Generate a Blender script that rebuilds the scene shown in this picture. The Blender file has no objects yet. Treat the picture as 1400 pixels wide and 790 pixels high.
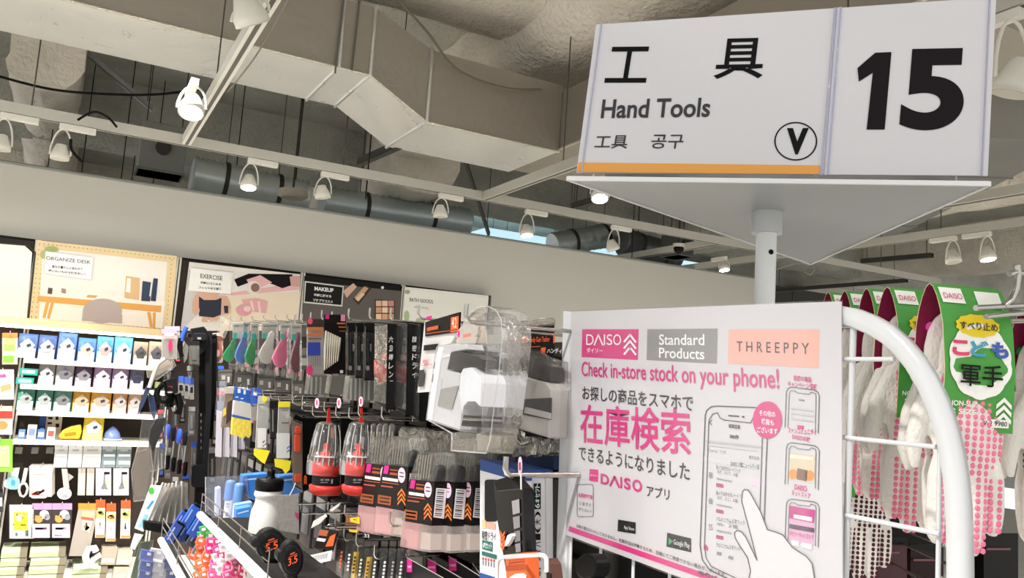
import bpy, bmesh, math, random
from mathutils import Vector, Matrix
random.seed(7)
S = bpy.context.scene
COL = S.collection
# ------------------------------------------------------------------ camera
F, YAW, PIT, ROL = 1120.0, math.radians(28.4), math.radians(6.58), math.radians(3.84)
CAM = Vector((0, 0, 1.5))
FW = Vector((math.sin(YAW)*math.cos(PIT), math.cos(YAW)*math.cos(PIT), math.sin(PIT)))
_r = Vector((math.cos(YAW), -math.sin(YAW), 0)); _u = _r.cross(FW)
RT = math.cos(ROL)*_r + math.sin(ROL)*_u
UP = -math.sin(ROL)*_r + math.cos(ROL)*_u
cd = bpy.data.cameras.new('camera'); cam = bpy.data.objects.new('camera', cd); COL.objects.link(cam)
cd.sensor_width = 36; cd.lens = F/1400*36; cd.clip_start = .02; cd.clip_end = 200
m = Matrix((RT, UP, -FW)).transposed().to_4x4(); m.translation = CAM; cam.matrix_world = m
S.camera = cam
# ------------------------------------------------------------------ world, exposure
w = bpy.data.worlds.new('world'); S.world = w; w.use_nodes = True
w.node_tree.nodes['Background'].inputs[0].default_value = (1.0, .985, .96, 1)
w.node_tree.nodes['Background'].inputs[1].default_value = .72
S.view_settings.view_transform = 'Standard'; S.view_settings.look = 'None'
S.view_settings.exposure = 0.62; S.view_settings.gamma = 1; S.view_settings.use_curve_mapping = False
LAMP_W = 55.0      # power of each ceiling spot

# ------------------------------------------------------------------ materials
def lin(h):
    h = h.lstrip('#'); o = []
    for i in (0, 2, 4):
        c = int(h[i:i+2], 16)/255
        o.append(c/12.92 if c <= .04045 else ((c+.055)/1.055)**2.4)
    return (*o, 1)
MATS = {}
def mat(hexc, rough=.5, metal=0, bump=0, bscale=60, var=0, vscale=8, coat=0, stretch=None):
    key = (hexc, rough, metal, bump, bscale, var, vscale, coat, stretch)
    if key in MATS: return MATS[key]
    m = bpy.data.materials.new('surface_'+hexc.lstrip('#')); m.use_nodes = True
    nt = m.node_tree; b = nt.nodes['Principled BSDF']
    dk = max(lin(hexc)[:3]) < .035
    b.inputs['Base Color'].default_value = tuple(v*.55 for v in lin(hexc)[:3])+(1,) if dk else lin(hexc)
    b.inputs['Roughness'].default_value = rough; b.inputs['Metallic'].default_value = metal
    b.inputs['Coat Weight'].default_value = coat
    if not metal: b.inputs['Specular IOR Level'].default_value = .13 if dk else .28
    if bump or var:
        tc = nt.nodes.new('ShaderNodeTexCoord'); src = tc.outputs['Object']
        if stretch:
            mp = nt.nodes.new('ShaderNodeMapping'); mp.inputs['Scale'].default_value = stretch
            nt.links.new(src, mp.inputs[0]); src = mp.outputs[0]
    if var:
        n = nt.nodes.new('ShaderNodeTexNoise'); n.inputs['Scale'].default_value = vscale; n.inputs['Detail'].default_value = 5
        nt.links.new(src, n.inputs['Vector'])
        mx = nt.nodes.new('ShaderNodeMix'); mx.data_type = 'RGBA'
        c = lin(hexc)
        mx.inputs[6].default_value = tuple(max(0, v*(1-var)) for v in c[:3])+(1,)
        mx.inputs[7].default_value = tuple(min(1, v*(1+var)) for v in c[:3])+(1,)
        cr = nt.nodes.new('ShaderNodeMapRange'); cr.inputs[1].default_value = .35; cr.inputs[2].default_value = .65
        nt.links.new(n.outputs[0], cr.inputs[0]); nt.links.new(cr.outputs[0], mx.inputs[0])
        nt.links.new(mx.outputs[2], b.inputs['Base Color'])
    if bump:
        n2 = nt.nodes.new('ShaderNodeTexNoise'); n2.inputs['Scale'].default_value = bscale; n2.inputs['Detail'].default_value = 4
        nt.links.new(src, n2.inputs['Vector'])
        bp = nt.nodes.new('ShaderNodeBump'); bp.inputs['Strength'].default_value = bump; bp.inputs['Distance'].default_value = .02
        nt.links.new(n2.outputs[0], bp.inputs['Height']); nt.links.new(bp.outputs[0], b.inputs['Normal'])
    MATS[key] = m; return m
def clear(hexc='#ffffff', haze=.1, rough=.08, gloss=1.0, wr=.25):
    key = ('clear', hexc, haze, rough, gloss, wr)
    if key in MATS: return MATS[key]
    m = bpy.data.materials.new('clear_plastic'); m.use_nodes = True; nt = m.node_tree
    nt.nodes.clear(); N = nt.nodes.new
    out = N('ShaderNodeOutputMaterial'); tr = N('ShaderNodeBsdfTransparent'); gl = N('ShaderNodeBsdfGlossy'); df = N('ShaderNodeBsdfDiffuse')
    tr.inputs[0].default_value = tuple(.5+.5*v for v in lin(hexc)[:3])+(1,); df.inputs[0].default_value = lin(hexc)
    gl.inputs['Roughness'].default_value = rough
    lw = N('ShaderNodeFresnel'); lw.inputs[0].default_value = 1.5
    n = N('ShaderNodeTexNoise'); n.inputs['Scale'].default_value = 45; bp = N('ShaderNodeBump'); bp.inputs['Strength'].default_value = wr; bp.inputs['Distance'].default_value = .01
    tc = N('ShaderNodeTexCoord'); nt.links.new(tc.outputs['Object'], n.inputs['Vector']); nt.links.new(n.outputs[0], bp.inputs['Height'])
    nt.links.new(bp.outputs[0], gl.inputs['Normal']); nt.links.new(bp.outputs[0], lw.inputs['Normal'])
    mu = N('ShaderNodeMath'); mu.operation = 'MULTIPLY_ADD'; mu.inputs[1].default_value = .75*gloss; mu.inputs[2].default_value = 0; mu.use_clamp = True
    nt.links.new(lw.outputs[0], mu.inputs[0])
    m1 = N('ShaderNodeMixShader'); m1.inputs[0].default_value = haze; nt.links.new(tr.outputs[0], m1.inputs[1]); nt.links.new(df.outputs[0], m1.inputs[2])
    m2 = N('ShaderNodeMixShader'); nt.links.new(mu.outputs[0], m2.inputs[0]); nt.links.new(m1.outputs[0], m2.inputs[1]); nt.links.new(gl.outputs[0], m2.inputs[2])
    nt.links.new(m2.outputs[0], out.inputs[0]); MATS[key] = m; return m
def glow(hexc, s):
    key = ('glow', hexc, s)
    if key in MATS: return MATS[key]
    m = bpy.data.materials.new('glow_surface'); m.use_nodes = True; b = m.node_tree.nodes['Principled BSDF']
    b.inputs['Base Color'].default_value = (.8, .8, .8, 1)
    b.inputs['Emission Color'].default_value = lin(hexc); b.inputs['Emission Strength'].default_value = s
    MATS[key] = m; return m
def foam_mat(base, dark):
    m = bpy.data.materials.new('sprayed_foam'); m.use_nodes = True; nt = m.node_tree; b = nt.nodes['Principled BSDF']; N = nt.nodes.new
    b.inputs['Roughness'].default_value = .95
    tc = N('ShaderNodeTexCoord'); n = N('ShaderNodeTexNoise'); n.inputs['Scale'].default_value = 1.6; n.inputs['Detail'].default_value = 6
    n2 = N('ShaderNodeTexNoise'); n2.inputs['Scale'].default_value = 28; n2.inputs['Detail'].default_value = 4
    for k in (n, n2): nt.links.new(tc.outputs['Object'], k.inputs['Vector'])
    mx = N('ShaderNodeMix'); mx.data_type = 'RGBA'; mx.inputs[6].default_value = lin(dark); mx.inputs[7].default_value = lin(base)
    mr = N('ShaderNodeMapRange'); mr.inputs[1].default_value = .35; mr.inputs[2].default_value = .6
    nt.links.new(n.outputs[0], mr.inputs[0]); nt.links.new(mr.outputs[0], mx.inputs[0])
    m3 = N('ShaderNodeMix'); m3.data_type = 'RGBA'; m3.inputs[7].default_value = lin(dark)
    r2 = N('ShaderNodeMapRange'); r2.inputs[1].default_value = .6; r2.inputs[2].default_value = .7; r2.inputs[4].default_value = .35
    nt.links.new(n2.outputs[0], r2.inputs[0]); nt.links.new(r2.outputs[0], m3.inputs[0]); nt.links.new(mx.outputs[2], m3.inputs[6])
    nt.links.new(m3.outputs[2], b.inputs['Base Color'])
    bp = N('ShaderNodeBump'); bp.inputs['Strength'].default_value = .7; bp.inputs['Distance'].default_value = .04
    nt.links.new(n2.outputs[0], bp.inputs['Height']); nt.links.new(bp.outputs[0], b.inputs['Normal'])
    return m
def foil_mat(name, c, rough):
    m = bpy.data.materials.new(name); m.use_nodes = True; nt = m.node_tree; b = nt.nodes['Principled BSDF']; N = nt.nodes.new
    b.inputs['Base Color'].default_value = lin(c); b.inputs['Metallic'].default_value = .7; b.inputs['Roughness'].default_value = rough
    tc = N('ShaderNodeTexCoord'); n = N('ShaderNodeTexNoise'); n.inputs['Scale'].default_value = 7; n.inputs['Detail'].default_value = 8; n.inputs['Distortion'].default_value = .8
    nt.links.new(tc.outputs['Object'], n.inputs['Vector'])
    bp = N('ShaderNodeBump'); bp.inputs['Strength'].default_value = .16; bp.inputs['Distance'].default_value = .03
    nt.links.new(n.outputs[0], bp.inputs['Height']); nt.links.new(bp.outputs[0], b.inputs['Normal'])
    mr = N('ShaderNodeMapRange'); mr.inputs[3].default_value = rough-.08; mr.inputs[4].default_value = rough+.15
    nt.links.new(n.outputs[0], mr.inputs[0]); nt.links.new(mr.outputs[0], b.inputs['Roughness'])
    return m
WHITE = '#e9e9e6'
MW = mat('#e6e6e2', .35); METAL = mat('#e8e8ea', .28); CHROME = mat('#b9b6b0', .22, 1); DKMETAL = mat('#4a4744', .35, .8)
BLACK = mat('#131313', .45); DARK = mat('#262421', .6); PINK = mat('#d61f86', .5); ORANGE = mat('#e8622a', .5)
CLR = clear('#ffffff', .02, .08, .8); CLRH = clear('#e9e4dc', .10, .12, .8); INK = mat('#1c1a1c', .6)

# ------------------------------------------------------------------ projection of a picture point on a real plane
def ray(px, py):
    return (FW*F + RT*(px-700) + UP*(395-py)).normalized()
def at(px, py, ax, val):
    d = ray(px, py); i = 'XYZ'.index(ax); t = (val-CAM[i])/d[i]
    return CAM + d*t
def scale_at(p): return (p-CAM).dot(FW)/F       # metres per picture point
# ------------------------------------------------------------------ mesh builder
_tc = {}
def glyphs(s, bold):
    k = (s, bold)
    if k not in _tc:
        c = bpy.data.curves.new('t', 'FONT'); c.body = s; c.size = 1; c.offset = bold; c.resolution_u = 4 if len(s) > 2 else 10
        c.fill_mode = 'FRONT' if hasattr(c, 'fill_mode') else c.fill_mode
        o = bpy.data.objects.new('t', c); me = bpy.data.meshes.new_from_object(o)
        me.calc_loop_triangles()
        v = [(a.co.x, a.co.y) for a in me.vertices]; t = [tuple(x.vertices) for x in me.loop_triangles]
        bpy.data.objects.remove(o); bpy.data.curves.remove(c); bpy.data.meshes.remove(me)
        if v:
            x0 = min(a[0] for a in v); x1 = max(a[0] for a in v); y0 = min(a[1] for a in v); y1 = max(a[1] for a in v)
            v = [((a[0]-x0)/max(1e-6, x1-x0), (a[1]-y0)/max(1e-6, y1-y0)) for a in v]
        _tc[k] = (v, t)
    return _tc[k]
class MB:
    def __init__(s): s.v = []; s.f = []; s.m = []; s.mats = []; s.sm = []
    def mi(s, m):
        if m not in s.mats: s.mats.append(m)
        return s.mats.index(m)
    def add(s, vs, fs, m, smooth=False):
        o = len(s.v); s.v += [Vector(a) for a in vs]; i = s.mi(m)
        for f in fs: s.f.append([o+k for k in f]); s.m.append(i); s.sm.append(smooth)
    def box(s, x0, y0, z0, x1, y1, z1, m):
        vs = [(x, y, z) for z in (z0, z1) for y in (y0, y1) for x in (x0, x1)]
        s.add(vs, [(0, 2, 3, 1), (4, 5, 7, 6), (0, 1, 5, 4), (1, 3, 7, 5), (3, 2, 6, 7), (2, 0, 4, 6)], m)
    def prism(s, pts, ext, m, smooth=False):
        n = len(pts); e = Vector(ext); a = [Vector(p) for p in pts]
        nn = Vector((0, 0, 0))
        for i in range(n): nn += a[i].cross(a[(i+1) % n])
        if nn.dot(e) > 0: a.reverse()
        vs = a+[p+e for p in a]
        s.add(vs, [list(range(n)), list(range(2*n-1, n-1, -1))]+[(i, i+n, (i+1) % n+n, (i+1) % n) for i in range(n)], m)
    def quad(s, a, b, c, d, m): s.add([a, b, c, d], [(0, 1, 2, 3)], m)
    def lathe(s, o, axis, prof, m, seg=20, cap=True):
        ax = Vector(axis).normalized(); t = ax.orthogonal().normalized(); b = ax.cross(t); o = Vector(o); vs = []; fs = []
        for h, r in prof:
            for k in range(seg):
                a = 2*math.pi*k/seg; vs.append(o+ax*h+(t*math.cos(a)+b*math.sin(a))*r)
        for i in range(len(prof)-1):
            for k in range(seg):
                k2 = (k+1) % seg; fs.append((i*seg+k, i*seg+k2, (i+1)*seg+k2, (i+1)*seg+k))
        s.add(vs, fs, m, True)
        if cap:
            s.add(vs[:seg], [list(range(seg))[::-1]], m); s.add(vs[-seg:], [list(range(seg))], m)
    def tube(s, pts, r, m, seg=8, flat=None):
        P = [Vector(p) for p in pts]; vs = []; fs = []; prev = None
        for i, p in enumerate(P):
            d = (P[min(i+1, len(P)-1)]-P[max(i-1, 0)])
            d = d.normalized() if d.length > 1e-9 else Vector((0, 0, 1))
            if flat is not None: t = Vector(flat).normalized()
            else:
                t = d.orthogonal().normalized() if prev is None else (prev-d*prev.dot(d)).normalized()
            prev = t; b = d.cross(t).normalized()
            rr = r[i] if isinstance(r, (list, tuple)) and len(r) == len(P) and flat is None else r
            for k in range(seg):
                a = 2*math.pi*(k+.5)/seg
                if flat is not None: vs.append(p+t*math.cos(a)*r[0]*1.41+b*math.sin(a)*r[1]*1.41)
                else: vs.append(p+(t*math.cos(a)+b*math.sin(a))*rr)
        for i in range(len(P)-1):
            for k in range(seg):
                k2 = (k+1) % seg; fs.append((i*seg+k, i*seg+k2, (i+1)*seg+k2, (i+1)*seg+k))
        s.add(vs, fs, m, seg > 4)
        s.add(vs[:seg], [list(range(seg))[::-1]], m); s.add(vs[-seg:], [list(range(seg))], m)
    def text(s, st, o, ex, ey, m, bold=.0):
        v, t = glyphs(st, bold); o = Vector(o); ex = Vector(ex); ey = Vector(ey)
        s.add([o+ex*a+ey*b for a, b in v], t, m)
    def ell(s, c, r, m, seg=12, rings=8):
        c = Vector(c); vs = []; fs = []
        for i in range(rings+1):
            a = math.pi*i/rings
            for k in range(seg):
                b = 2*math.pi*k/seg; vs.append(c+Vector((r[0]*math.sin(a)*math.cos(b), r[1]*math.sin(a)*math.sin(b), r[2]*math.cos(a))))
        for i in range(rings):
            for k in range(seg):
                k2 = (k+1) % seg; fs.append((i*seg+k, (i+1)*seg+k, (i+1)*seg+k2, i*seg+k2))
        s.add(vs, fs, m, True)
    def build(s, name, parent=None, label=None, bevel=0, origin=None, loc=None):
        me = bpy.data.meshes.new(name)
        og = Vector(origin) if origin is not None else Vector((0, 0, 0))
        me.from_pydata([tuple(v-og) for v in s.v], [], s.f)
        for m in s.mats: me.materials.append(m)
        me.polygons.foreach_set('material_index', s.m); me.polygons.foreach_set('use_smooth', s.sm); me.update()
        o = bpy.data.objects.new(name, me); COL.objects.link(o)
        if parent: o.parent = parent
        elif origin is not None: o.location = og
        if loc is not None: o.location = loc
        if label: o['label'] = label
        if bevel:
            b = o.modifiers.new('b', 'BEVEL'); b.width = bevel; b.segments = 2; b.limit_method = 'ANGLE'
        return o
def tag(o, label, cat, group=None):
    o['label'] = label; o['category'] = cat
    if group: o['group'] = group
    return o
def thing(name, label, cat, loc=(0, 0, 0), group=None, rz=0):
    o = bpy.data.objects.new(name, None); COL.objects.link(o); o.location = loc; o.rotation_euler = (0, 0, rz); o.empty_display_size = .05
    return tag(o, label, cat, group)
def struct(o): o['kind'] = 'structure'; return o
def dup(root, loc, rz=None, label=None, group=None, rot=None, scale=None):
    def cp(o, par):
        c = o.copy(); COL.objects.link(c)
        if par: c.parent = par
        for ch in [x for x in KIDS(o)]: cp(ch, c)
        return c
    r = cp(root, None); r.location = loc
    if rz is not None: r.rotation_euler = (0, 0, rz)
    if rot is not None: r.rotation_euler = rot
    if scale: r.scale = scale
    if label: r['label'] = label
    if group: r['group'] = group
    return r
def KIDS(o): return list(o.children)
ORD = ['first', 'second', 'third', 'fourth', 'fifth', 'sixth', 'seventh', 'eighth', 'ninth', 'tenth', 'eleventh', 'twelfth', 'thirteenth', 'fourteenth', 'fifteenth', 'sixteenth']
def rr(x0, y0, x1, y1, r, n=4):
    o = []
    for cx, cy, a0 in ((x1-r, y0+r, -90), (x1-r, y1-r, 0), (x0+r, y1-r, 90), (x0+r, y0+r, 180)):
        for k in range(n+1):
            a = math.radians(a0+90*k/n); o.append((cx+r*math.cos(a), cy+r*math.sin(a)))
    return o
# a thing whose parts are given as outlines read on the plane where it stands, each extruded to its own depth
def pt(name, label, cat, plane, parts, group=None, bevel=0):
    ax, val = plane; N = Vector((1, 0, 0)) if ax == 'X' else Vector((0, 1, 0))
    def Q(x, y, off=0): return at(x, y, ax, val+off)
    root = None; named = {}
    for p in parts:
        nm, kind = p[0], p[1]
        mb = MB()
        if kind == 'rect': _, _, m, dep, off, (x0, y0, x1, y1) = p; pts = [(x0, y0), (x1, y0), (x1, y1), (x0, y1)]
        if kind == 'poly': _, _, m, dep, off, pts = p
        if kind in ('rect', 'poly'): mb.prism([Q(x, y, off) for x, y in pts], N*dep, m)
        elif kind == 'lathe':
            _, _, m, xc, off, prof = p; c = Q(xc, prof[0][0], off); sc = scale_at(c)
            pr = []
            for (y, r) in prof: pr.append((Q(xc, y, off).z-c.z, r*sc))
            mb.lathe(c, (0, 0, 1), pr, m, 20)
        elif kind == 'tube': _, _, m, r, off, pts = p; mb.tube([Q(x, y, off) for x, y in pts], r, m, 6)
        elif kind == 'text':
            _, _, m, off, st, (x0, y0, x1, y1) = p[:6]; o = Q(x0, y1, off); mb.text(st, o, Q(x1, y1, off)-o, Q(x0, y0, off)-o, m, p[6] if len(p) > 6 else .01)
        elif kind == 'multi':        # flat print: several rectangles / texts in one part
            _, _, off, lst = p
            for e in lst:
                if isinstance(e[0], str):
                    st, (x0, y0, x1, y1), m = e[:3]; sl = e[3] if len(e) > 3 else 0
                    o = Q(x0, y1, off-.0006); mb.text(st, o, Q(x1, y1+sl, off-.0006)-o, Q(x0, y0, off-.0006)-o, m, .012)
                else:
                    q, m = e
                    if len(q) == 4 and not isinstance(q[0], tuple): x0, y0, x1, y1 = q; q = [(x0, y0), (x1, y0), (x1, y1), (x0, y1)]
                    a = [Q(x, y, off) for x, y in q]; mb.prism(a, N*.0004, m)
        if root is None:
            root = bpy.data.objects.new(name, None); COL.objects.link(root); root.empty_display_size = .05
            root.location = mb.v[0]; tag(root, label, cat, group)
        par = root
        if '>' in nm: a, nm = nm.split('>'); par = named.get(a, root)
        o = mb.build(nm, par, origin=root.location, bevel=bevel if kind in ('rect', 'poly') else 0)
        named[nm] = o
    return root
# ------------------------------------------------------------------ setting
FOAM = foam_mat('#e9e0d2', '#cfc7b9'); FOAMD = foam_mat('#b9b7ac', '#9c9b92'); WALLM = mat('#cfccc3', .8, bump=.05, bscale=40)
FOIL = foil_mat('foil_duct', '#f4f4f1', .28); FOIL_DIM = foil_mat('foil_duct_dim', '#a39b90', .5)  # same foil on the duct sides; dim reflection put into a darker colour
SLABZ = 4.05
def sbox(name, b, m):
    mb = MB(); mb.box(*b, m); return struct(mb.build(name, origin=((b[0]+b[3])/2, (b[1]+b[4])/2, b[2])))
sbox('floor', (-4, -6, -.1, 14, 26, 0), mat('#dad8d2', .35, var=.05))
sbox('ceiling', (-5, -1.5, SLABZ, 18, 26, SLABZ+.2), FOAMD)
WALLY = 6.5
zt = at(0, 220, 'Y', WALLY).z
wx1 = at(1047, 400, 'Y', WALLY).x
mb = MB(); z2 = at(959, 368, 'Y', WALLY).z
mb.prism([(-4, WALLY, 0), (wx1, WALLY, 0), (wx1, WALLY, z2), (0, WALLY, zt), (-4, WALLY, zt)], (0, .12, 0), WALLM)
struct(mb.build('wall_back'))
mb = MB(); mb.tube([(-4, WALLY-.005, zt), (0, WALLY-.005, zt), (wx1, WALLY-.005, z2)], .012, mat('#8d8f8a', .4), 6); struct(mb.build('trim_1'))
sbox('wall_far', (-4, 25, 0, 18, 25.2, SLABZ), mat('#8b8d8c', .8))
sbox('wall_right', (18, -1.5, 0, 18.2, 25.2, SLABZ), mat('#8b8d8c', .8))
# foam covered beams, each with a rounded underside
def beam(axis, c0, c1, zb, a0, a1, m, r=.28):
    mb = MB(); prof = []; n = 6; zt_ = SLABZ+.05; r = min(r, (c1-c0)/2-.01, (zt_-zb)*.8)
    prof.append((c0, zt_))
    for k in range(n+1):
        a = math.pi/2*k/n; prof.append((c0+r-r*math.cos(a), zb+r-r*math.sin(a)))
    for k in range(n+1):
        a = math.pi/2*k/n; prof.append((c1-r+r*math.sin(a), zb+r-r*math.cos(a)))
    prof.append((c1, zt_))
    steps = max(2, int((a1-a0)/.25)); vs = []; fs = []
    random.seed(int(abs(c0)*100)+3)
    for i in range(steps+1):
        a = a0+(a1-a0)*i/steps
        for (c, z) in prof:
            j = .018; q = (a, c+random.uniform(-j, j), z+random.uniform(-j, j)) if axis == 'X' else (c+random.uniform(-j, j), a, z+random.uniform(-j, j))
            vs.append(q)
    P = len(prof)
    for i in range(steps):
        for k in range(P-1): fs.append((i*P+k, i*P+k+1, (i+1)*P+k+1, (i+1)*P+k))
    mb.add(vs, fs, m, True); mb.add(vs[:P], [list(range(P))], m); mb.add(vs[-P:], [list(range(P))], m)
    return mb
bn = 0
def sbeam(*a, **k):
    global bn; bn += 1; o = beam(*a, **k).build('trim_%d' % (bn+10)); return struct(o)
sbeam('Y', 2.36, 3.22, 3.62, 1.2, 7.4, FOAM, r=.34)
sbeam('X', 4.15, 4.95, 3.80, 1.1, 2.4, FOAM)
sbeam('X', 1.7, 2.9, 3.55, 3.2, 12, FOAM, r=.4)
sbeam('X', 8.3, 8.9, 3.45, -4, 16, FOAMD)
sbeam('Y', -.6, -.1, 3.45, 7.0, 20, FOAM)
sbeam('Y', 2.6, 3.3, 3.3, 7.4, 20, FOAM)
sbeam('X', 12.2, 12.9, 3.35, -4, 18, FOAM)
sbeam('X', 17.2, 17.9, 3.4, -4, 18, FOAM)
sbeam('Y', 7.0, 7.6, 3.4, 1.5, 20, FOAM)
sbeam('Y', 10.5, 11.1, 3.4, 1.5, 20, FOAM)
# rectangular foil duct: straight, a drop, then a lower run that turns off towards the sign
def duct(name, label, sections, mU, mF, seams=()):
    root = thing(name, label, 'duct', sections[0][0]); mb = MB()
    for i in range(len(sections)-1):
        a, b = [[Vector(p) for p in s] for s in sections[i:i+2]]
        # section: near-low, far-low, far-high, near-high
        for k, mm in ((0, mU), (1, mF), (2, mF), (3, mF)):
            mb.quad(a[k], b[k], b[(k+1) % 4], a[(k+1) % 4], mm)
    mb.add(sections[0], [(0, 1, 2, 3)], mF); mb.add(sections[-1], [(0, 1, 2, 3)], mF)
    mb.build('casing', root, origin=root.location)
    for s in sections[1:-1]+list(seams):
        q = MB(); P = [Vector(x) for x in s]; c = sum(P, Vector())/4; P = [p+(p-c).normalized()*.008 for p in P]; q.tube(P+[P[0]], .011, FOIL, 5)
        q.build('seam_flange', root, origin=root.location)
    e = MB(); e.tube([Vector(s[0])+Vector((0, -.004, -.004)) for s in sections], .008, mat('#d9d2c2', .3, .7, bump=.6, bscale=90), 5); e.build('corner_tape', root, origin=root.location)
    return root
ZU = 3.2
def sec(pn, pf, z, h):
    n = at(*pn, 'Z', z); f = at(*pf, 'Z', z)
    return n, f
n0 = at(300, 51, 'Z', ZU); f0 = at(300, 109, 'Z', ZU); yn, yf = n0.y, f0.y
xb = at(505, 109, 'Y', yn).x; HT = .40
ZL = ZU-.17
p1 = at(583, 166, 'Y', yn); p2 = at(764, 205, 'Y', yn)
ZL = p1.z; yfl = at(700, 231, 'Z', ZL).y
def S4(x, z, h, y0=yn, y1=yf): return [(x, y0, z), (x, y1, z), (x, y1, z+h), (x, y0, z+h)]
secs = [S4(-2.5, ZU, HT), S4(xb, ZU, HT), S4(p1.x, ZL, HT+.04), S4(p2.x, ZL, HT+.04)]
duct('rectangular_duct', 'big silver foil covered rectangular duct with a stepped drop, hung below the sprayed ceiling', secs, FOIL, FOIL_DIM, seams=[S4(at(462, 100, 'Y', yn).x, ZU, HT)])
b0 = [(p2.x+.003, yn-2.6, ZL+.02), (p2.x+.85, yn-2.6, ZL+.02), (p2.x+.85, yn-2.6, ZL+HT), (p2.x+.003, yn-2.6, ZL+HT)]
b1 = [(p2.x+.003, yf, ZL+.02), (p2.x+.85, yf, ZL+.02), (p2.x+.85, yf, ZL+HT), (p2.x+.003, yf, ZL+HT)]
duct('branch_duct', 'foil covered duct branch running from the stepped duct to above the hanging aisle sign', [b0, b1], FOIL_DIM, FOIL_DIM)
for i, px in enumerate((462, 475)):
    p = at(px-4+i*10, 100-i*4, 'Y', yn-.02); q = MB(); q.tube([p, (p.x+.02, p.y, SLABZ)], .006, mat('#77756c', .4, .8), 5)
    tag(q.build('hanger_rod', origin=p), 'thin steel hanger rod before the stepped foil duct, '+('nearer the drop' if i else 'farther from the drop'), 'rod', 'duct hanger rods')
# round flexible ducts above the wall
def flex(label, pts, r, hexc):
    root = thing('flexible_duct', label, 'duct', pts[0], 'flexible round ducts above the back wall'); mb = MB(); P = []
    for i in range(len(pts)-1):
        for k in range(44): P.append(Vector(pts[i]).lerp(Vector(pts[i+1]), k/44))
    P.append(Vector(pts[-1])); mb.tube(P, [r*(1+(.06 if k % 2 else -.05)+random.uniform(-.03, .03)) for k in range(len(P))], foil_mat('flex_foil', hexc, .35), 18); mb.build('sleeve', root, origin=root.location)
    q = MB()
    for k in (12, 32):
        q = MB(); q.lathe(P[k], (P[k+1]-P[k]), [(-.02, r*1.08), (.02, r*1.08)], mat('#3c3a36', .5, .5), 18); q.build('band', root, origin=root.location)
        q = MB(); q.tube([P[k]+Vector((0, 0, r)), (P[k].x, P[k].y, SLABZ)], .004, DKMETAL, 5); q.build('hanger', root, origin=root.location)
def zrow(x0, y0, x1, y1, Y): return at(x0, y0, 'Y', Y), at(x1, y1, 'Y', Y)
a, b = zrow(262, 238, 420, 272, 7.6); flex('silver flexible duct above the wall behind the lit spotlight over the exercise poster', [a, b], .16, '#cfd6d8')
a, b = zrow(440, 275, 640, 305, 7.9); flex('silver flexible duct above the wall between two unlit spotlights', [a, b], .15, '#c3ced2')
a, b = zrow(755, 335, 850, 318, 8.0); flex('crinkled silver flexible duct beside the pale ceiling panel above the wall', [a, b], .14, '#c9d0d2')
a, b = zrow(850, 330, 925, 352, 7.6); flex('dull flexible duct meeting a square box left of the security camera', [a, b], .15, '#77787a')
# duct box with a round collar, and square boxes
def fbox(name, label, c, s, m, rz=0):
    r = thing(name, label, 'duct box', c, rz=rz); q = MB(); q.box(-s[0]/2, -s[1]/2, 0, s[0]/2, s[1]/2, s[2], m); q.build('casing', r, bevel=.006)
    q = MB(); q.box(-s[0]/2-.01, -s[1]/2-.01, 0, s[0]/2+.01, s[1]/2+.01, .02, mat('#6c6d6a', .4, .6)); q.build('flange', r)
    q = MB(); q.lathe((0, -s[1]/2, s[2]/2), (0, -1, 0), [(0, .06), (.03, .06)], DKMETAL, 14); q.build('collar', r)
    for sx in (-1, 1):
        q = MB(); q.tube([(sx*s[0]*.4, 0, s[2]), (sx*s[0]*.4, 0, SLABZ-c[2])], .005, DKMETAL, 5); q.build('hanger', r)
    return r
c = at(217, 240, 'Y', 7.2); fbox('duct_box', 'grey square duct box over the wall behind the long white track', (c.x, c.y, c.z), (.34, .3, .4), mat('#7c7d78', .5, .3))
c = at(925, 352, 'Y', 7.0); fbox('duct_box', 'small dark duct box over the end of the wall by the dome camera', (c.x, c.y, c.z), (.22, .3, .25), mat('#5c5b58', .5, .3))
c = at(400, 268, 'Y', 7.0)
r = thing('round_diffuser', 'flat cream round ceiling diffuser above the wall by an unlit spotlight', 'vent', c); q = MB(); q.lathe((0, 0, 0), (0, 0, 1), [(-.02, .10), (0, .13), (.05, .12)], mat('#b8b0a0', .6), 24); q.build('body', r); q = MB(); q.tube([(0, 0, .05), (0, 0, SLABZ-c.z)], .01, DKMETAL); q.build('rod', r)
# glowing pale blue panel added in the roof void for its bluish tint
c = at(700, 308, 'Y', 9.5); a = at(610, 325, 'Z', 3.5); b = at(655, 288, 'Z', 3.5); d = at(800, 300, 'Z', 3.5); e = at(770, 325, 'Z', 3.5)
q = MB(); q.prism([(4.6, 9.3, 3.42), (8.2, 9.3, 3.42), (8.2, 11.8, 3.42), (4.6, 11.8, 3.42)], (0, 0, .05), glow('#9fc3d2', .9)); o = struct(q.build('blue_glow_panel'))
# thin ceiling hanger rods in the void
rods = [(80, 120, 8.2), (133, 70, 7.8), (186, 80, 7.6), (200, 85, 8.6), (228, 95, 8.0), (335, 120, 7.6), (415, 140, 7.6), (498, 200, 8.2), (505, 215, 5.4), (440, 90, 8.8), (868, 268, 7), (1295, 330, 9)]
for i, (px, py, Y) in enumerate(rods):
    p = at(px, py, 'Y', Y); q = MB(); q.tube([(p.x, p.y, min(p.z, 3.2)-.3), (p.x, p.y, SLABZ)], .005, mat('#2e2f2c', .5, .6), 5)
    tag(q.build('hanger_rod', origin=p), 'thin dark hanger rod in the ceiling void, %s from the left wall side' % ORD[i], 'rod', 'thin ceiling hanger rods')
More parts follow.
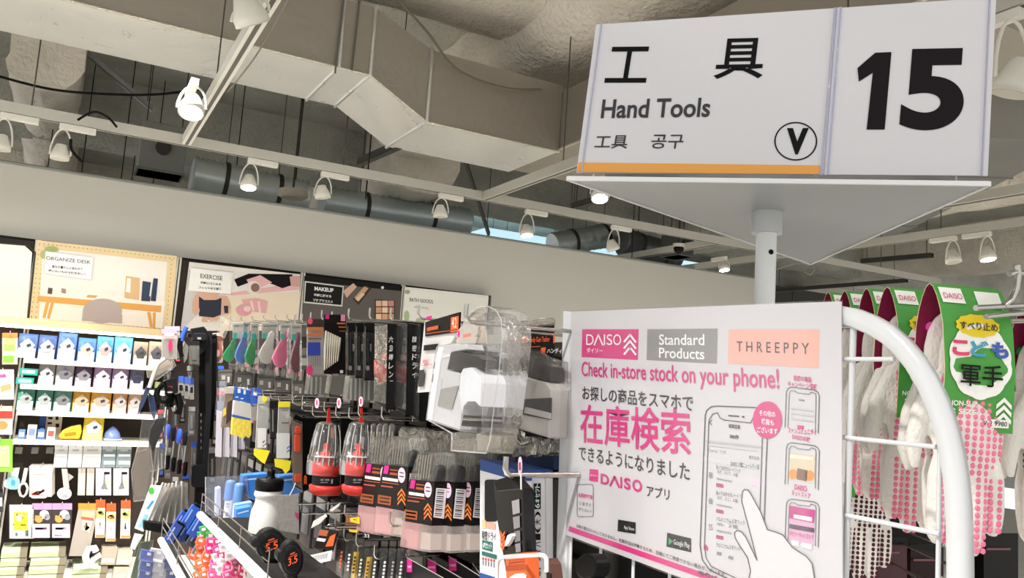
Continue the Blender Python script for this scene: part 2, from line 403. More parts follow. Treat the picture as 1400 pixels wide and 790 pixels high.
# dark steel channels
def channel(label, a, b, w=.05, h=.05, m=None):
    a = Vector(a); b = Vector(b); q = MB(); d = (b-a).normalized(); s = d.cross(Vector((0, 0, 1))).normalized()*w/2; u = Vector((0, 0, h)); m = m or mat('#45443f', .5, .5)
    t = .006
    q.prism([a-s, a+s, a+s+Vector((0, 0, t)), a-s+Vector((0, 0, t))], b-a, m); q.prism([a-s, a-s+d.cross(s).normalized()*0+s*.1, a-s+s*.1+u, a-s+u], b-a, m); q.prism([a+s-s*.1, a+s, a+s+u, a+s-s*.1+u], b-a, m)
    r = thing('steel_channel', label, 'steel channel', a); q.build('channel', r, origin=a)
    for t_ in (.08, .92):
        p = a.lerp(b, t_)
        q = MB(); q.tube([p, (p.x, p.y, SLABZ)], .004, mat('#3c3b37', .5, .5), 5); q.build('hanger', r, origin=a)
    return r
channel('short dark steel channel hung beneath the stepped duct', at(492, 226, 'Z', 3.0), at(545, 203, 'Z', 3.0))
channel('dark steel channel hung left of the glowing spotlight under the aisle sign', at(783, 286, 'Z', 3.0), at(846, 268, 'Z', 3.0))
channel('long diagonal steel angle bracing the ceiling behind the foil duct', at(110, 70, 'Y', 7.4), at(208, 153, 'Y', 7.4), m=mat('#8a8c8e', .4, .5))
channel('dark angle strut dropping towards the wall top between two flexible ducts', at(636, 222, 'Y', 6.2), at(668, 322, 'Y', 6.4), .03, .03)
channel('second dark steel strip far right behind the aisle sign', at(1178, 360, 'Z', 3.1), at(1275, 352, 'Z', 3.1))
channel('lower dark steel strip at the far end behind the pole', at(1052, 400, 'Z', 3.1), at(1240, 386, 'Z', 3.1))
def fduct(label, a, b, w, h, m):
    a = Vector(a); b = Vector(b); q = MB(); s = (b-a).cross(Vector((0, 0, 1))).normalized()*w/2; u = Vector((0, 0, h))
    r = thing('rectangular_duct', label, 'duct', a); q.prism([a-s, a+s, a+s+u, a-s+u], b-a, m); q.build('casing', r, origin=a)
    for t in (.25, .5, .75):
        p = a.lerp(b, t); e = MB(); c = [p-s*1.03, p+s*1.03, p+s*1.03+u*1.04, p-s*1.03+u*1.04]; e.tube(c+[c[0]], .012, mat('#7b7972', .4, .6), 5); e.build('seam_flange', r, origin=a)
fduct('grey duct running back behind the number panel of the aisle sign', at(1400, 190, 'Z', 3.25), at(1160, 330, 'Z', 3.25), .7, .35, mat('#8b8983', .5, .3))
fduct('far grey duct crossing the deep store ceiling behind the pole', (6.8, 14, 3.0), (17, 14, 3.0), .7, .4, mat('#6f6d68', .6, .2))
fduct('dark duct just above the wall behind the aisle sign pole', (6.9, 9.8, 3.0), (11.5, 9.8, 3.0), .6, .35, mat('#56554f', .6, .2))
# drooping cables
def cable(label, pts, r=.006, m=None, g=None):
    P = []; n = 8
    for i in range(len(pts)-1):
        p0 = Vector(pts[max(i-1, 0)]); p1 = Vector(pts[i]); p2 = Vector(pts[i+1]); p3 = Vector(pts[min(i+2, len(pts)-1)])
        for k in range(n):
            t = k/n; P.append(.5*((2*p1)+(-p0+p2)*t+(2*p0-5*p1+4*p2-p3)*t*t+(-p0+3*p1-3*p2+p3)*t**3))
    P.append(Vector(pts[-1])); q = MB(); q.tube(P, r, m or mat('#171716', .5), 6)
    return tag(q.build('cable', origin=P[0]), label, 'cable', g)
cable('long black cable sagging across the ceiling behind the lit spotlight', [at(-10, 102, 'Y', 5.6), at(70, 122, 'Y', 5.6), at(150, 129, 'Y', 5.6), at(215, 129, 'Y', 5.6), at(275, 122, 'Y', 5.6)], .009)
cable('black cable hooped above the long white track', [at(106, 164, 'Y', 5.1), at(128, 153, 'Y', 5.1), at(147, 160, 'Y', 5.1), at(160, 174, 'Y', 5.1)], .007)
cable('short black cable hanging below the track next to an unlit spotlight', [at(97, 190, 'Y', 5.0), at(98, 205, 'Y', 5.0), at(113, 222, 'Y', 5.0)], .008)
cable('black cable running up beside the bright spotlight to the fitting above', [at(287, 118, 'Y', 4.4), at(300, 108, 'Y', 4.2), at(318, 68, 'Y', 3.8), at(333, 40, 'Y', 3.4)], .006)
cable('thin grey wire curving down over the foil duct from the ceiling', [at(312, 125, 'Y', 4.3), at(340, 90, 'Y', 4.1), at(360, 60, 'Y', 4.0), at(398, -8, 'Y', 3.8)], .004, mat('#8f877a', .5))
cable('thin tan wire looping beside the bright spotlight', [at(305, 100, 'Y', 4.3), at(330, 62, 'Y', 4.0), at(350, 28, 'Y', 3.7), at(364, -5, 'Y', 3.5)], .004, mat('#a88a66', .5))
cable('thin wire draped along the top of the stepped duct under the foam beam', [at(540, -5, 'Y', yn-.05), at(585, 45, 'Y', yn-.05), at(625, 95, 'Y', yn-.05), at(690, 120, 'Y', yn-.05), at(740, 122, 'Y', yn-.05)], .008, mat('#6e665a', .5))
cable('pale wire loop near the far end of the track behind the pole', [at(1062, 368, 'Y', 7), at(1090, 360, 'Y', 7), at(1112, 365, 'Y', 7), at(1108, 375, 'Y', 7), at(1100, 372, 'Y', 7)], .008, mat('#b8b4a8', .5))
# ------------------------------------------------------------------ lighting tracks and spots
TZ = 2.80
def track(label, a, b, w=.05, m=None):
    a = Vector(a); b = Vector(b); r = thing('lighting_track', label, 'lighting track', a); d = (b-a); s = d.cross(Vector((0, 0, 1))).normalized()*w/2; q = MB()
    m = m or mat('#b9b6ac', .45)
    q.prism([a-s, a+s, a+s+Vector((0, 0, .06)), a-s+Vector((0, 0, .06))], d, m); q.build('rail', r, origin=a)
    q = MB(); z = Vector((0, 0, -.002)); q.prism([a-s*.35+z, a+s*.35+z, a+s*.35+z*.1, a-s*.35+z*.1], d, mat('#5c5a55', .5)); q.build('slot', r, origin=a)
    n = max(2, int(d.length/1.8))
    for k in range(n):
        p = a+d*((k+.5)/n); q = MB(); q.tube([p+Vector((0, 0, .06)), (p.x, p.y, SLABZ)], .004, mat('#55544e', .5, .5), 5); q.build('suspension_rod', r, origin=a)
    return r
TY = at(340, 215, 'Z', TZ).y
track('long pale lighting track running parallel to the back wall above its top edge', (-3, TY, TZ), (7.8, TY, TZ))
tx = .52; track('white lighting track coming towards the viewer past the foil duct, carrying the brightest spotlight', (tx, TY-.03, TZ), (tx, -1, TZ), m=mat('#d9d6cd', .4))
t2 = at(668, 272, 'Z', TZ).x; track('pale track rising from the long track to behind the left corner of the aisle sign', (t2, TY-.03, TZ), (t2, -1, TZ))
t3 = at(1250, 329, 'Z', TZ).x; track('grey track receding beneath the far right ceiling, nearer the pole', (t3, 14, TZ), (t3, 1, TZ))
t4 = at(1300, 300, 'Z', TZ).x; track('grey track receding under the duct at the far right, higher in view', (t4+.1, 13, TZ+.12), (t4+.1, 1, TZ+.12), .08)
track('distant cross track beyond the end of the back wall', (6.5, 9.0, TZ), (14, 9.0, TZ))
track('deepest cross track in the far store', (6.5, 12.5, TZ), (15, 12.5, TZ))
def spot(label, pos, lit, adir=(1, 0, 0), size=1.0, aim=(0, 0, -1), power=None):
    pos = Vector(pos); a = Vector(adir); r = thing('spotlight', label, 'spotlight', (pos.x, pos.y, TZ-.002), 'track spotlights')
    O = r.location.copy(); Wm = mat('#dedad0', .4)
    q = MB(); c = Vector((pos.x, pos.y, TZ-.002)); l = a*.11*size; s = a.cross(Vector((0, 0, 1)))*.018; q.prism([c-l*.2-s, c-l*.2+s, c-l*.2+s-Vector((0, 0, .035)), c-l*.2-s-Vector((0, 0, .035))], l*1.7, Wm); q.build('adaptor', r, origin=O, bevel=.003)
    R = .048*size; aim = Vector(aim).normalized(); side = aim.cross(Vector((.3, 1, .1))).normalized(); top = Vector((pos.x, pos.y, TZ-.035)); P = []
    upv = (top-pos); L = max(.02, upv.length)
    for k in range(11):
        t = math.pi*k/10; P.append(pos+side*math.cos(t)*R*1.15+upv*math.sin(t))
    q = MB(); q.tube(P, .005*size, Wm, 6); y = q.build('yoke', r, origin=O)
    q = MB(); q.lathe(pos, aim, [(-R*1.3, R*.35), (-R*1.25, R*.55), (-R*.2, R*.95), (0, R*1.05), (R*.5, R*1.05), (R*.52, R*.9)], Wm, 20, cap=True); h = q.build('head', r, origin=O)
    q = MB(); q.lathe(pos+aim*R*.53, aim, [(0, R*.9), (R*.03, R*.86)], glow('#fff6e4', 45) if lit else mat('#c9c2b4', .3), 20); q.build('lens', h, origin=O)
    if lit:
        ld = bpy.data.lights.new('spot_light', 'SPOT'); lo = bpy.data.objects.new('spot_light', ld); COL.objects.link(lo); lo.parent = r
        lo.location = pos+aim*R*.7-O; lo.rotation_euler = aim.to_track_quat('-Z', 'Y').to_euler(); ld.energy = power or LAMP_W; ld.spot_size = math.radians(100); ld.spot_blend = .6; ld.shadow_soft_size = .05; ld.color = (1, .95, .88)
    return r
def sp(label, px, py, z, lit, size=1.0, aim=(0, -.25, -1), adir=(1, 0, 0), power=None):
    best = None
    for ax, v in (('Y', TY), ('X', tx), ('X', t2), ('X', t3), ('X', t4+.1), ('Y', 9.0), ('Y', 12.5)):
        p = at(px, py, ax, v); e = abs(p.z-z)
        if (p-CAM).dot(FW) > 0 and e < .16 and (best is None or e < best[0]): best = (e, p, ax)
    if best is None: print('SPOT free', label); return spot(label, at(px, py, 'Z', z), lit, adir, size, aim, power)
    print('SPOT', label[:40], [round(c, 2) for c in best[1]], best[2])
    return spot(label, best[1], lit, (1, 0, 0) if best[2] == 'Y' else (0, 1, 0), size, aim, power)
sp('brightly lit white spotlight before the foil duct, largest lamp glowing in view', 262, 148, 2.66, True, 1.15, (-.1, -.5, -1), (0, 1, 0))
sp('lit spotlight directly over the exercise poster at the wall top', 340, 252, 2.68, True)
sp('lit spotlight hanging before the pale blue panel above the wall', 720, 318, 2.68, True)
sp('lit spotlight peeping out under the left edge of the aisle sign tray', 820, 267, 2.62, True, 1.0, (-.2, -.4, -1))
sp('small lit spotlight just left of the sign pole', 990, 366, 2.68, True)
sp('lit spotlight right of the tray apex', 1163, 327, 2.7, True)
sp('lit spotlight over the green headed glove packs', 1350, 350, 2.68, True, 1.1)
sp('unlit spotlight under the long track at the upper left', 82, 212, 2.68, False, aim=(0, 0, -1))
sp('unlit spotlight cut by the left picture edge', 1, 199, 2.68, False, aim=(0, 0, -1))
sp('unlit spotlight beside the cream round diffuser', 441, 266, 2.68, False, aim=(.2, 0, -1))
sp('unlit spotlight below the long track right of the diffuser', 602, 292, 2.68, False, aim=(.1, 0, -1))
sp('unlit spotlight turned sideways right of the blue panel', 838, 338, 2.68, False, aim=(.5, 0, -1))
sp('unlit spotlight left of the lit one over the gloves', 1303, 354, 2.68, False, 1.1)
sp('large unlit spotlight at the right edge beside the number panel', 1386, 115, 2.62, False, 1.3, aim=(-.1, .3, -1), adir=(0, 1, 0))
sp('large white spotlight at the top near the start of the white track', 342, 22, 2.70, False, 1.2, aim=(.6, .3, -1), adir=(0, 1, 0))
# unseen spots added as fill: a few on the near goods, most on the floor
for i, (x, y) in enumerate(((.45, .9), (.45, -.6), (2.1, -.6), (-.6, 2.4), (-.6, .6), (-.8, 4.6), (.2, 3.9), (1.5, 4.2), (4.2, 3.0), (5.5, 1.0))):
    ld = bpy.data.lights.new('fill_spot', 'SPOT'); lo = bpy.data.objects.new('fill_spot', ld); COL.objects.link(lo); lo.location = (x, y, 2.95)
    tgt = Vector((.75, 1.6, 1.2)) if i < 3 else Vector((x+.3, y+.6, 0)); lo.rotation_euler = (tgt-lo.location).to_track_quat('-Z', 'Y').to_euler()
    ld.energy = LAMP_W*(.12 if i < 3 else 4.6); ld.spot_size = math.radians(95); ld.spot_blend = .7; ld.shadow_soft_size = .06; ld.color = (1, .96, .91)
# dome camera
c = at(928, 338, 'Z', 2.75); r = thing('security_camera', 'black dome security camera above the wall end', 'camera', c)
q = MB(); q.lathe((0, 0, 0), (0, 0, -1), [(-.03, .05), (0, .05)], mat('#c9c6bd', .4), 16); q.build('mount', r); q = MB(); q.ell((0, 0, -.01), (.045, .045, .05), mat('#0a0a0a', .1)); q.build('dome', r); q = MB(); q.tube([(0, 0, .03), (0, 0, SLABZ-c.z)], .01, DKMETAL); q.build('rod', r)
# ------------------------------------------------------------------ back wall shop fittings
HY = 6.4     # header panels
FY = 6.05    # shelf fronts
def hp(x, y): return at(x, y, 'Y', HY)
BR = mat('#3a302a', .6, var=.1); SHELF = mat('#f3f0e6', .35)
zb = hp(120, 455).z; zt1 = hp(120, 338).z
X0 = hp(43, 400).x; BAY = (hp(412, 400).x-hp(243, 400).x)
xs = [hp(43, 400).x, hp(240, 400).x, hp(412, 400).x, hp(551, 400).x]; xs = [xs[0]-(xs[1]-xs[0])]+xs+[xs[3]+(xs[3]-xs[2])]
# gondola-like wall bays: uprights, back panels
for i in range(5):
    q = MB(); q.box(xs[i]+.004, HY+.03, .02, xs[i+1]-.004, HY+.07, zt1, BR)
    r = thing('wall_bay', ['dark back panel behind the white lightbox at the left edge', 'dark brown back panel carrying the shelves below the desk picture', 'dark back panel below the exercise poster', 'dark back panel below the makeup poster', 'dark back panel below the bath goods poster'][i], 'display unit', (xs[i], HY, 0))
    q.build('back_panel', r, origin=r.location)
    for sx in (0, 1):
        q = MB(); x = xs[i+sx]+(-.016 if sx else .004); q.box(x, HY-.01, .02, x+.012, HY+.03, zt1+.005, mat('#cfccc2', .4)); q.build('upright', r, origin=r.location)
    q = MB(); q.box(xs[i]+.004, HY-.3, 0, xs[i+1]-.004, HY+.07, .12, SHELF); q.build('base_shelf', r, origin=r.location)
    q = MB(); q.box(xs[i]+.02, HY+.01, zt1-.0, xs[i+1]-.02, HY+.03, zt1+.012, DARK); q.build('top_rail', r, origin=r.location)
# wood ledge under the headers (bays 0 and 1)
zl = at(120, 449, 'Y', FY).z
q = MB(); q.box(xs[0], FY, zl-.012, xs[2]-.02, HY-.012, zl+.035, mat('#e3c79b', .45, var=.08, vscale=5)); r = thing('wooden_ledge', 'pale wooden ledge running under the desk picture and the lightbox', 'shelf', (xs[1], FY, zl)); q.build('ledge', r, origin=r.location)
# LED strip below the ledge lights the shelves
led = MB(); led.box(xs[0]+.05, FY+.04, zl-.03, xs[2]-.06, FY+.07, zl-.012, glow('#fff4dd', 6)); led.build('led_strip', r, origin=r.location)
def strip_light(x0, x1, y, z, e, dirv):
    ld = bpy.data.lights.new('led_and_fill_light', 'AREA'); ld.shape = 'RECTANGLE'; ld.size = x1-x0; ld.size_y = .04; ld.energy = e; ld.color = (1, .95, .86)
    lo = bpy.data.objects.new('led_and_fill_light', ld); COL.objects.link(lo); lo.location = ((x0+x1)/2, y, z)
    lo.rotation_euler = Vector(dirv).to_track_quat('-Z', 'Y').to_euler()
strip_light(xs[0], xs[2], FY-.25, zl+.55, 4.2, (0, .45, -1))  # unseen strip added above the ledge to brighten the header panels
strip_light(xs[0], xs[2], FY-.05, zl-.02, 1.7, (0, .12, -1))
# lightbox at left
pt('lightbox', 'blank white glowing lightbox panel at the left picture edge', 'sign', ('Y', HY-.02), [('panel', 'poly', mat('#f2f0ea', .5), .03, 0, [(-90, 326), (34, 336), (44, 345), (36, 441), (-90, 434)]), ('frame', 'tube', mat('#3a3835', .4), .006, 0, [(-90, 325), (38, 335), (48, 345), (38, 443)])])
# pegboard framed picture
PEG = mat('#e9d2a4', .55); HOLE = mat('#a98e5c', .7)
O4 = [(51, 328), (242, 350), (233, 461), (38, 445)]; I4 = [(58, 339), (229, 358), (222, 449), (53, 436)]
Pf = ('Y', HY-.02)
r = pt('framed_desk_picture', 'large picture of a wooden desk with grey pouf in a perforated pale wood frame', 'framed picture', Pf, [('frame', 'poly', PEG, .025, 0, O4)])
fr = [c for c in r.children if c.name.startswith('frame')][0]
def lerp2(q, u, v):
    a = ((q[0][0]*(1-u)+q[1][0]*u), (q[0][1]*(1-u)+q[1][1]*u)); b = ((q[3][0]*(1-u)+q[2][0]*u), (q[3][1]*(1-u)+q[2][1]*u)); return (a[0]*(1-v)+b[0]*v, a[1]*(1-v)+b[1]*v)
q = MB()
for k in range(32):
    for (u, v) in ((k/31*.96+.02, .035), (k/31*.96+.02, .955), (k/31*.96+.02, .905)):
        c = at(*lerp2(O4, u, v), 'Y', HY-.021); q.lathe(c, (0, 1, 0), [(-.001, .004), (.001, .004)], HOLE, 6)
for k in range(1, 18):
    for u in (.018, .05, .965):
        c = at(*lerp2(O4, u, k/18), 'Y', HY-.021); q.lathe(c, (0, 1, 0), [(-.001, .004), (.001, .004)], HOLE, 6)
o = q.build('perforations', r, origin=r.location); o['kind'] = 'stuff'
def sub(parent, ax, val, name, lst, thick=.001, label=None, off=0):
    """flat printed shapes on a plane, one part"""
    mb = MB(); N = Vector((1, 0, 0)) if ax == 'X' else Vector((0, 1, 0)); base = val
    for i, e in enumerate(lst):
        val_ = base-off-.0004*i
        if isinstance(e[0], str):
            st, (x0, y0, x1, y1), m = e[:3]; sl = e[3] if len(e) > 3 else 0; bd = e[4] if len(e) > 4 else .012
            o = at(x0, y1, ax, val_); mb.text(st, o, at(x1, y1+sl, ax, val_)-o, at(x0, y0, ax, val_)-o, m, bd)
        else:
            qd, m = e
            if len(qd) == 4 and not isinstance(qd[0], tuple): x0, y0, x1, y1 = qd; qd = [(x0, y0), (x1, y0), (x1, y1), (x0, y1)]
            mb.prism([at(x, y, ax, val_) for x, y in qd], N*.0003, m)
    return mb.build(name, parent, label, origin=parent.location)
def oval(cx, cy, rx, ry, n=18, a0=0): return [(cx+rx*math.cos(2*math.pi*k/n), cy+ry*math.sin(2*math.pi*k/n)) for k in range(n)]
WD = mat('#e5a95a', .6); T = mat('#3c3a38', .6)
sub(r, 'Y', HY-.023, 'print', [
    (I4, mat('#efeae2', .6)), ([(57, 392), (226, 412), (222, 449), (53, 436)], mat('#f4efe6', .6)),
    ([(52, 404), (221, 418), (220, 427), (51, 412)], WD), ([(63, 412), (68, 412), (62, 435), (58, 434)], WD), ([(70, 412), (74, 413), (68, 436), (64, 435)], WD),
    ([(201, 426), (206, 427), (209, 447), (205, 447)], WD), ([(209, 427), (213, 427), (212, 448), (209, 448)], WD),
    (oval(140, 425, 27, 17, 20), mat('#b9aeac', .9)), ([(113, 427), (167, 430), (167, 442), (112, 438)], mat('#b9aeac', .9)),
    ([(171, 377), (179, 378), (178, 401), (170, 400)], mat('#f5f1e6', .6)), ([(172, 377), (191, 380), (190, 410), (170, 407)], mat('#dcb888', .6)), ([(174, 380), (179, 381), (178, 400), (172, 399)], mat('#f7f3ea', .6)),
    ([(195, 384), (207, 386), (205, 412), (193, 411)], mat('#34415c', .6)), ([(210, 380), (216, 381), (213, 412), (206, 411)], mat('#2e3b57', .6)), ([(207, 382), (209, 382), (206, 405), (204, 405)], mat('#eae6dc', .6)),
    ([(66, 393), (72, 394), (71, 402), (65, 401)], mat('#54504c', .6)), ([(84, 394), (90, 395), (90, 401), (84, 400)], mat('#a08c88', .6)), ([(120, 403), (134, 404), (130, 407), (118, 406)], mat('#c9b072', .6)),
    (oval(70, 341, 10, 4, 10), mat('#9fae6a', .8)), (oval(60, 348, 5, 6, 10), mat('#a9b77c', .8)),
    ([(62, 343), (128, 352), (125, 383), (60, 374)], mat('#dfdcd4', .5)), ([(63, 344), (127, 352.5), (124, 382), (61, 373)], mat('#fbfaf6', .5)),
    ('ORGANIZE DESK', (63, 350, 124, 355), T, 6), ('毎日の暮らしに合わせて', (71, 362, 113, 366), T, 4, .03), ('使いたいものは引き出しへ', (66, 368, 118, 371.5), T, 5, .03)])
# exercise poster
SK = mat('#d9ab92', .6); PK = mat('#e7b6b6', .6); NV = mat('#2c3040', .6)
def poster(name, label, quad, lst):
    r = pt(name, label, 'poster', ('Y', HY-.01), [('panel', 'poly', mat('#f1efe9', .5), .012, 0, quad)]); sub(r, 'Y', HY-.012, 'print', lst); return r
poster('exercise_poster', 'poster with a sportswoman, pink mat and rollers, titled EXERCISE', [(259, 358), (411, 375), (405, 452), (247, 452)], [
    ([(259, 358), (411, 375), (405, 452), (247, 452)], mat('#e9e2dc', .5)), ([(312, 405), (411, 398), (405, 452), (300, 452)], mat('#ead9c2', .5)),
    ([(258, 369), (300, 370), (300, 402), (247, 452)], mat('#cfcbc9', .5)), ([(303, 402), (410, 386), (410, 396), (318, 404)], PK),
    ([(320, 382), (340, 374), (400, 375), (398, 390), (386, 394), (374, 389), (352, 382), (325, 392)], mat('#201e20', .6)),
    ([(337, 382), (356, 376), (372, 386), (345, 398)], PK), (oval(346, 393, 10, 9), mat('#e8dcd6', .6)), (oval(349, 393, 6, 6), mat('#8a6f62', .6)),
    ([(396, 378), (411, 377), (410, 392), (398, 391)], mat('#d3a4a0', .6)),
    ([(330, 410), (350, 408), (366, 412), (364, 428), (340, 425)], mat('#e0a9a9', .6)), ([(342, 411), (345, 411), (348, 425), (344, 425)], mat('#f2cfcf', .6)), ([(352, 412), (355, 412), (357, 427), (354, 427)], mat('#f2cfcf', .6)), (oval(334, 424, 11, 8), mat('#df9fa6', .6)), (oval(338, 422, 5, 4), mat('#e9c9c9', .6)),
    ([(266, 405), (270, 400), (310, 405), (316, 420), (312, 428), (300, 432), (264, 428), (263, 415)], SK), ([(278, 398), (298, 400), (300, 432), (296, 440), (276, 440)], SK),
    ([(272, 405), (279, 410), (295, 410), (303, 407), (302, 430), (292, 434), (272, 432)], NV), (oval(268, 424, 5, 6), SK), (oval(310, 424, 5, 6), SK), ([(306, 418), (312, 418), (312, 428), (307, 428)], NV),
    ([(261, 366), (319, 373), (315, 402), (257, 397)], mat('#f4f3ef', .5)),
    ('EXERCISE', (274, 374, 304, 380), T, 3.4), ('手軽にはじめる', (274, 384.5, 302, 388), T, 2.5, .03), ('フィットネス習慣', (272, 391, 303, 394.5), T, 2.5, .03)])
poster('makeup_poster', 'black poster with eyeshadow palettes, titled MAKEUP', [(416, 377), (550, 391), (545, 460), (411, 460)], [
    ([(416, 377), (550, 391), (545, 460), (411, 460)], mat('#5f5a56', .5)), ([(416, 377), (550, 391), (549, 398), (416, 384)], mat('#262423', .5)),
    ([(469, 398), (483, 387), (488, 392), (474, 407)], mat('#d8b197', .5)), ([(482, 408), (500, 390), (508, 394), (490, 417)], mat('#352f2c', .5)), ([(484, 407), (498, 391.5), (504, 394), (490, 411)], mat('#c99f7c', .5)), ([(486, 409), (494, 400), (499, 402), (490, 412)], mat('#e2c3a2', .5)),
    ([(512, 409), (540, 411), (540, 445), (512, 445)], mat('#403a37', .5))]+
    [((514+i*8.5, 411+j*9, 521.5+i*8.5, 418.5+j*9), mat(c, .5)) for j in range(3) for i, c in enumerate((('#e2b093', '#e9c4a8', '#c98f78'), ('#d69a7c', '#f0d2b4', '#bf7f66'), ('#e9c9a9', '#d9a588', '#c99578'))[j])]+
    [(oval(523, 393, 2, 2, 10), mat('#f5f5f5', .5)), ([(417, 384), (470, 391), (468, 419), (415, 414)], mat('#d9d6d0', .4)), ([(418.5, 386), (468.5, 392.5), (466.5, 417), (416.5, 412)], mat('#2a2725', .5)),
    ('MAKEUP', (430, 391.5, 456, 397), mat('#f4f4f2', .5), 2.6, .03), ('手軽に試せる', (429, 401, 453, 405), mat('#e4e4e2', .5), 2, .03), ('プチプラコスメ', (428, 408, 455, 412), mat('#e4e4e2', .5), 2.4, .03)])
poster('bath_poster', 'white poster with green sprigs at its corner, titled BATH GOODS', [(554, 392), (668, 404), (664, 460), (549, 460)], [
    ([(554, 394), (668, 406), (664, 460), (549, 460)], mat('#f0efe6', .5)), (oval(557, 399, 4, 3, 8), mat('#9fb386', .7)), (oval(556, 432, 4, 8, 8), mat('#b5c49c', .7)), (oval(575, 438, 7, 4, 8), mat('#b5c49c', .7)),
    ('BATH GOODS', (560, 407, 592, 412), mat('#6b6a60', .6), 3), ('心地よいバスタイムに', (566, 418, 586, 420.5), mat('#8f8d84', .6), 2, .02)])
# ---- shelves of the second bay
shelves = [((27, 489), (223, 502)), ((23, 526), (196, 532.5)), ((18, 561.5), (196, 566.7)), ((14, 601.5), (191, 604))]
SZ = []
for i, (a, b) in enumerate(shelves):
    z = (at(*a, 'Y', FY).z+at(*b, 'Y', FY).z)/2; SZ.append(z)
    r = thing('wall_shelf', ['topmost white shelf holding navy, blue and beige pouches', 'second white shelf down, holding teal, grey and purple pouches', 'third white shelf down, holding green and orange pouches', 'lowest white shelf, holding a yellow pouch and small blue boxes'][i], 'shelf', (xs[1], FY, z), 'white shelves on the wall bay')
    q = MB(); q.box(xs[1]+.02, FY, z-.004, xs[2]-.02, HY+.02, z, SHELF); q.build('board', r, origin=r.location)
    q = MB(); q.box(xs[1]+.02, FY-.004, z-.028, xs[2]-.02, FY, z+.004, SHELF); q.build('price_rail', r, origin=r.location)
CM = clear('#e9e6e0', .45, .2)
def pouch(name, label, x0, x1, y0, shelf, top, low='#f4f2ee', tagc='#8d8a88', grp=None, dy=.02, lean=0):
    z = SZ[shelf]; ya = FY+dy+.03
    a = at(x0, y0+20, 'Y', ya); b = at(x1, y0+20, 'Y', ya); wd = b.x-a.x; h = at((x0+x1)/2, y0, 'Y', ya+.02).z-z
    c = Vector(((a.x+b.x)/2, ya, z)); r = thing(name, label, 'pouch', c, grp)
    q = MB(); W = wd*.5-.003; vs = []; fs = []; n = 5; mm = 6
    for s in (-1, 1):
        for j in range(mm+1):
            for i in range(n+1):
                u = i/n*2-1; v = j/mm; th = .022*(1-u**4)*(1-v**3)*(.6+.4*math.sin(min(1, v*3)*1.57)); vs.append((u*W, s*th+v*.03, .0+v*h))
    B = (n+1)*(mm+1)
    for s in (0, 1):
        for j in range(mm):
            for i in range(n):
                k = s*B+j*(n+1)+i; f = (k, k+1, k+n+2, k+n+1); fs.append(f if s == 0 else f[::-1])
    per = [j*(n+1) for j in range(mm+1)]
    for j in range(mm): fs.append((j*(n+1), (j+1)*(n+1), B+(j+1)*(n+1), B+j*(n+1))); fs.append((j*(n+1)+n, B+j*(n+1)+n, B+(j+1)*(n+1)+n, (j+1)*(n+1)+n))
    for i in range(n): fs.append((i, B+i, B+i+1, i+1)); fs.append((mm*(n+1)+i, mm*(n+1)+i+1, B+mm*(n+1)+i+1, B+mm*(n+1)+i))
    q.add(vs, fs, mat(top, .35), True); q.build('bag', r)
    q = MB(); zz = h*.42; q.prism([(-W*.9, -.025, .004), (W*.9, -.025, .004), (W*.88, -.0225, zz), (-W*.88, -.0225, zz)], (0, .002, 0), mat(low, .5)); q.build('contents', r)
    q = MB(); q.prism([(0, -.028+.012, h*.82), (W*.8, -.0265, h*.56), (W*.45, -.027, h*.30), (-W*.45, -.027, h*.30), (-W*.8, -.0265, h*.56)], (0, .0015, 0), mat(tagc, .5)); lb = q.build('label_panel', r)
    q = MB(); q.prism([(-W*.1, -.029, h*.55), (W*.3, -.029, h*.62), (W*.4, -.029, h*.52), (0, -.029, h*.45)], (0, .0012, 0), mat('#3a3a48', .5)); q.build('barcode', lb)
    return r
A = [('navy blue pouch with grey label at the left end of the topmost shelf', 23, 51, 456, '#3c5a92', '#f4f2ee', '#a3a3a6'), ('navy pouch with grey contents, second on the topmost shelf', 51, 77, 458, '#3a5288', '#cfcfd2', '#9da0a8'), ('royal blue pouch, third from the left on the topmost shelf', 78, 105, 455, '#3d62a8', '#f6f4ee', '#b9bcc4'), ('blue pouch with a white sleeve, fourth on the topmost shelf', 105, 131, 462, '#3e6fae', '#f6f6f2', '#a9a6a0'), ('bright blue pouch with pinkish label on the topmost shelf', 131, 155, 460, '#3f80c4', '#f4eceb', '#b09a98'), ('sky blue pouch beside the beige ones on the topmost shelf', 155, 181, 461, '#4691d2', '#f8f8f8', '#e2dee0'), ('beige pouch with dark label on the topmost shelf', 181, 202, 467, '#8f8378', '#f1ede6', '#4d4a4c'), ('beige pouch at the right end of the topmost shelf', 202, 225, 467, '#95897c', '#f4f0ea', '#56545c')]
for l, x0, x1, y0, c, lo, tg in A: pouch('pouch', l, x0, x1, y0, 0, c, lo, tg, 'pouches on the wall shelves')
A = [('clear grey pouch next to the teal packs on the second shelf', 51, 75, 496, '#a49a9c', '#f0eeee', '#c9c4c6'), ('clear grey pouch with a slanted black label on the second shelf', 75, 101, 496, '#b5b2b4', '#dedcdc', '#77747c'), ('dark plum pouch with white base on the second shelf', 101, 126, 499, '#5d4a60', '#f4f0f4', '#8d8890'), ('lilac pouch, left one of two, on the second shelf', 127, 152, 500, '#a98bb0', '#fbf7fb', '#f3eef4'), ('lilac pouch, right one of two, on the second shelf', 152, 176, 501, '#a487ac', '#fbf7fb', '#f1ecf2'), ('dark grey patterned pouch at the right of the second shelf', 176, 197, 503, '#6c6a78', '#f0f0f2', '#3e3e56')]
for l, x0, x1, y0, c, lo, tg in A: pouch('pouch', l, x0, x1, y0, 1, c, lo, tg, 'pouches on the wall shelves')
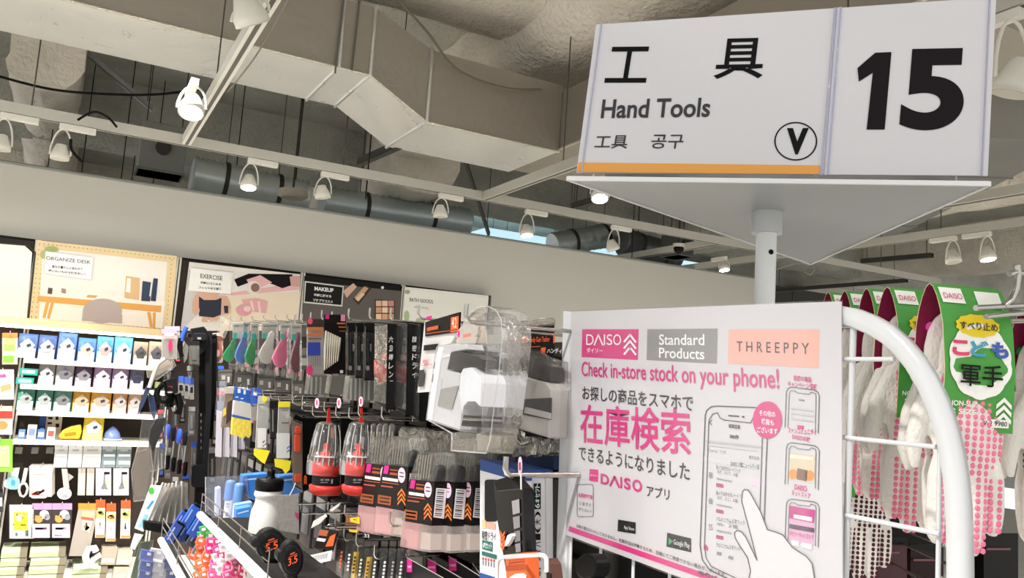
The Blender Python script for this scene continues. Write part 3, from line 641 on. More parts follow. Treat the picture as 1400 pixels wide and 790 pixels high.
A = [('teal pouch at the left end of the third shelf', 22, 47, 530, '#4b8f80', '#f5f5f3', '#9aa4a0'), ('teal pouch with white contents, second on the third shelf', 48, 72, 531, '#4f9080', '#f5f5f3', '#a2a8a4'), ('grey green pouch with slanted label on the third shelf', 72, 98, 532, '#5f9184', '#dfe2de', '#7a7a7c'), ('orange yellow pouch, left one of two, on the third shelf', 98, 123, 533, '#dca13e', '#f6f4ec', '#b5a68a'), ('orange yellow pouch, right one of two, on the third shelf', 123, 152, 533, '#e2a842', '#f8f6ee', '#b0a28e'), ('pale peach pouch on the third shelf', 153, 174, 534, '#d6a57a', '#c9beb6', '#b7aeaa'), ('pale grey peach pouch at the right end of the third shelf', 174, 193, 535, '#d0a888', '#cbc4be', '#b7b0ac')]
for l, x0, x1, y0, c, lo, tg in A: pouch('pouch', l, x0, x1, y0, 2, c, lo, tg, 'pouches on the wall shelves')
pouch('pouch', 'tall yellow pouch standing on the lowest shelf', 113, 142, 567, 3, '#ecc73a', '#d9c98a', '#cfd2cc', 'pouches on the wall shelves')
def P2(x, y, Y=FY+.03): return at(x, y, 'Y', Y)
def sbx(name, label, cat, x0, y0, x1, y1, shelf, c, dep=.06, dy=.02, strip=None, grp=None, zz=None, yv=None):
    """box packet standing on a shelf; pixel outline gives width and height"""
    yv = yv if yv is not None else FY+dy; z = SZ[shelf] if zz is None else zz
    a = P2(x0, y1, yv); b = P2(x1, y1, yv); h = P2((x0+x1)/2, y0, yv).z-P2((x0+x1)/2, y1, yv).z
    r = thing(name, label, cat, (a.x, yv, z), grp); wd = b.x-a.x-.002; q = MB(); q.box(0, 0, 0, wd, dep, h, mat(c, .45)); q.build('body', r, bevel=.003)
    if strip:
        q = MB(); q.box(wd*.15, -.0012, h*.3, wd*.85, -.0004, h*.75, mat(strip, .45)); q.build('label_panel', r)
    return r
z0 = SZ[1]
for k, (x0, x1, l) in enumerate(((22, 47, 'lower teal packet lying at the left end of the second shelf'), (25, 51, 'upper teal packet lying at the left end of the second shelf'))):
    sbx('flat_packet', l, 'packet', x0, 510, x1, 519, 1, '#2fa08e', .12, strip='#e2f0ec', zz=z0+k*.058, grp='teal packets')
A = [(24, 587, 34, 600, '#5f86c4', 'small blue box at the left end of the lowest shelf', '#dfe6f0'), (36, 580, 49, 600, '#e9e9ee', 'small white box on the lowest shelf', '#7d8fb8'), (50, 586, 61, 600, '#4a78b8', 'small blue box with white band on the lowest shelf', '#e9f0f0'), (63, 583, 75, 600, '#dcdfe2', 'pale box with red mark on the lowest shelf', '#c05a4a')]
for x0, y0, x1, y1, c, l, s in A: sbx('small_box', l, 'box', x0, y0, x1, y1, 3, c, .07, strip=s)
pt('display_card', 'beige card with small drawings propped behind the boxes on the lowest shelf', 'card', ('Y', FY+.14), [('card', 'poly', mat('#c9bca8', .6), .003, 0, [(63, 566), (86, 566), (82, 600), (58, 600)]), ('drawings', 'multi', -.001, [((66, 570, 72, 573), DARK), ((76, 569, 80, 574), DARK), ((65, 577, 71, 580), DARK), ((76, 579, 81, 584), DARK)])])
pt('display_card', 'navy card standing at the left on the lowest shelf', 'card', ('Y', FY+.12), [('card', 'poly', mat('#2c4374', .6), .003, 0, [(55, 568), (64, 566), (60, 600), (50, 600)]), ('mark', 'multi', -.001, [((55, 585, 60, 590), mat('#e8e8e8', .5))])])
pt('yellow_bag', 'yellow bag slumped on its side on the lowest shelf', 'bag', ('Y', FY+.04), [('bag', 'poly', mat('#e8bd38', .4), .05, 0, [(80, 596), (86, 588), (97, 583), (111, 580), (112, 590), (109, 600), (88, 600), (82, 600)]), ('label_panel', 'multi', -.001, [([(88, 592), (104, 590), (104, 595), (88, 597)], mat('#a5821c', .5))])], bevel=.01)
pt('blue_dome_pack', 'small blue domed pack on the lowest shelf', 'packet', ('Y', FY+.04), [('dome', 'lathe', mat('#7488bd', .2), 152.5, .05, [(600, 12), (597, 11), (591, 9), (586, 5), (583, 1)]), ('rim', 'lathe', mat('#dfe4ee', .3), 152.5, .05, [(601, 13), (599, 13)])])
# ---- hanging packs on the wall bay
CH = mat('#cfcac2', .25, .9)
def hookY(x, y, Y, ln=.22): return ('hook', 'tube', CH, .0025, 0, [(x, y), (x, y-4)])
def wall_pack(label, x0, y0, x1, y1, headc, bodyc, prints=(), dep=.02, name='hanging_pack', group=None, Y=FY+.06, header=.18, skew=0, cat='packaged goods'):
    hy = y0+(y1-y0)*header
    parts = [('card', 'poly', mat(bodyc, .45), dep, 0, [(x0, hy), (x1, hy), (x1+skew, y1), (x0+skew, y1)]), ('header', 'poly', mat(headc, .45), .003, -.001, [(x0, y0), (x1, y0), (x1, hy), (x0, hy)])]
    if prints: parts.append(('print', 'multi', -.003, list(prints)))
    r = pt(name, label, cat, ('Y', Y), parts, group)
    xc = (x0+x1)/2; a = at(xc, y0+2, 'Y', Y-.03); q = MB(); q.tube([(a.x, HY+.03, a.z-.002), (a.x, Y-.03, a.z), (a.x, Y-.035, a.z+.02)], .0025, CH, 6)
    h = tag(q.build('display_hook', origin=a), 'hook of the '+' '.join(label.split()[:13]), 'hook'); return r
G1 = 'small packs on the upper hooks of the wall bay'
for i, (x0, x1, c, b) in enumerate(((75, 93, '#dedede', '#c8c8c6'), (94, 113, '#e8e8e6', '#d6d8da'), (114, 139, '#d8d8d4', '#cfcbc2'), (140, 159, '#a9b4b6', '#77858a'), (160, 180, '#b2bcbc', '#7c8a8d'))):
    wall_pack(('pale grey', 'white', 'broad cream', 'slate grey', 'blue grey')[i]+' small hanging pack under the lowest shelf, %s of the row' % ORD[i], x0, 609, x1, 639, c, b, [((x0+2, 621, x1-2, 624), mat('#f2f2f0', .4)), ((x0+2, 630, x1-2, 635), mat('#e9e9e6', .4)), ((x0+5, 614, x1-5, 617), mat('#b0aeaa', .4))], group=G1, skew=-2, dep=.03)
for i, x in enumerate((27, 49, 69)):
    a = at(x, 608, 'Y', FY+.1); q = MB(); q.tube([(a.x, HY+.03, a.z), (a.x, FY+.05, a.z), (a.x, FY+.045, a.z+.02)], .003, CLRH, 6); q.box(a.x-.02, FY+.045, a.z-.05, a.x+.02, FY+.047, a.z-.01, CLRH)
    tag(q.build('empty_hook', origin=a), 'empty hook with clear price holder under the lowest shelf, %s from the left' % ORD[i], 'hook', 'empty hooks')
pt('pacifier_strap_pack', 'pale blue and white silicone holder pack hanging at the left of the bay', 'packaged goods', ('Y', FY+.06), [('card', 'poly', mat('#d6d4ce', .5), .004, .01, [(14, 640), (27, 639), (24, 655), (12, 655)]), ('white_loop', 'poly', mat('#e6e2da', .4), .02, .01, rr(5, 655, 22, 667, 5)), ('blue_clip', 'poly', mat('#8fcbe0', .35), .02, 0, rr(9, 652, 27, 669, 6)), ('clip_hole', 'multi', -.002, [(rr(15, 656, 21, 664, 3), mat('#4d98b4', .4))])])
pt('long_handle_tool', 'white handled scrubber with an oval ring end hanging beside the blue clip', 'tool', ('Y', FY+.06), [('handle', 'tube', mat('#e4e0d8', .4), .012, 0, [(36, 640), (33, 655), (31, 662)]), ('ring', 'tube', mat('#cdc7bd', .4), .008, 0, [(31, 660), (27, 664), (26, 670), (28, 677), (32, 679), (36, 675), (38, 667), (35, 661), (31, 660)])])
for k in range(3):
    wall_pack('clear pack with a red bristled brush, %s in its row on the hook' % ('front one', 'second one', 'rearmost one')[k], 40+k*1.5, 637-k*1.5, 71+k*2, 679-k*2, '#cfcac2', '#c4beb6', [((45, 645, 62, 648), mat('#eceae6', .4)), ([(56, 650), (60, 650), (61, 671), (57, 671)], mat('#e6dfd2', .4)), (rr(42, 669, 64, 681, 3), mat('#e9e2d8', .4)), ((43, 671, 63, 677), mat('#b5473c', .5))] if k == 0 else (), Y=FY+.05+k*.03, group='red brush packs', dep=.012)
pt('ladle_brush', 'white spoon shaped brush in clear wrap hanging under the small packs', 'tool', ('Y', FY+.06), [('handle', 'poly', mat('#bfb6ac', .35), .015, 0, [(84, 641), (92, 641), (95, 668), (87, 668)]), ('tag_card', 'poly', mat('#aaa49c', .5), .003, .02, [(88, 643), (101, 652), (94, 658), (86, 650)]), ('scoop', 'poly', mat('#e9e7e4', .3), .03, -.01, oval(88, 675, 10, 8)), ('scoop_mark', 'multi', -.013, [(oval(89, 678, 4, 2.5, 10), mat('#9a9c9e', .5))])], bevel=.004)
for i, (x0, x1) in enumerate(((107, 117), (119, 129))):
    wall_pack('narrow grey sleeve pack hanging left of the scissors, '+('left' if i == 0 else 'right')+' one of two', x0, 640, x1, 677, '#a8a096', '#bab4aa', [((x0+2, 652, x1-2, 672), mat('#d9d5ce', .4))], group='narrow grey sleeve packs', dep=.02, skew=-1)
SC = mat('#8f8f92', .3, .6)
for i, x in enumerate((131, 155)):
    x1 = x+21
    wall_pack('white scissors card hanging on the wall bay, '+('left' if i == 0 else 'right')+' one of two', x, 640, x1, 677, '#ded9de', '#e4e0e6', [([(x+11, 645), (x+12.5, 645), (x+13, 662), (x+10, 662)], SC), ([(x+10, 661), (x+13.5, 661), (x+16.5, 670), (x+12, 668), (x+8, 670), (x+7, 667)], SC), (oval(x+8, 670, 2.6, 2.6, 10), mat('#c9c9cc', .4)), (oval(x+15, 670, 2.6, 2.6, 10), mat('#c9c9cc', .4)), ((x+11.5, 645, x+19, 648.5), mat('#2b2b2e', .5)), (oval(x+16, 660, 2.5, 4, 8), mat('#dcc78e', .5))], group='scissors cards', dep=.01)
wall_pack('white headed pack with a yellow cat face card in the lower left row', 13, 690, 46, 736, '#ece8e0', '#cfcbc4', [((19, 700, 38, 725), mat('#efcb35', .5)), (oval(28, 708, 6.5, 5, 12), mat('#f3e6c8', .5)), ([(22, 705), (22.5, 701), (26, 703.5)], mat('#e88e2c', .5)), ([(34, 705), (33.5, 701), (30, 703.5)], mat('#e88e2c', .5)), (oval(28, 711, 1.2, 1, 8), DARK), ((18, 716, 27, 718), DARK), ((28, 717, 36, 718.5), mat('#e88e2c', .5)), ((17, 725, 38, 736), mat('#dedad4', .5)), ((34, 725, 39, 733), mat('#7a8486', .5)), ((21, 728, 24, 733), mat('#5a6a70', .5))])
for i, x in enumerate((44, 71.5)):
    wall_pack('pink headed pack with an orange bear and grey ball, '+('left' if i == 0 else 'right')+' one of two', x, 688, x+27, 735, '#e28fc4', '#38302e', [(oval(x+16.5, 703, 6.5, 6, 14), mat('#cfccd2', .4)), (oval(x+20.5, 706.5, 4, 4.5, 12), mat('#8f949c', .4)), (oval(x+9, 709.5, 5.5, 5, 12), mat('#e0964e', .5)), (oval(x+5.5, 706, 1.8, 1.8, 8), mat('#e0964e', .5)), (oval(x+12, 705.5, 1.8, 1.8, 8), mat('#e0964e', .5)), ((x, 716, x+24, 735), mat('#dcc6dc', .5)), ((x+4, 721, x+20, 724), mat('#d9a9c8', .5)), ((x+3, 731, x+14, 733), mat('#8d8490', .5))], group='pink headed packs', skew=-1.5)
wall_pack('orange headed long pack with a wooden spoon picture, hanging askew', 107, 688, 134, 760, '#ec8a34', '#a39a90', [([(112, 698), (129, 699), (128, 708), (112, 706)], mat('#e8b98e', .5)), ([(111, 706), (128, 709), (128, 711), (111, 709)], mat('#d9603a', .5)), ([(113, 711), (126, 713), (122, 728), (112, 724)], mat('#e4dccf', .5)), ([(117, 714), (120, 714), (124, 725), (118, 727), (114, 720)], mat('#b07a4a', .5))], header=.11, skew=-13)
for i, x in enumerate((131, 145.5, 165.5)):
    dz = (0, 5, 1)[i]
    wall_pack('narrow orange topped pack with green leaf, %s from the left' % ORD[i], x, 686+dz-3, x+13, 735+dz, '#e2582c', '#e6ddd0', [((x+.5, 697+dz, x+12.5, 708+dz), mat('#f0b878', .5)), (oval(x+6.5, 702+dz, 5, 3.5, 10), mat('#8fae5a', .5)), ((x+1, 712+dz, x+12, 728+dz), mat('#efeae2', .5)), ([(x+5, 714+dz), (x+7, 714+dz), (x+7.5, 722+dz), (x+4.5, 723+dz)], T), ((x, 731+dz, x+13, 734+dz), mat('#e0874e', .5))], group='narrow orange topped packs', header=.22, skew=-1)
# price rail strips
for y, x0, x1 in ((690, 6, 190), (741, 6, 190)):
    pass
# stacks of pale green boxes at the bottom of the bay
zs = at(60, 790, 'Y', FY).z-.12
dv = [(-2, 37, 0), (40, 92, 1), (100, 150, 2)]
for c, (x0, x1, kk) in enumerate(dv):
    zt_ = at((x0+x1)/2, (753, 752, 775)[kk], 'Y', FY).z; n = 6 if kk < 2 else 3; hh = .052
    for j in range(n):
        z = zt_-.045-(j)*hh; a = at(x0, 770, 'Y', FY); b = at(x1, 770, 'Y', FY)
        r = thing('flat_green_box', 'pale green lidded box, %s from the top in the %s stack at the bay foot' % (ORD[j], ('left', 'middle', 'right')[kk]), 'box', (a.x+random.uniform(-.008, .008), FY+.01, z), 'pale green boxes stacked at the bay foot')
        q = MB(); q.box(0, 0, 0, b.x-a.x-.05, .25, hh-.004, mat('#a8b28e', .5)); q.build('side', r, bevel=.003)
        q = MB(); q.box(.004, -.001, hh-.02, b.x-a.x-.054, .1, hh-.0035, mat('#cdd6b4', .5)); q.build('lid', r)
        q = MB(); q.box(b.x-a.x-.05, .0, 0, b.x-a.x-.012, .25, hh-.004, mat('#7f7664', .6)); q.build('end_flap', r)
    zlow = zt_-.045-(n-1)*hh
    q = MB(); q.box(a.x-.01, FY-.0, zlow-.06, b.x+.01, HY+.02, zlow-.001, mat('#8b8378', .6)); tag(q.build('base_tray', origin=(a.x, FY, zlow-.03)), 'low tray under the %s stack of green boxes' % ('left', 'middle', 'right')[kk], 'tray')
for i, (x, y, h, l) in enumerate(((137, 750, 22, 'grey brown box leaning beside the white hooks at the bay foot'), (158, 754, 18, 'beige carton at the right of the bay foot'), (153, 775, 16, 'lower beige carton under the right carton at the bay foot'))):
    pt('carton', l, 'box', ('Y', FY+.0), [('body', 'poly', mat(('#a59a8a', '#b9ab9c', '#b5a795')[i], .6), .15, 0, [(x+3, y), (x+24, y), (x+20, y+h), (x, y+h)]), ('front_label', 'multi', -.001, [([(x+3, y+h*.6), (x+19, y+h*.6), (x+18, y+h*.85), (x+2, y+h*.85)], mat('#d8ccb8', .6))])])
pt('white_utility_hooks', 'heap of white plastic utility hooks tied together at the bay foot', 'hooks', ('Y', FY-.02), [('hook', 'tube', mat('#dfe0e0', .3), .022, 0, [(119, 771), (117, 760), (121, 750), (129, 749), (131, 754)]), ('hook', 'tube', mat('#d4d6d8', .3), .02, .02, [(124, 772), (128, 764), (134, 760), (138, 758)]), ('hook', 'tube', mat('#e6e6e4', .3), .02, .03, [(121, 768), (130, 774), (134, 773)]), ('tag_card', 'poly', mat('#dedcd6', .5), .003, -.02, [(104, 772), (116, 770), (122, 776), (108, 777)])])
# goods of the leftmost bay, cut by the picture edge
A = [('orange and green pack hanging left of the topmost shelf', 3, 455, 24, 498, '#e2733c', '#d9c9a8', [((6, 462, 21, 470), mat('#e79a6a', .5)), ((5, 470, 20, 480), mat('#8cc25a', .5)), ((5, 480, 19, 486), mat('#e9e4d2', .5)), ((4, 486, 19, 495), mat('#79b83e', .5))]),
     ('white and pink pack with an orange picture at the left edge', -12, 505, 19, 546, '#f0d9e4', '#efe9e4', [([(0, 528), (14, 524), (16, 531), (2, 536)], mat('#ea9a68', .5)), ((-4, 512, 8, 516), mat('#d6559a', .5))]),
     ('red banded pack of brown goods at the left edge', -14, 555, 17, 594, '#e2c2ae', '#dcd3c8', [((-14, 562, 17, 572), mat('#d83c34', .5)), (oval(3, 581, 8, 6, 10), mat('#c08a4e', .5)), ((-14, 574, -2, 590), mat('#b98548', .5))]),
     ('lime green pack with a tan window at the left edge', -16, 600, 17, 645, '#7cc43c', '#86cc42', [((-10, 609, 13, 638), mat('#cbb68a', .5)), ((-8, 612, 8, 616), mat('#e8e0cc', .5))]),
     ('dark pack with a white tip low at the left edge', -16, 668, 4, 700, '#2b2a2b', '#333235', [((-2, 680, 3, 692), mat('#e0e0e0', .4))])]
for l, x0, y0, x1, y1, hc, bc, pr in A: wall_pack(l, x0, y0, x1, y1, hc, bc, pr, Y=FY+.02, dep=.03, header=.16)
# clear divider at the right end of the bay
a = at(199, 700, 'Y', FY-.1)
r = thing('clear_divider', 'tall clear acrylic divider at the right end of the wall shelves', 'divider', (xs[2]-.03, FY-.12, .7)); q = MB(); q.box(-.003, 0, 0, 0, .4, .98, CLR); q.build('sheet', r); q = MB(); q.tube([(0, 0, 0), (0, 0, .98)], .004, clear('#ffffff', .35), 6); q.build('front_edge', r)
# ------------------------------------------------------------------ hanging aisle sign (triangular, on a pole)
SZ_ = 1.93
def ps(x, y): return at(x, y, 'Z', SZ_)
A_, B_, C_ = ps(776, 241), ps(1353, 248), ps(1108, 358)
pole = ps(1049, 287)
r = thing('aisle_sign', 'white triangular aisle sign on a pole reading Hand Tools and 15', 'sign', pole); OG = r.location.copy()
q = MB(); q.prism([A_-Vector((0, 0, .006)), B_-Vector((0, 0, .006)), C_-Vector((0, 0, .006))], (0, 0, .006), mat('#aeb0b3', .25)); q.build('tray', r, origin=OG)
q = MB(); rimm = mat('#f1f2f2', .3)
for a, b in ((A_, B_), (B_, C_), (C_, A_)):
    n = (b-a).cross(Vector((0, 0, 1))).normalized()*.003; q.prism([a+n, b+n, b+n+Vector((0, 0, -.009)), a+n+Vector((0, 0, -.009))], -n*2, rimm)
e = q.build('tray_rim', r, origin=OG); e['kind'] = 'stuff'
q = MB(); q.lathe(pole, (0, 0, -1), [(0, .034), (.055, .034)], mat('#cfd1d2', .3), 24); q.build('pole_socket', r, origin=OG)
q = MB(); q.tube([pole-Vector((0, 0, .05)), (pole.x, pole.y, .0)], .023, mat('#eef0f0', .3), 20); po = q.build('pole', r, origin=OG)
hv = (CAM-pole).normalized(); hv.z = 0; hv.normalize()
side = hv.cross(Vector((0, 0, 1)))
q = MB(); hp_ = pole+Vector((0, 0, -.10))+(hv-side*.55).normalized()*.0225; q.lathe(hp_, (hv-side*.55).normalized(), [(-.002, .006), (.0008, .006)], mat('#15181c', .5), 14); q.build('adjusting_hole', po, origin=OG)
# front face plane: through A and B, leaning slightly
ab = (B_-A_).normalized(); inw = Vector((0, 0, 1)).cross(ab); inw = inw if inw.dot(C_-A_) > 0 else -inw
def onplane(px, py, o, n):
    d = ray(px, py); return CAM+d*((o-CAM).dot(n)/d.dot(n))
nrm = (ab.cross((Vector((0, 0, 1))+inw*.04).normalized())).normalized()
if nrm.dot(CAM-A_) < 0: nrm = -nrm
fo = A_+inw*.012
def SQ(x, y, k=0): return onplane(x, y, fo+nrm*k, nrm)
FQ = [(815, 33.5), (1362, -4), (1350.5, 240), (788, 236)]
q = MB(); q.prism([SQ(*p) for p in FQ], -nrm*.004, mat('#dcdbe0', .35)); q.build('front_panel', r, origin=OG)
# the two other faces stand along the other edges
top = (SQ(815, 33.5)-SQ(788, 236)).length
for nm, a, b in (('side_panel', A_, C_), ('side_panel', B_, C_)):
    d = (b-a).normalized(); q = MB(); a2, b2 = a.lerp(b, .06)+ab*.01*(1 if a is A_ else -1)*3, a.lerp(b, .98); q.prism([a2+Vector((0, 0, .012)), b2+Vector((0, 0, .012)), b2+Vector((0, 0, top)), a2+Vector((0, 0, top))], d.cross(Vector((0, 0, 1)))*.003, mat('#e9e9ec', .4)); q.build(nm, r, origin=OG)
INKS = mat('#15151a', .5); GREYI = mat('#3b3b3f', .5)
q = MB()
for (x0, y0, x1, y1, w_) in ((822, 33, 795, 237, 2), (1142, 10, 1123, 239, 2), (1150, 9, 1132, 239, 2), (1354, -4, 1343, 240, 2)):
    q.prism([SQ(x0-w_/2, y0, .004), SQ(x0+w_/2, y0, .004), SQ(x1+w_/2, y1, .004), SQ(x1-w_/2, y1, .004)], -nrm*.004, clear('#dfe0f4', .5, .1))
q.prism([SQ(1145, 10, .003), SQ(1149, 10, .003), SQ(1131, 239, .003), SQ(1127, 239, .003)], -nrm*.002, mat('#c9c9dd', .3)); e = q.build('holder_edges', r, origin=OG); e['kind'] = 'stuff'
q = MB()
def st(s, bl, br, tl, m, bold=.012, k=.0012): o = SQ(*bl, k); q.text(s, o, SQ(*br, k)-o, SQ(*tl, k)-o, m, bold)
st('工', (826, 113), (883, 113), (834, 64), INKS, .012); st('具', (975, 108), (1042, 107), (982, 53), INKS, .012)
st('Hand Tools', (821, 162), (970, 160), (824, 136), GREYI, .02)
st('工具', (812, 203), (857, 203), (815, 185), GREYI, .01); st('공구', (889, 203), (933, 203), (892, 184), GREYI, .01)
q.prism([SQ(x, y, .0016) for x, y in ((791, 222), (1121, 226), (1120, 238), (789, 235))], -nrm*.0008, mat('#efa954', .5))
q.prism([SQ(750+u/2.154, v/2.154, .0016) for u, v in ((910, 200), (962, 155), (1010, 153), (990, 381), (937, 381), (955, 214), (914, 240))], -nrm*.0008, mat('#221a20', .5)); st('5', (1229, 178), (1315, 178), (1238, 67), mat('#221a20', .5), .035)
# circled letter
for k in range(32):
    a0, a1 = 2*math.pi*k/32, 2*math.pi*(k+1)/32; cx, cy = 1088, 193
    pp = [(cx+ (29.5 if j in (0, 1) else 27.5)*math.cos(a), cy+(26.5 if j in (0, 1) else 24.7)*math.sin(a)) for j, a in enumerate((a0, a1, a1, a0))]
    q.quad(*[SQ(x, y, .0012) for x, y in pp], INKS)
st('V', (1074, 211), (1104, 211), (1076, 175), INKS, .05)
q.build('lettering', r, origin=OG)
# ------------------------------------------------------------------ white end fence with the store notice
FX = .81
W2 = mat('#cfd1d4', .3, coat=.3)
def fx(x, y, o=0): return at(x, y, 'X', FX+o)
r = thing('wire_fence', 'white steel fence with arched top and thin bars beside the gloves', 'fence', fx(757, 790)); OG = r.location.copy()
q = MB(); a, b = fx(764, 426), fx(751, 868); q.prism([fx(769.5, 425), fx(782, 426), fx(771, 868), fx(757, 868)], (.012, 0, 0), W2); q.build('left_post', r, origin=OG, bevel=.002)
arc = [(1120, 429), (1150, 431.5), (1168, 435), (1190, 444), (1212, 457), (1232, 475), (1250, 497), (1266, 523), (1280, 553), (1291, 586), (1299, 620), (1304.5, 655), (1307.5, 690), (1309, 730), (1309.5, 770), (1310, 830), (1310, 900)]
q = MB(); P = [fx(x, y) for x, y in arc]; q.tube(P, (.0155, .011), W2, 4, flat=None) if False else None
vs = []; n = len(P)
prof = [(-.0115, 0), (-.009, -.005), (.009, -.005), (.0115, 0), (.0115, .009), (-.0115, .009)]
for i, p in enumerate(P):
    d = (P[min(i+1, n-1)]-P[max(i-1, 0)]).normalized(); s = Vector((1, 0, 0)).cross(d).normalized()
    for (u, v) in prof: vs.append(p+s*u+Vector((v, 0, 0)))
fs = []
for i in range(n-1):
    for k in range(6): fs.append((i*6+k, i*6+(k+1) % 6, (i+1)*6+(k+1) % 6, (i+1)*6+k))
q.add(vs, fs, W2, True); q.build('arched_rail', r, origin=OG)
for x0, y0, x1, y1 in ((1167, 440, 1153, 880), (1286, 560, 1281, 880)) + tuple((x, 428, x-12, 880) for x in (789, 830, 875, 925, 980, 1042, 1104)):
    q = MB(); q.tube([fx(x0, y0, .004), fx(x1, y1, .004)], .0026 if x0 < 1150 or x0 > 1200 else .004, W2, 8); q.build('upright_bar', r, origin=OG)
for i, (yl, xr, yr, vx) in enumerate(((535, 1222, 491, 0), (562, 0, 0, 0), (608, 1281, 611, 0), (687, 1287, 730, 0), (760, 1290, 850, 0))):
    if i == 1: continue
    z = (fx(1154, (489, 0, 594, 703, 815)[i])).z
    yy0 = at(768, 600, 'X', FX).y; yy1 = fx((1222, 0, 1281, 1287, 1290)[i], 600).y
    if i > 0: pass
    q = MB(); q.tube([(FX+.008, yy0, z-.005), (FX-.001, yy1, fx(xr, yr).z)], .0028, W2, 8); q.build('cross_bar', r, origin=OG)
q = MB(); q.lathe(fx(752.5, 743), (-1, 0, 0), [(-.002, .007), (.003, .006), (.005, .003)], mat('#9d9c9a', .3, .9), 12); q.build('screw', r, origin=OG, label='round steel screw head')
# notice
NX = FX-.008
def nq(x, y, k=0): return at(x, y, 'X', NX-k)
r = thing('store_notice', 'laminated white notice about checking store stock by phone, fixed to the white fence', 'poster', nq(775, 731)); OG = r.location.copy()
cor = [(782, 426), (1150, 412), (1152, 872), (774, 731)]
q = MB(); q.prism([nq(*c) for c in cor], (.0015, 0, 0), mat('#d0ced3', .45)); q.build('sheet', r, origin=OG)
q = MB(); q.prism([nq(*c, .0030) for c in ((780, 424), (1152, 410), (1154, 875), (772, 733))], (.0006, 0, 0), clear('#ffffff', .0, .2, .35, 0)); q.build('laminate', r, origin=OG)
q = MB(); PKN = mat('#d22a80', .5); G8 = mat('#8c8b8c', .5); SAL = mat('#efb0a2', .5); WH = mat('#f3f2f4', .5); K1 = .0004
def R4(pts, m, k=K1): q.prism([nq(*p, k) for p in pts], (.0002, 0, 0), m)
def TX(s, bl, br, tl, m, bold=.01, k=.0010): o = nq(*bl, k); q.text(s, o, nq(*br, k)-o, nq(*tl, k)-o, m, bold)
def LN(pts, m, w=1.0, k=.0010, closed=False):
    n = len(pts)
    for i in range(n if closed else n-1):
        (x0, y0), (x1, y1) = pts[i], pts[(i+1) % n]; L = math.hypot(x1-x0, y1-y0) or 1; ux, uy = (x1-x0)/L*w*.3, (y1-y0)/L*w*.3; dx, dy = -(y1-y0)/L*w/2, (x1-x0)/L*w/2
        q.quad(nq(x0+dx-ux, y0+dy-uy, k), nq(x1+dx+ux, y1+dy+uy, k), nq(x1-dx+ux, y1-dy+uy, k), nq(x0-dx-ux, y0-dy-uy, k), m)
R4([(796, 450), (873, 450), (872, 492), (795, 488)], PKN); R4([(885, 450), (981, 449), (980, 497), (884, 492)], G8); R4([(996, 450), (1120, 450), (1119, 503), (995, 497)], SAL)
# logo letters with an open A
for s, a, b in (('D', 801.5, 811.5), ('I', 825.5, 827.2), ('S', 829.5, 837), ('O', 838.5, 849)): TX(s, (a, 471.5), (b, 471.6), (a, 457), WH, .0)
LN([(812.5, 471.5), (818, 457.5), (824, 471.5)], WH, 1.8)
TX('ダイソー', (802, 482), (824, 483), (802, 475), WH, .01)
for k in range(3): LN([(853.5, 467+k*8.5), (861.3, 457.5+k*8.5), (869, 467.5+k*8.5)], WH, 2.6)
TX('Standard', (901, 471.5), (963, 472), (901, 457), WH, .012); TX('Products', (901, 489), (963, 491.5), (901, 475), WH, .012)
TX('T H R E E P P Y', (1007, 480), (1106, 484), (1007, 466.5), mat('#3a2c2c', .5), .0)
TX('Check in-store stock on your phone!', (795, 520), (1066, 540), (795, 494), PKN, .012)
TX('お探しの商品をスマホで', (796, 546), (948, 563), (796, 527), mat('#26242a', .5), .01)
TX('在庫検索', (793, 605), (945, 624), (793, 552), PKN, .014)
TX('できるようになりました', (791, 628), (943, 657), (791, 609), mat('#26242a', .5), .01)
R4([(806, 641), (818, 642), (817.5, 659), (805.5, 657)], PKN); TX('ダイソー', (807, 651), (817, 652), (807, 648), WH, .01)
for s, a, b in (('D', 821, 832.5), ('I', 848, 850.3), ('S', 853, 862), ('O', 864.5, 877.5)): TX(s, (a, 661+(a-821)*.22), (b, 661+(b-821)*.22), (a, 647+(a-821)*.17), PKN, .03)
LN([(834, 663.5), (840, 651.5), (846, 665.5)], PKN, 2.8)
TX('アプリ', (884, 678), (915, 684), (884, 663), mat('#26242a', .5), .01)
LN(rr(789, 662, 811, 706, 3), mat('#55535a', .5), .7, closed=True)
TX('会員登録不要', (790.5, 679), (810, 683), (790.5, 673), PKN, .02); TX('いますぐ', (792, 690), (808, 693), (792, 685), INKS, .0); TX('ダウンロード', (791, 698), (809, 702), (791, 693), INKS, .0)
# store badges
R4([(845, 710), (869, 714), (869, 730), (844, 726)], mat('#1b1a1c', .5)); TX('App Store', (853, 724), (867, 727), (853, 718), WH, .0, .001)
R4([(912, 728), (945, 736), (945, 755), (911, 747)], mat('#1b1a1c', .5)); TX('Google Play', (921, 746), (943, 751.5), (921, 737), WH, .0, .001)
R4([(914, 735), (920, 740), (914, 745)], mat('#39a36a', .5), .001)
R4([(778, 719), (1152, 849), (1152, 858), (777, 726)], PKN)
TX('お取り置きはいたしておりません。在庫状況は変動するため、店頭にてご用意できない場合がございます。', (788, 721), (993, 790), (788, 716), mat('#3a383c', .5), .01); TX('画像はイメージです', (955, 785), (1040, 812), (955, 779), mat('#3a383c', .5), .01)
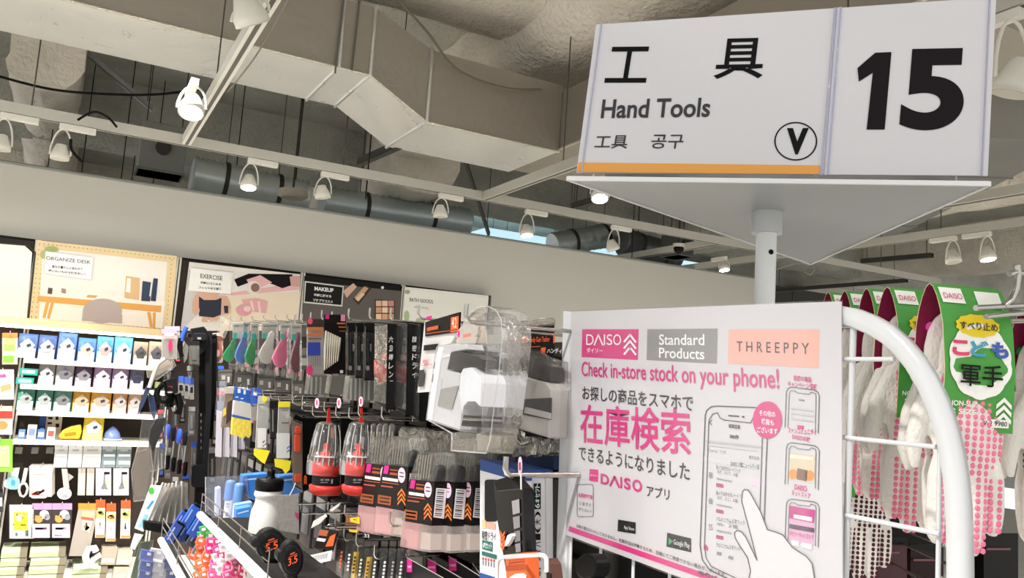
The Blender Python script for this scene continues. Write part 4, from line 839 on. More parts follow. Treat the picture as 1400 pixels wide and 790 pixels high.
# the drawn phone
def phone(c, w, col=INKS): LN(c, col, w)
o_ = [(957, 745), (964, 568), (966, 561), (972, 556), (980, 555), (1033, 557), (1042, 560), (1048, 567), (1050, 575), (1047, 640), (1042, 800)]
LN([(1014, 800), (970, 779), (960, 765), (957, 745)]+o_[1:], mat('#3d3b42', .5), 1.4)
LN([(1010, 792), (972, 774), (965, 762), (963, 745), (969, 575), (974, 566), (981, 564), (984, 571), (990, 574), (1026, 578), (1030, 570), (1036, 568), (1043, 575), (1042, 600), (1038, 720)], mat('#3d3b42', .5), 1.1)
LN([(996, 568), (1010, 569)], INKS, 1.6); LN([(1015, 569.5), (1017, 569.7)], INKS, 2); LN([(973, 574), (970, 577.5), (973, 581)], INKS, .9)
TX('検索結果', (996, 585), (1012, 587), (996, 579), INKS, .02); TX('380件', (997, 599), (1010, 601), (997, 593), INKS, .02)
LN([(966, 603), (1040, 611)], mat('#b9b8bd', .5), 2.2); LN([(966, 608), (1034, 616)], mat('#c9c8cd', .5), 1.6)
TX('リフォーム・フック', (967, 618), (992, 621), (967, 613), INKS, .0); TX('絞り込み', (1024, 627), (1038, 629), (1024, 622), INKS, .0); LN([(964, 627), (1040, 640)], mat('#d2d1d8', .5), 6, .0005); TX('DAISO 大橋ニューシティ店', (999, 637), (1038, 642), (999, 630), INKS, .0)
for j, (s1, s2) in enumerate((('貼ってはがせるシートフック', 'ロア、クリア、４個'), ('貼ってはがせるシートフック', 'ロア、ミニ、４個'), ('アルミニウムＳ字フック', 'ｍ、２個'), ('アルミニウムＳ字フック', ''))):
    y = 641+j*35.5; TX(s1, (979, y), (1012 + (0, 8, 6, 0)[j], y+6), (979, y-6), INKS, .0)
    if s2: TX(s2, (981, y+6), (1008, y+11), (981, y+1), INKS, .0)
    if j < 3: LN([(980, y+13), (1000, y+17)], mat('#9a989e', .5), 1.6); R4([(979, y+19), (989, y+21), (989, y+26), (979, y+24)], mat('#b0407c', .5)); TX('SS' if j == 2 else '88', (969, y+12), (974, y+13), (969, y+4), mat('#77757c', .5), 0)
R4([(1026, 652), (1040, 655), (1040, 666), (1026, 663)], mat('#eac9da', .5))
R4([(962, 747), (965, 744), (968, 748), (968, 753), (962, 751)], PKN); 
for x in (981, 997): LN([(x, 756+(x-981)*.35), (x+4, 757+(x-981)*.35)], G8, 4)
R4(oval(1049, 574, 20, 25.5, 28), PKN, .0011)
for i, s in enumerate(('その他の', '機能も', 'ございます')): TX(s, ((1038, 1041, 1035)[i], 568+i*11.5), ((1060, 1058, 1063)[i], 570.5+i*11.5), ((1038, 1041, 1035)[i], 560+i*11.5), WH, .015, .0016)
# small phones on the right column
for j, (y, t1, t2) in enumerate(((533, '話題の商品', 'キャンペーン情報'), (606, 'ファンコミュニティ', 'DAISOの輪'), (682, 'DAISO', 'ネットストア'))):
    yy = (520, 592, 669)[j]; ya = (528, 604, 681)[j]
    TX(t1, ((1085, 1077, 1086)[j], yy), ((1109, 1116, 1103)[j], yy+3), ((1085, 1077, 1086)[j], yy-7.5), PKN, .02); TX(t2, ((1077, 1083, 1082)[j], yy+8), ((1117, 1108, 1108)[j], yy+13), ((1077, 1083, 1082)[j], yy+.5), PKN, .02)
    b = ya+56+j*1.5; LN([(1073, b), (1075, ya+8), (1077, ya+3), (1082, ya+1), (1113, ya+5), (1118, ya+8), (1120, ya+13), (1118.5, b+8)], mat('#4a484e', .5), 1)
    LN([(1077, b), (1079, ya+9), (1081, ya+6), (1086, ya+6), (1090, ya+9), (1106, ya+11), (1109, ya+8), (1115, ya+10), (1115.5, ya+14), (1114.5, b+6)], mat('#4a484e', .5), .8)
TX('検索結果', (1092, 548), (1100, 549), (1092, 545), INKS, 0)
for k in range(3): LN([(1082, 558+k*7), (1112, 562+k*7)], mat('#c2c1c7', .5), 1.4)
R4([(1090, 581), (1099, 582), (1099, 587), (1090, 586)], PKN)
R4([(1079, 618), (1114, 623), (1113, 661), (1077, 654)], mat('#d9cbb0', .5)); R4(oval(1084, 648, 6, 7), mat('#e2954a', .5), .0008); R4(oval(1107, 650, 6, 7), mat('#e2954a', .5), .0008); R4([(1090, 640), (1104, 643), (1103, 658), (1089, 655)], mat('#7a5a44', .5), .0008); R4([(1080, 621), (1112, 625), (1112, 630), (1080, 626)], mat('#efe4cf', .5), .0008)
R4([(1079, 691), (1114, 697), (1112, 746), (1077, 738)], mat('#d9a9c8', .5)); R4([(1079, 691), (1114, 697), (1113, 715), (1078, 708)], mat('#c22f85', .5), .0008); R4([(1085, 703), (1110, 707), (1110, 713), (1085, 708)], WH, .001); R4([(1079, 716), (1113, 722), (1113, 728), (1079, 722)], mat('#4a2c44', .5), .0009); TX('ダイソーネットストア', (1079, 732), (1112, 738), (1079, 725), mat('#c22f85', .5), .02, .0012)
R4([(1082, 738), (1092, 740), (1092, 747), (1082, 745)], WH, .0009); R4([(1096, 741), (1110, 744), (1110, 752), (1096, 748)], mat('#efdde8', .5), .0009)
# pointing hand drawn in outline
hand = [(1022, 800), (1026, 780), (1022, 762), (1010, 744), (1005, 735), (1004, 728), (1008, 725), (1014, 727), (1020, 735), (1035, 766), (1029, 742), (1018, 700), (1014, 685), (1015, 672), (1018, 669), (1023, 670), (1028, 678), (1040, 700), (1049, 724), (1060, 727), (1070, 731), (1077, 740), (1083, 748), (1092, 754), (1102, 760), (1110, 770), (1115, 800)]
R4(hand, mat('#dad8dc', .5), .0014)
LN(hand, mat('#4a484e', .5), 1.5, .0018)
q.build('print', r, origin=OG)
# ------------------------------------------------------------------ gloves on the end cap
GW = mat('#f0ebe4', .9, bump=.35, bscale=260, stretch=(1, 1, .5)); DOT = mat('#f58cab', .5); GR = mat('#4f9f45', .45); GRD = mat('#3d8738', .45); CRIM = mat('#8d2148', .6); MAG = mat('#e352b0', .8)
def glove_pair(label, cx, Y, ztop, hz, dotc, cuffc, full=True, group=None, hw=.09, hh=.172, lean=0, print_=True, gw=1.14):
    r = thing('glove_pack', label, 'gloves', (cx, Y, ztop), group, rz=math.radians(-20))
    # header: folded card, arch seen from the side
    w = hw/2; pr = []
    for k in range(9):
        a = math.pi*k/8; pr.append((-.025*math.cos(a)*(1-.35*math.sin(a)), -.05+.05*math.sin(a)))
    out = [(-.024, -hh)]+[(-.029, -.10)]+[(x, z) for x, z in pr]+[(.029, -.10), (.024, -hh)]
    q = MB(); n = len(out); t = .0016
    vs = []
    for x in (-w, w):
        for y, z in out: vs.append((x, y, z))
        for y, z in out: vs.append((x, y*(1-t/.03), z-t*.6 if z > -.06 else z))
    m = n*2
    for i in range(n-1):
        q.add([vs[i], vs[i+1], vs[m+i+1], vs[m+i]], [(0, 3, 2, 1)], GR)
        q.add([vs[n+i], vs[n+i+1], vs[m+n+i+1], vs[m+n+i]], [(0, 1, 2, 3)], CRIM)
        q.add([vs[i], vs[i+1], vs[n+i+1], vs[n+i]], [(0, 1, 2, 3)], mat('#e9dcae', .6)); q.add([vs[m+i], vs[m+i+1], vs[m+n+i+1], vs[m+n+i]], [(0, 3, 2, 1)], mat('#e9dcae', .6))
    hd = q.build('header_card', r)
    y = -.0378
    def F(u, v): return Vector((-w+u*hw, 0, -v*hh))
    def yz(v):  # front surface position by height
        z = -v*hh
        if z > -.05: s = min(1, (z+.05)/.05); return -.025*math.cos(math.asin(s))*(1-.35*s)-.0012
        if z > -.10: return -.025-.004*(-z-.05)/.05-.0008
        return -.029+.005*((-z-.10)/(hh-.10))-.0008
    q = MB(); Wt = mat('#fbfaf4', .5)
    def shape(pts, m, k=0):
        q.add([(-w+u*hw, yz(v)-k, -v*hh) for u, v in pts], [list(range(len(pts)))], m)
    def TT(s, u0, v0, u1, v1, m, b=.03, k=.001): o = Vector((-w+u0*hw, yz(v1)-k, -v1*hh)); q.text(s, o, Vector(((u1-u0)*hw, 0, 0)), Vector((0, yz(v0)-yz(v1), (v1-v0)*hh)), m, b)
    shape([(.05, .03), (.38, .03), (.38, .14), (.05, .14)], Wt); 
    TT('DAISO', .08, .07, .35, .11, mat('#c9316e', .5), .0)
    shape([(.56, .04), (.92, .04), (.92, .16), (.56, .16)], Wt)
    if print_:
        blob = []
        for k in range(48):
            a = 2*math.pi*k/48; rr_ = 1+.055*abs(math.sin(a*5)); blob.append((.5+.43*rr_*math.cos(a), .53+.245*rr_*math.sin(a)))
        shape(blob, Wt, .0004); shape([(.32+.28*math.cos(2*math.pi*k/20)*(1+.12*(k % 2)), .30+.075*math.sin(2*math.pi*k/20)*(1+.12*(k % 2))) for k in range(20)], mat('#f3d62c', .5), .0008) if False else None
        shape([(.48+.30*math.cos(2*math.pi*k/24)*(1+.08*(k % 2)), .29+.075*math.sin(2*math.pi*k/24)*(1+.08*(k % 2))) for k in range(24)], mat('#f3d62c', .5), .0008)
        TT('すべり止め', .22, .265, .76, .32, T, .02, .0016)
        TT('こ', .10, .395, .34, .50, mat('#e04a70', .5), .05); TT('ど', .36, .39, .62, .50, mat('#e9a43a' if False else '#49a0bd', .5), .05); TT('も', .66, .39, .90, .50, mat('#4660b4', .5), .05)
        TT('軍手', .20, .55, .80, .70, mat('#2a2326', .5), .012, .0024)
        TT('NON-SLIP', .06, .80, .46, .835, Wt, .02); TT('S SIZE', .10, .855, .46, .89, Wt, .02)
        shape([(.52, .91), (.93, .91), (.93, .965), (.52, .965)], Wt, .0002); TT('V-2 9980', .56, .922, .90, .953, INK, .0)
        for k in range(3):
            v = .76+k*.05; shape([(.74, v+.05), (.85, v), (.85, v+.03), (.74, v+.08)], Wt, .0002); shape([(.85, v), (.96, v+.05), (.96, v+.08), (.85, v+.03)], Wt, .0002)
    else:
        shape([(.1, .35), (.9, .35), (.9, .7), (.1, .7)], Wt, .0004)
    q.build('print', hd)
    # gloves: two bodies, front one and rear one
    for gi, (gy, gx, rot) in enumerate(((-.014, 0, .03), (.014, -.008, -.06))):
        bm = MB(); L = -hh-.005
        zc = -.045; gwid = .042*gw
        bm.ell((0, 0, -.145), (gwid, .016, .085), GW, 16, 12)
        bm.ell((0, 0, -.085), (gwid*.83, .017, .06), GW, 16, 10)
        for k, (fxx, ln) in enumerate(((-.031, .070), (-.0105, .085), (.0105, .080), (.031, .058))):
            fxx *= gw; bm.tube([(fxx*.85, 0, -.185), (fxx, 0, -.205), (fxx*1.05, 0, -.205-ln*.5), (fxx*1.02, 0, -.205-ln*.85), (fxx, 0, -.205-ln)], [.0115, .0125, .012, .0105, .005], GW, 10)
        bm.tube([(-gwid*.75, .004, -.10), (-gwid*1.15, .008, -.14), (-gwid*1.3, .01, -.175), (-gwid*1.25, .01, -.20)], [.011, .012, .011, .005], GW, 10)
        g = bm.build('glove', r); g.location = (gx, gy, 0); g.rotation_euler = (0, rot, 0); g.scale = (1, .8, 1.1)
        rm = g.modifiers.new('r', 'REMESH'); rm.mode = 'VOXEL'; rm.voxel_size = .0035; rm.use_smooth_shade = True
        sm = g.modifiers.new('s', 'SMOOTH'); sm.iterations = 3
        q = MB(); dm = MAG if cuffc is None else cuffc
        q.tube([(gwid*.5*math.cos(a), .008+.010*math.sin(a), -.045) for a in [2*math.pi*k/16 for k in range(17)]], .006, dm, 8); q.build('cuff', g)
        q = MB()
        for row in range(26):
            z = -.105-row*.0072
            for col in range(11):
                x = (-.040+col*.008)*gw
                if z > -.20:
                    if abs(x) > gwid*math.sqrt(max(0, 1-((z+.145)/.085)**2))*.93: continue
                    th = .016*math.sqrt(max(0, 1-(x/gwid)**2-((z+.145)/.085)**2))
                else:
                    ok = False; th = 0
                    for fxx, ln in ((-.031, .070), (-.0105, .085), (.0105, .080), (.031, .058)):
                        d = abs(x-fxx*gw)
                        if d < .0085 and z > -.202-ln: ok = True; th = math.sqrt(max(0, .0118**2-d*d))
                    if not ok: continue
                q.lathe((x, -max(th-.0012, .004), z), (0, -1, 0), [(-.001, .0032), (.0014, .0032), (.0022, .002)], dotc, 6)
        d = q.build('grip_dots', g); d['kind'] = 'stuff'
    return r
GZ = at(1330, 392, 'Y', .62)
DP = mat('#f47fa2', .55)
ys = (.60, .70, .79, .875, .955)
gl = ['front pink dotted glove pair with the big green header card, nearest the viewer', 'pink dotted glove pair right behind the front header card', 'third pink dotted glove pair back from the viewer', 'fourth pink dotted glove pair back, beside the arched rail', 'rearmost pink dotted glove pair next to the notice edge']
base = None
tops = [(1318, 391), (1240, 399), (1210, 400), (1175, 404), (1163, 404)]
gx = [at(1317, 470, 'Y', .6).x, at(1254, 470, 'Y', .70).x, at(1222, 470, 'Y', .785).x, at(1189, 470, 'Y', .87).x, at(1164, 470, 'Y', .95).x]
gy = [.60, .70, .785, .87, .95]
zz = [at(1318, 391, 'Y', .6).z, at(1250, 399, 'Y', .72).z, at(1222, 400, 'Y', .80).z, at(1190, 402, 'Y', .88).z, at(1168, 404, 'Y', .96).z]
for i in range(5):
    glove_pair(gl[i], gx[i]+.0, gy[i], zz[i], 0, DP, MAG, group='pink dotted glove pairs')
GD = mat('#1f6f3c', .5)
glove_pair('green dotted glove pair cut by the right picture edge', at(1437, 470, 'Y', .62).x, .62, at(1405, 425, 'Y', .62).z, 0, GD, mat('#1f8a4a', .8), print_=False)
glove_pair('dark dotted glove pair hanging low behind the pink ones', at(1190, 700, 'Y', .98).x, .99, at(1190, 545, 'Y', .98).z, 0, mat('#4a1526', .5), mat('#9a2a4a', .8), print_=False)
# end cap board and its hooks
ECY = 1.28
q = MB(); q.box(.98, ECY, 0, 1.9, ECY+.03, 1.62, mat('#1d1a1b', .6)); r = thing('end_cap_board', 'dark board at the end of the tool aisle behind the gloves', 'display unit', (.98, ECY, 0)); q.build('board', r, origin=r.location)
for z in (1.6, 1.3, 1.0, .7):
    q = MB(); q.box(.98, ECY-.012, z-.012, 1.9, ECY, z+.012, DKMETAL); q.build('hook_rail', r, origin=r.location)
def ehook(label, x, z, y0): 
    q = MB(); q.tube([(x, ECY-.01, z), (x, y0, z-.003), (x, y0-.012, z+.004), (x, y0-.015, z+.02)], .0032, CH, 8); return tag(q.build('display_hook', origin=(x, ECY-.01, z)), label, 'hook', 'end cap hooks')
for i in (0,): ehook('chrome hook through the pink dotted glove headers', (gx[0]+gx[4])/2+.03, zz[0]-.025, .5)
ehook('chrome hook through the green dotted glove header', at(1437, 470, 'Y', .62).x, at(1405, 425, 'Y', .62).z-.025, .5)
for i, (px, py, px2, py2) in enumerate(((1155, 690, 1290, 722), (1165, 712, 1300, 742), (1155, 735, 1280, 775))):
    a = at(px, py, 'Y', 1.2); b = at(px2, py2, 'Y', .9); q = MB(); q.tube([(a.x, ECY-.01, a.z), a, (b.x, b.y, a.z-.02), (b.x, b.y-.01, a.z)], .003, CH, 8); tag(q.build('display_hook', origin=a), 'chrome hook in the gloom under the gloves, %s from the top' % ORD[i], 'hook', 'end cap hooks')
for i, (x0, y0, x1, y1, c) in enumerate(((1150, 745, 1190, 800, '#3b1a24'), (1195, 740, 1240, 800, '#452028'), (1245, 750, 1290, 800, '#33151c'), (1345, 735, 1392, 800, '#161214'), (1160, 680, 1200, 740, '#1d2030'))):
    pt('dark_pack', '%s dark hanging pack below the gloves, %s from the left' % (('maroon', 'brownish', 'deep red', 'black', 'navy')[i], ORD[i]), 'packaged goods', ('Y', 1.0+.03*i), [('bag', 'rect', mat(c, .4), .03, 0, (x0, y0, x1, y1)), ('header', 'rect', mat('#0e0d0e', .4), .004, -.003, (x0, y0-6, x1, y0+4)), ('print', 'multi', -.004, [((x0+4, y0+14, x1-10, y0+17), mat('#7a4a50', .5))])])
# chrome hook of the next fixture, upper right
pt('display_hook', 'large chrome double hook hanging into view at the right edge', 'hook', ('Y', .55), [('rod', 'tube', CHROME, .0035, 0, [(1334, 421), (1370, 419), (1410, 417)]), ('rod', 'tube', CHROME, .003, 0, [(1348, 433), (1375, 430), (1410, 427)]), ('tip', 'tube', CHROME, .004, 0, [(1372, 418), (1382, 410), (1389, 395), (1392, 375), (1390, 362)]), ('tip', 'tube', CHROME, .0035, 0, [(1380, 375), (1388, 372), (1398, 374), (1410, 372)])])
# ------------------------------------------------------------------ tool gondola
GX = .98; GY0, GY1 = 1.335, 5.0
r = thing('tool_gondola', 'dark grey backed gondola carrying the hanging hand tools', 'display unit', (GX, GY0, 0)); OG = r.location.copy()
PANEL = mat('#3b3936', .6)
for k in range(4):
    y0 = GY0+k*.92; q = MB(); q.box(GX, y0+.004, .3, GX+.02, min(GY1, y0+.916), 1.60, PANEL); q.build('back_panel', r, origin=OG)
    q = MB(); q.box(GX-.012, y0-.008, 0, GX+.025, y0+.008, 1.62, mat('#6a6864', .4, .5)); q.build('upright', r, origin=OG)
q = MB(); q.box(GX+.03, GY0+.07, 0, GX+.86, GY1, .28, mat('#c9c7c0', .5)); q.build('base', r, origin=OG)
for z in (1.575, 1.33, 1.14, .93):
    q = MB(); q.box(GX-.014, GY0, z-.014, GX, GY1, z+.014, mat('#4d4a46', .35, .7)); q.build('hook_rail', r, origin=OG)
def ang(x): return math.atan((x-700)/F)+YAW
def gy(x, X=.68): return X/math.tan(ang(x))
def FP(x, dy=0, X=.68): return ('Y', gy(x, X)+dy)
G5 = 'tools hanging on the gondola hooks'
# hooks: a rod from the board to an upturned tip
def hook(px, py, X, label, group, r_=.0026, tip=.022):
    p = at(px, py, 'X', X); q = MB(); root = thing('display_hook', label, 'hook', (GX, p.y, p.z-tip+.0), group)
    z = p.z-tip; q.tube([(GX-.005, p.y, z+.004), (X+.006, p.y, z), (X, p.y, z+.003), (X-.004, p.y, z+.010), (X-.004, p.y, z+tip)], r_, CHROME if py > 0 else CHROME, 8); q.build('rod', root, origin=root.location)
    q = MB(); q.box(GX-.012, p.y-.012, z-.012, GX-.004, p.y+.012, z+.02, DKMETAL); q.build('bracket', root, origin=root.location)
    return root
for row, (nm, X, lst) in enumerate((('top row of the gondola', .70, [(285, 434), (301, 434), (316, 433), (331, 433), (346, 432), (362, 431), (378, 431), (394, 430), (405, 430), (415, 429), (427, 427), (442, 424), (456, 426), (479, 422), (508, 421), (537, 421), (575, 417)]),
        ('row above the red driver sets', .69, [(402, 538), (416, 541), (430, 555), (446, 549), (462, 555), (480, 557), (493, 553), (525, 556)]),
        ('row under the red driver sets', .68, [(407, 675), (414, 688), (451, 686), (474, 690), (445, 705), (461, 708), (473, 722), (490, 729), (515, 745), (536, 700)]),
        ('row with the blue headed packs', .69, [(309, 523), (321, 525), (331, 525), (340, 526), (349, 530), (361, 534), (372, 537), (383, 541)]))):
    for i, (x, y) in enumerate(lst): hook(x, y, X, 'chrome hook in the %s, %s from far end' % (nm, ORD[i] if i < 16 else 'last'), 'chrome hooks on the tool gondola', .0026 if x > 400 else .0022, .03 if x > 400 else .02)
for i, (x, y) in enumerate(((433, 551), (463, 551), (493, 549))):
    pt('price_tag', 'small oval pink price tag above the red driver sets, %s from far end' % ORD[i], 'price tag', ('X', .683), [('tag', 'poly', mat('#efc9da', .4), .002, 0, oval(x, y, 2.6, 7)), ('figures', 'multi', -.001, [((x-1, y-4, x+1, y+3), mat('#b9406e', .5))])], 'oval price tags')
# open rectangular wire hooks (doubled rods seen against the dark)
for i, (x, y, x2) in enumerate(((402, 541, 455), (414, 549, 470), (490, 744, 545), (515, 762, 575), (447, 716, 505), (463, 724, 512))):
    a = at(x, y, 'X', .70); q = MB(); q.tube([(GX-.01, a.y, a.z), (.71, a.y, a.z), (.70, a.y, a.z-.006), (.70, a.y, a.z-.022), (.71, a.y, a.z-.028), (GX-.01, a.y, a.z-.028)], .0024, CHROME, 6)
    tag(q.build('loop_hook', origin=a), 'chrome loop hook without goods, %s from the top of the far group' % ORD[i], 'hook', 'loop hooks')
def bag(label, x0, y0, x1, y1, plane, top, body, prints=(), content=(), skew=0, group=G5, name='hanging_pack', cat='packaged goods', dep=.018, th=.15, shell=None):
    hy = y0+(y1-y0)*th
    parts = [('card', 'poly', mat(body, .45), .003, dep*.5, [(x0, y0), (x1, y0), (x1+skew, y1), (x0+skew, y1)])]
    if top: parts.append(('header', 'poly', mat(top, .4), .003, dep*.5-.003, [(x0, y0), (x1, y0), (x1+skew*th, hy), (x0+skew*th, hy)]))
    for c in content: parts.append(c)
    if shell is not False: parts.append(('blister', 'poly', shell or CLR, dep, -.001, [(x0+1, hy+1), (x1-1, hy+1), (x1+skew-1, y1-2), (x0+skew+1, y1-2)]))
    if prints: parts.append(('print', 'multi', -.003, list(prints)))
    return pt(name, label, cat, plane, parts, group)
# ---- far cluster (x 180-300)
Y4 = 4.45
BK = '#141415'; BLU = mat('#3357b8', .35); BLUD = mat('#24356f', .4); SIL = mat('#b8b6b0', .25, .9)
def C4(dy=0): return ('Y', Y4+dy)
pt('strap_bundle', 'long bundle of black webbing straps hanging at the far end', 'straps', C4(.1), [('strap', 'poly', mat(BK, .7), .03, .0, [(272, 455), (281, 455), (285, 560), (280, 690), (266, 690), (272, 560)]), ('strap', 'poly', mat('#1c1c1f', .7), .02, -.02, [(280, 452), (290, 455), (289, 560), (284, 640), (277, 640), (282, 560)]), ('strap', 'poly', mat('#0d0d0e', .7), .02, .03, [(289, 456), (297, 460), (296, 540), (290, 600), (284, 600)]), ('buckle', 'poly', mat('#202022', .35), .04, -.03, rr(262, 636, 284, 666, 3)), ('stitching', 'multi', -.032, [((274+k*.1, 565+k*9, 275.5, 569+k*9), mat('#55555a', .5)) for k in range(6)]), ('header_rod', 'tube', mat('#1b1b1d', .3), .012, 0, [(256, 458), (278, 461), (296, 459)])])
pt('black_pouch', 'bulky black bag buckle pouch at the far end of the top row', 'bag', C4(.05), [('body', 'poly', mat('#19191b', .6), .06, 0, [(262, 449), (279, 446), (286, 455), (283, 475), (276, 484), (268, 480), (263, 466)]), ('flap', 'poly', mat('#2b2a2e', .4), .02, -.02, rr(264, 455, 282, 466, 3)), ('clip', 'multi', -.022, [((270, 461, 275, 464), mat('#8f8d92', .3))])], bevel=.004)
bag('clear box pack with a pink cutter at the far left of the gondola', 221, 450, 242, 491, C4(), '#d49ab0', '#b7b0ae', [(oval(233, 472, 3, 8), mat('#c23262', .4)), ((225, 455, 238, 459), mat('#e9cad6', .4))], shell=CLRH)
bag('second clear box pack behind the pink cutter at the far left', 225, 446, 246, 486, C4(.12), '#c79fb2', '#a9a29f', shell=CLRH)
pt('wire_cutter', 'wire cutter with blue and black handles hanging near the far end', 'tool', C4(.02), [('handle', 'tube', BLU, .012, 0, [(255, 447), (250, 457), (248, 466)]), ('handle', 'tube', mat(BK, .4), .012, 0, [(247, 462), (245, 474), (249, 488)]), ('jaw', 'poly', SIL, .012, 0, [(252, 466), (258, 474), (256, 490), (252, 496), (250, 480)]), ('pivot', 'lathe', SIL, 251, -.01, [(474, 1), (470, 2.2), (466, 1)])])
bag('dark grey wrench pack hanging below the black pouch', 258, 466, 273, 500, C4(.0), '#31302f', '#4a4846', [((262, 474, 269, 492), mat('#8f8d88', .3, .8))], shell=CLRH)
pt('tilted_tool', 'beige flat scraper tilted across the top row beside the straps', 'tool', FP(300), [('blade', 'poly', mat('#cfc6b4', .5), .006, 0, [(308, 436), (314, 440), (303, 460), (299, 457)]), ('sleeve', 'poly', CLRH, .01, -.006, [(305, 432), (318, 437), (307, 463), (296, 458)])])
pt('brown_scissors', 'brown handled scissors in a bright green edged pack', 'tool', FP(292), [('card', 'poly', mat('#27b33a', .4), .004, .01, rr(287, 456, 304, 498, 4)), ('backing', 'poly', mat('#b7aaa2', .4), .004, .004, rr(289, 455, 305, 496, 4)), ('handle', 'poly', mat('#7d4a44', .4), .012, -.01, [(293, 466), (302, 466), (305, 482), (302, 491), (295, 491), (291, 482)]), ('finger_hole', 'multi', -.012, [(oval(298, 483, 2.6, 5), mat('#c9a39a', .4))]), ('spring', 'poly', mat('#5f3a2e', .4), .01, -.01, [(294, 459), (304, 459), (306, 466), (292, 466)])])
# teardrop tools in clear packs
def tear(cx, top, bot, w): return [(cx+w*.32, top), (cx+w*.5, top+3), (cx+w*.42, top+(bot-top)*.4), (cx+w*.40, bot-(bot-top)*.25), (cx+w*.25, bot-3), (cx, bot), (cx-w*.35, bot-4), (cx-w*.5, bot-(bot-top)*.28), (cx-w*.3, bot-(bot-top)*.5), (cx+w*.02, top+(bot-top)*.25), (cx+w*.15, top+3)]
TD = [(314, 463, 496, 16, '#2f7f4f', 'dark green', 318, 441, 340, 507), (330, 453, 498, 14, '#4e6fae', 'blue', 332, 440, 342, 507), (343, 455, 500, 13, '#2f8348', 'mid green', 343, 442, 354, 511), (365, 452, 498, 18, '#b9b6ac', 'clear grey', 358, 441, 381, 514), (384, 453, 503, 18, '#c2607f', 'pink', 383, 442, 398, 516), (404, 453, 510, 11, '#6f3a46', 'dark wine red', 398, 443, 413, 520)]
for i, (cx, t, b, w, c, nm, x0, y0, x1, y1) in enumerate(TD):
    m = mat(c, .25, coat=.5)
    pt('dispenser_pack', nm+' teardrop handled cutter in a clear hanging pack of the top row', 'packaged goods', FP(cx, 0), [('card', 'poly', mat('#a3a19c', .45), .003, .03, [(x0, y0), (x1, y0), (x1, y0+22), (x0, y0+22)]), ('cutter', 'poly', m, .02, 0, tear(cx, t, b, w*1.25)), ('blister', 'poly', CLR, .03, -.006, [(x0-3, y0+4), (x1, y0+3), (x1, y1-4), (x0-4, y1-8)]), ('tray', 'poly', CLRH, .03, -.004, [(x0-4, y1-10), (x1, y1-8), (x1, y1), (x0-4, y1-3)]), ('print', 'multi', -.0075, [((x0+2, y0+3, x1-2, y0+6), mat('#77756f', .4)), ((x0+1, y0+14, x0+6, y0+22), mat('#2e8f88', .4)), ((x1-5, y1-12, x1-1, y1-6), mat('#d98a94', .4))])], 'teardrop cutters in clear packs', bevel=.003)
# packs behind, below the teardrops
for i, (x0, y0, x1, y1, c) in enumerate(((300, 505, 318, 528, '#4b4a4c'), (322, 508, 345, 530, '#3a3a3e'), (352, 512, 374, 536, '#565451'), (376, 515, 398, 538, '#4a4846'), (400, 520, 416, 540, '#6b6864'))):
    bag('clear topped grey box pack below the teardrop cutters, %s from far end' % ORD[i], x0, y0, x1, y1, FP(x0, .15), '#55534f', c, [((x0+3, y0+8, x0+8, y0+14), mat('#9a9892', .3)), ((x1-7, y0+10, x1-4, y0+18), mat('#b9b7b2', .2))], shell=CLRH, group='grey box packs below the cutters')
# left fringe goods
pt('garden_shears', 'pair of navy garden shears pointing down beside the wall shelves', 'tool', C4(-.1), [('blade', 'poly', mat('#2f3a55', .35), .012, 0, [(201, 526), (206, 530), (196, 555), (188, 568), (191, 552)]), ('blade', 'poly', mat('#27314a', .35), .012, .012, [(203, 536), (211, 542), (214, 560), (211, 576), (205, 560)]), ('handle', 'tube', mat('#bdb9b0', .4), .01, 0, [(204, 530), (210, 512), (216, 498), (226, 490)])])
pt('tilted_saw', 'beige tilted tool in clear wrap above the shears', 'tool', C4(-.05), [('body', 'poly', mat('#a39a8c', .4), .02, 0, [(209, 504), (230, 492), (238, 498), (218, 512), (210, 514)]), ('wrap', 'poly', CLRH, .03, -.01, [(200, 502), (236, 488), (241, 500), (214, 520), (202, 516)])])
pt('hose_clamp', 'black loop hanging below the tilted tool', 'tool', C4(-.08), [('ring', 'tube', mat('#161617', .4), .016, 0, [(222, 525), (216, 530), (214, 540), (219, 548), (226, 549), (230, 542)]), ('grip', 'tube', mat('#8f9a68', .5), .014, 0, [(216, 522), (215, 530)]), ('latch', 'poly', mat('#222224', .4), .03, 0, [(226, 520), (240, 516), (243, 535), (231, 540)])])
for i, (x0, y0, x1, y1) in enumerate(((244, 514, 251, 541), (252, 515, 258, 545), (259, 517, 265, 546))):
    bag('blue topped tool pack beside the straps, %s of three' % ORD[i], x0, y0, x1, y1, C4(-.02+.03*i), '#3d5fb6', '#b7b5b2', [((x0+1, y0+12, x1-1, y0+20), mat('#2d2c2e', .4))], group='blue topped tool packs', shell=CLRH, th=.3)
pt('black_grip', 'pair of glossy black grips hanging under the blue topped packs', 'tool', C4(-.05), [('grip', 'tube', mat('#111112', .25), .022, 0, [(228, 520), (233, 540), (231, 556)]), ('grip', 'tube', mat('#18181a', .25), .02, .02, [(242, 538), (246, 552), (243, 566)]), ('joint', 'lathe', SIL, 238, 0, [(562, 2), (558, 4), (554, 2)]), ('red_mark', 'multi', -.03, [((230, 528, 236, 530), mat('#c23a58', .5)), ((229, 535, 236, 537), mat('#b9b7b2', .5))])])
pt('black_clamp', 'black spring clamp hanging tilted in a clear bag', 'tool', C4(-.12), [('jaw', 'poly', mat(BK, .5), .03, 0, [(214, 573), (226, 571), (227, 576), (216, 602), (210, 618), (204, 613), (204, 600), (206, 586)]), ('arm', 'poly', mat('#1d1d1e', .5), .02, .02, [(205, 586), (214, 583), (212, 604), (204, 606)]), ('bag', 'poly', CLR, .04, -.02, [(196, 565), (230, 560), (226, 640), (186, 650)])])
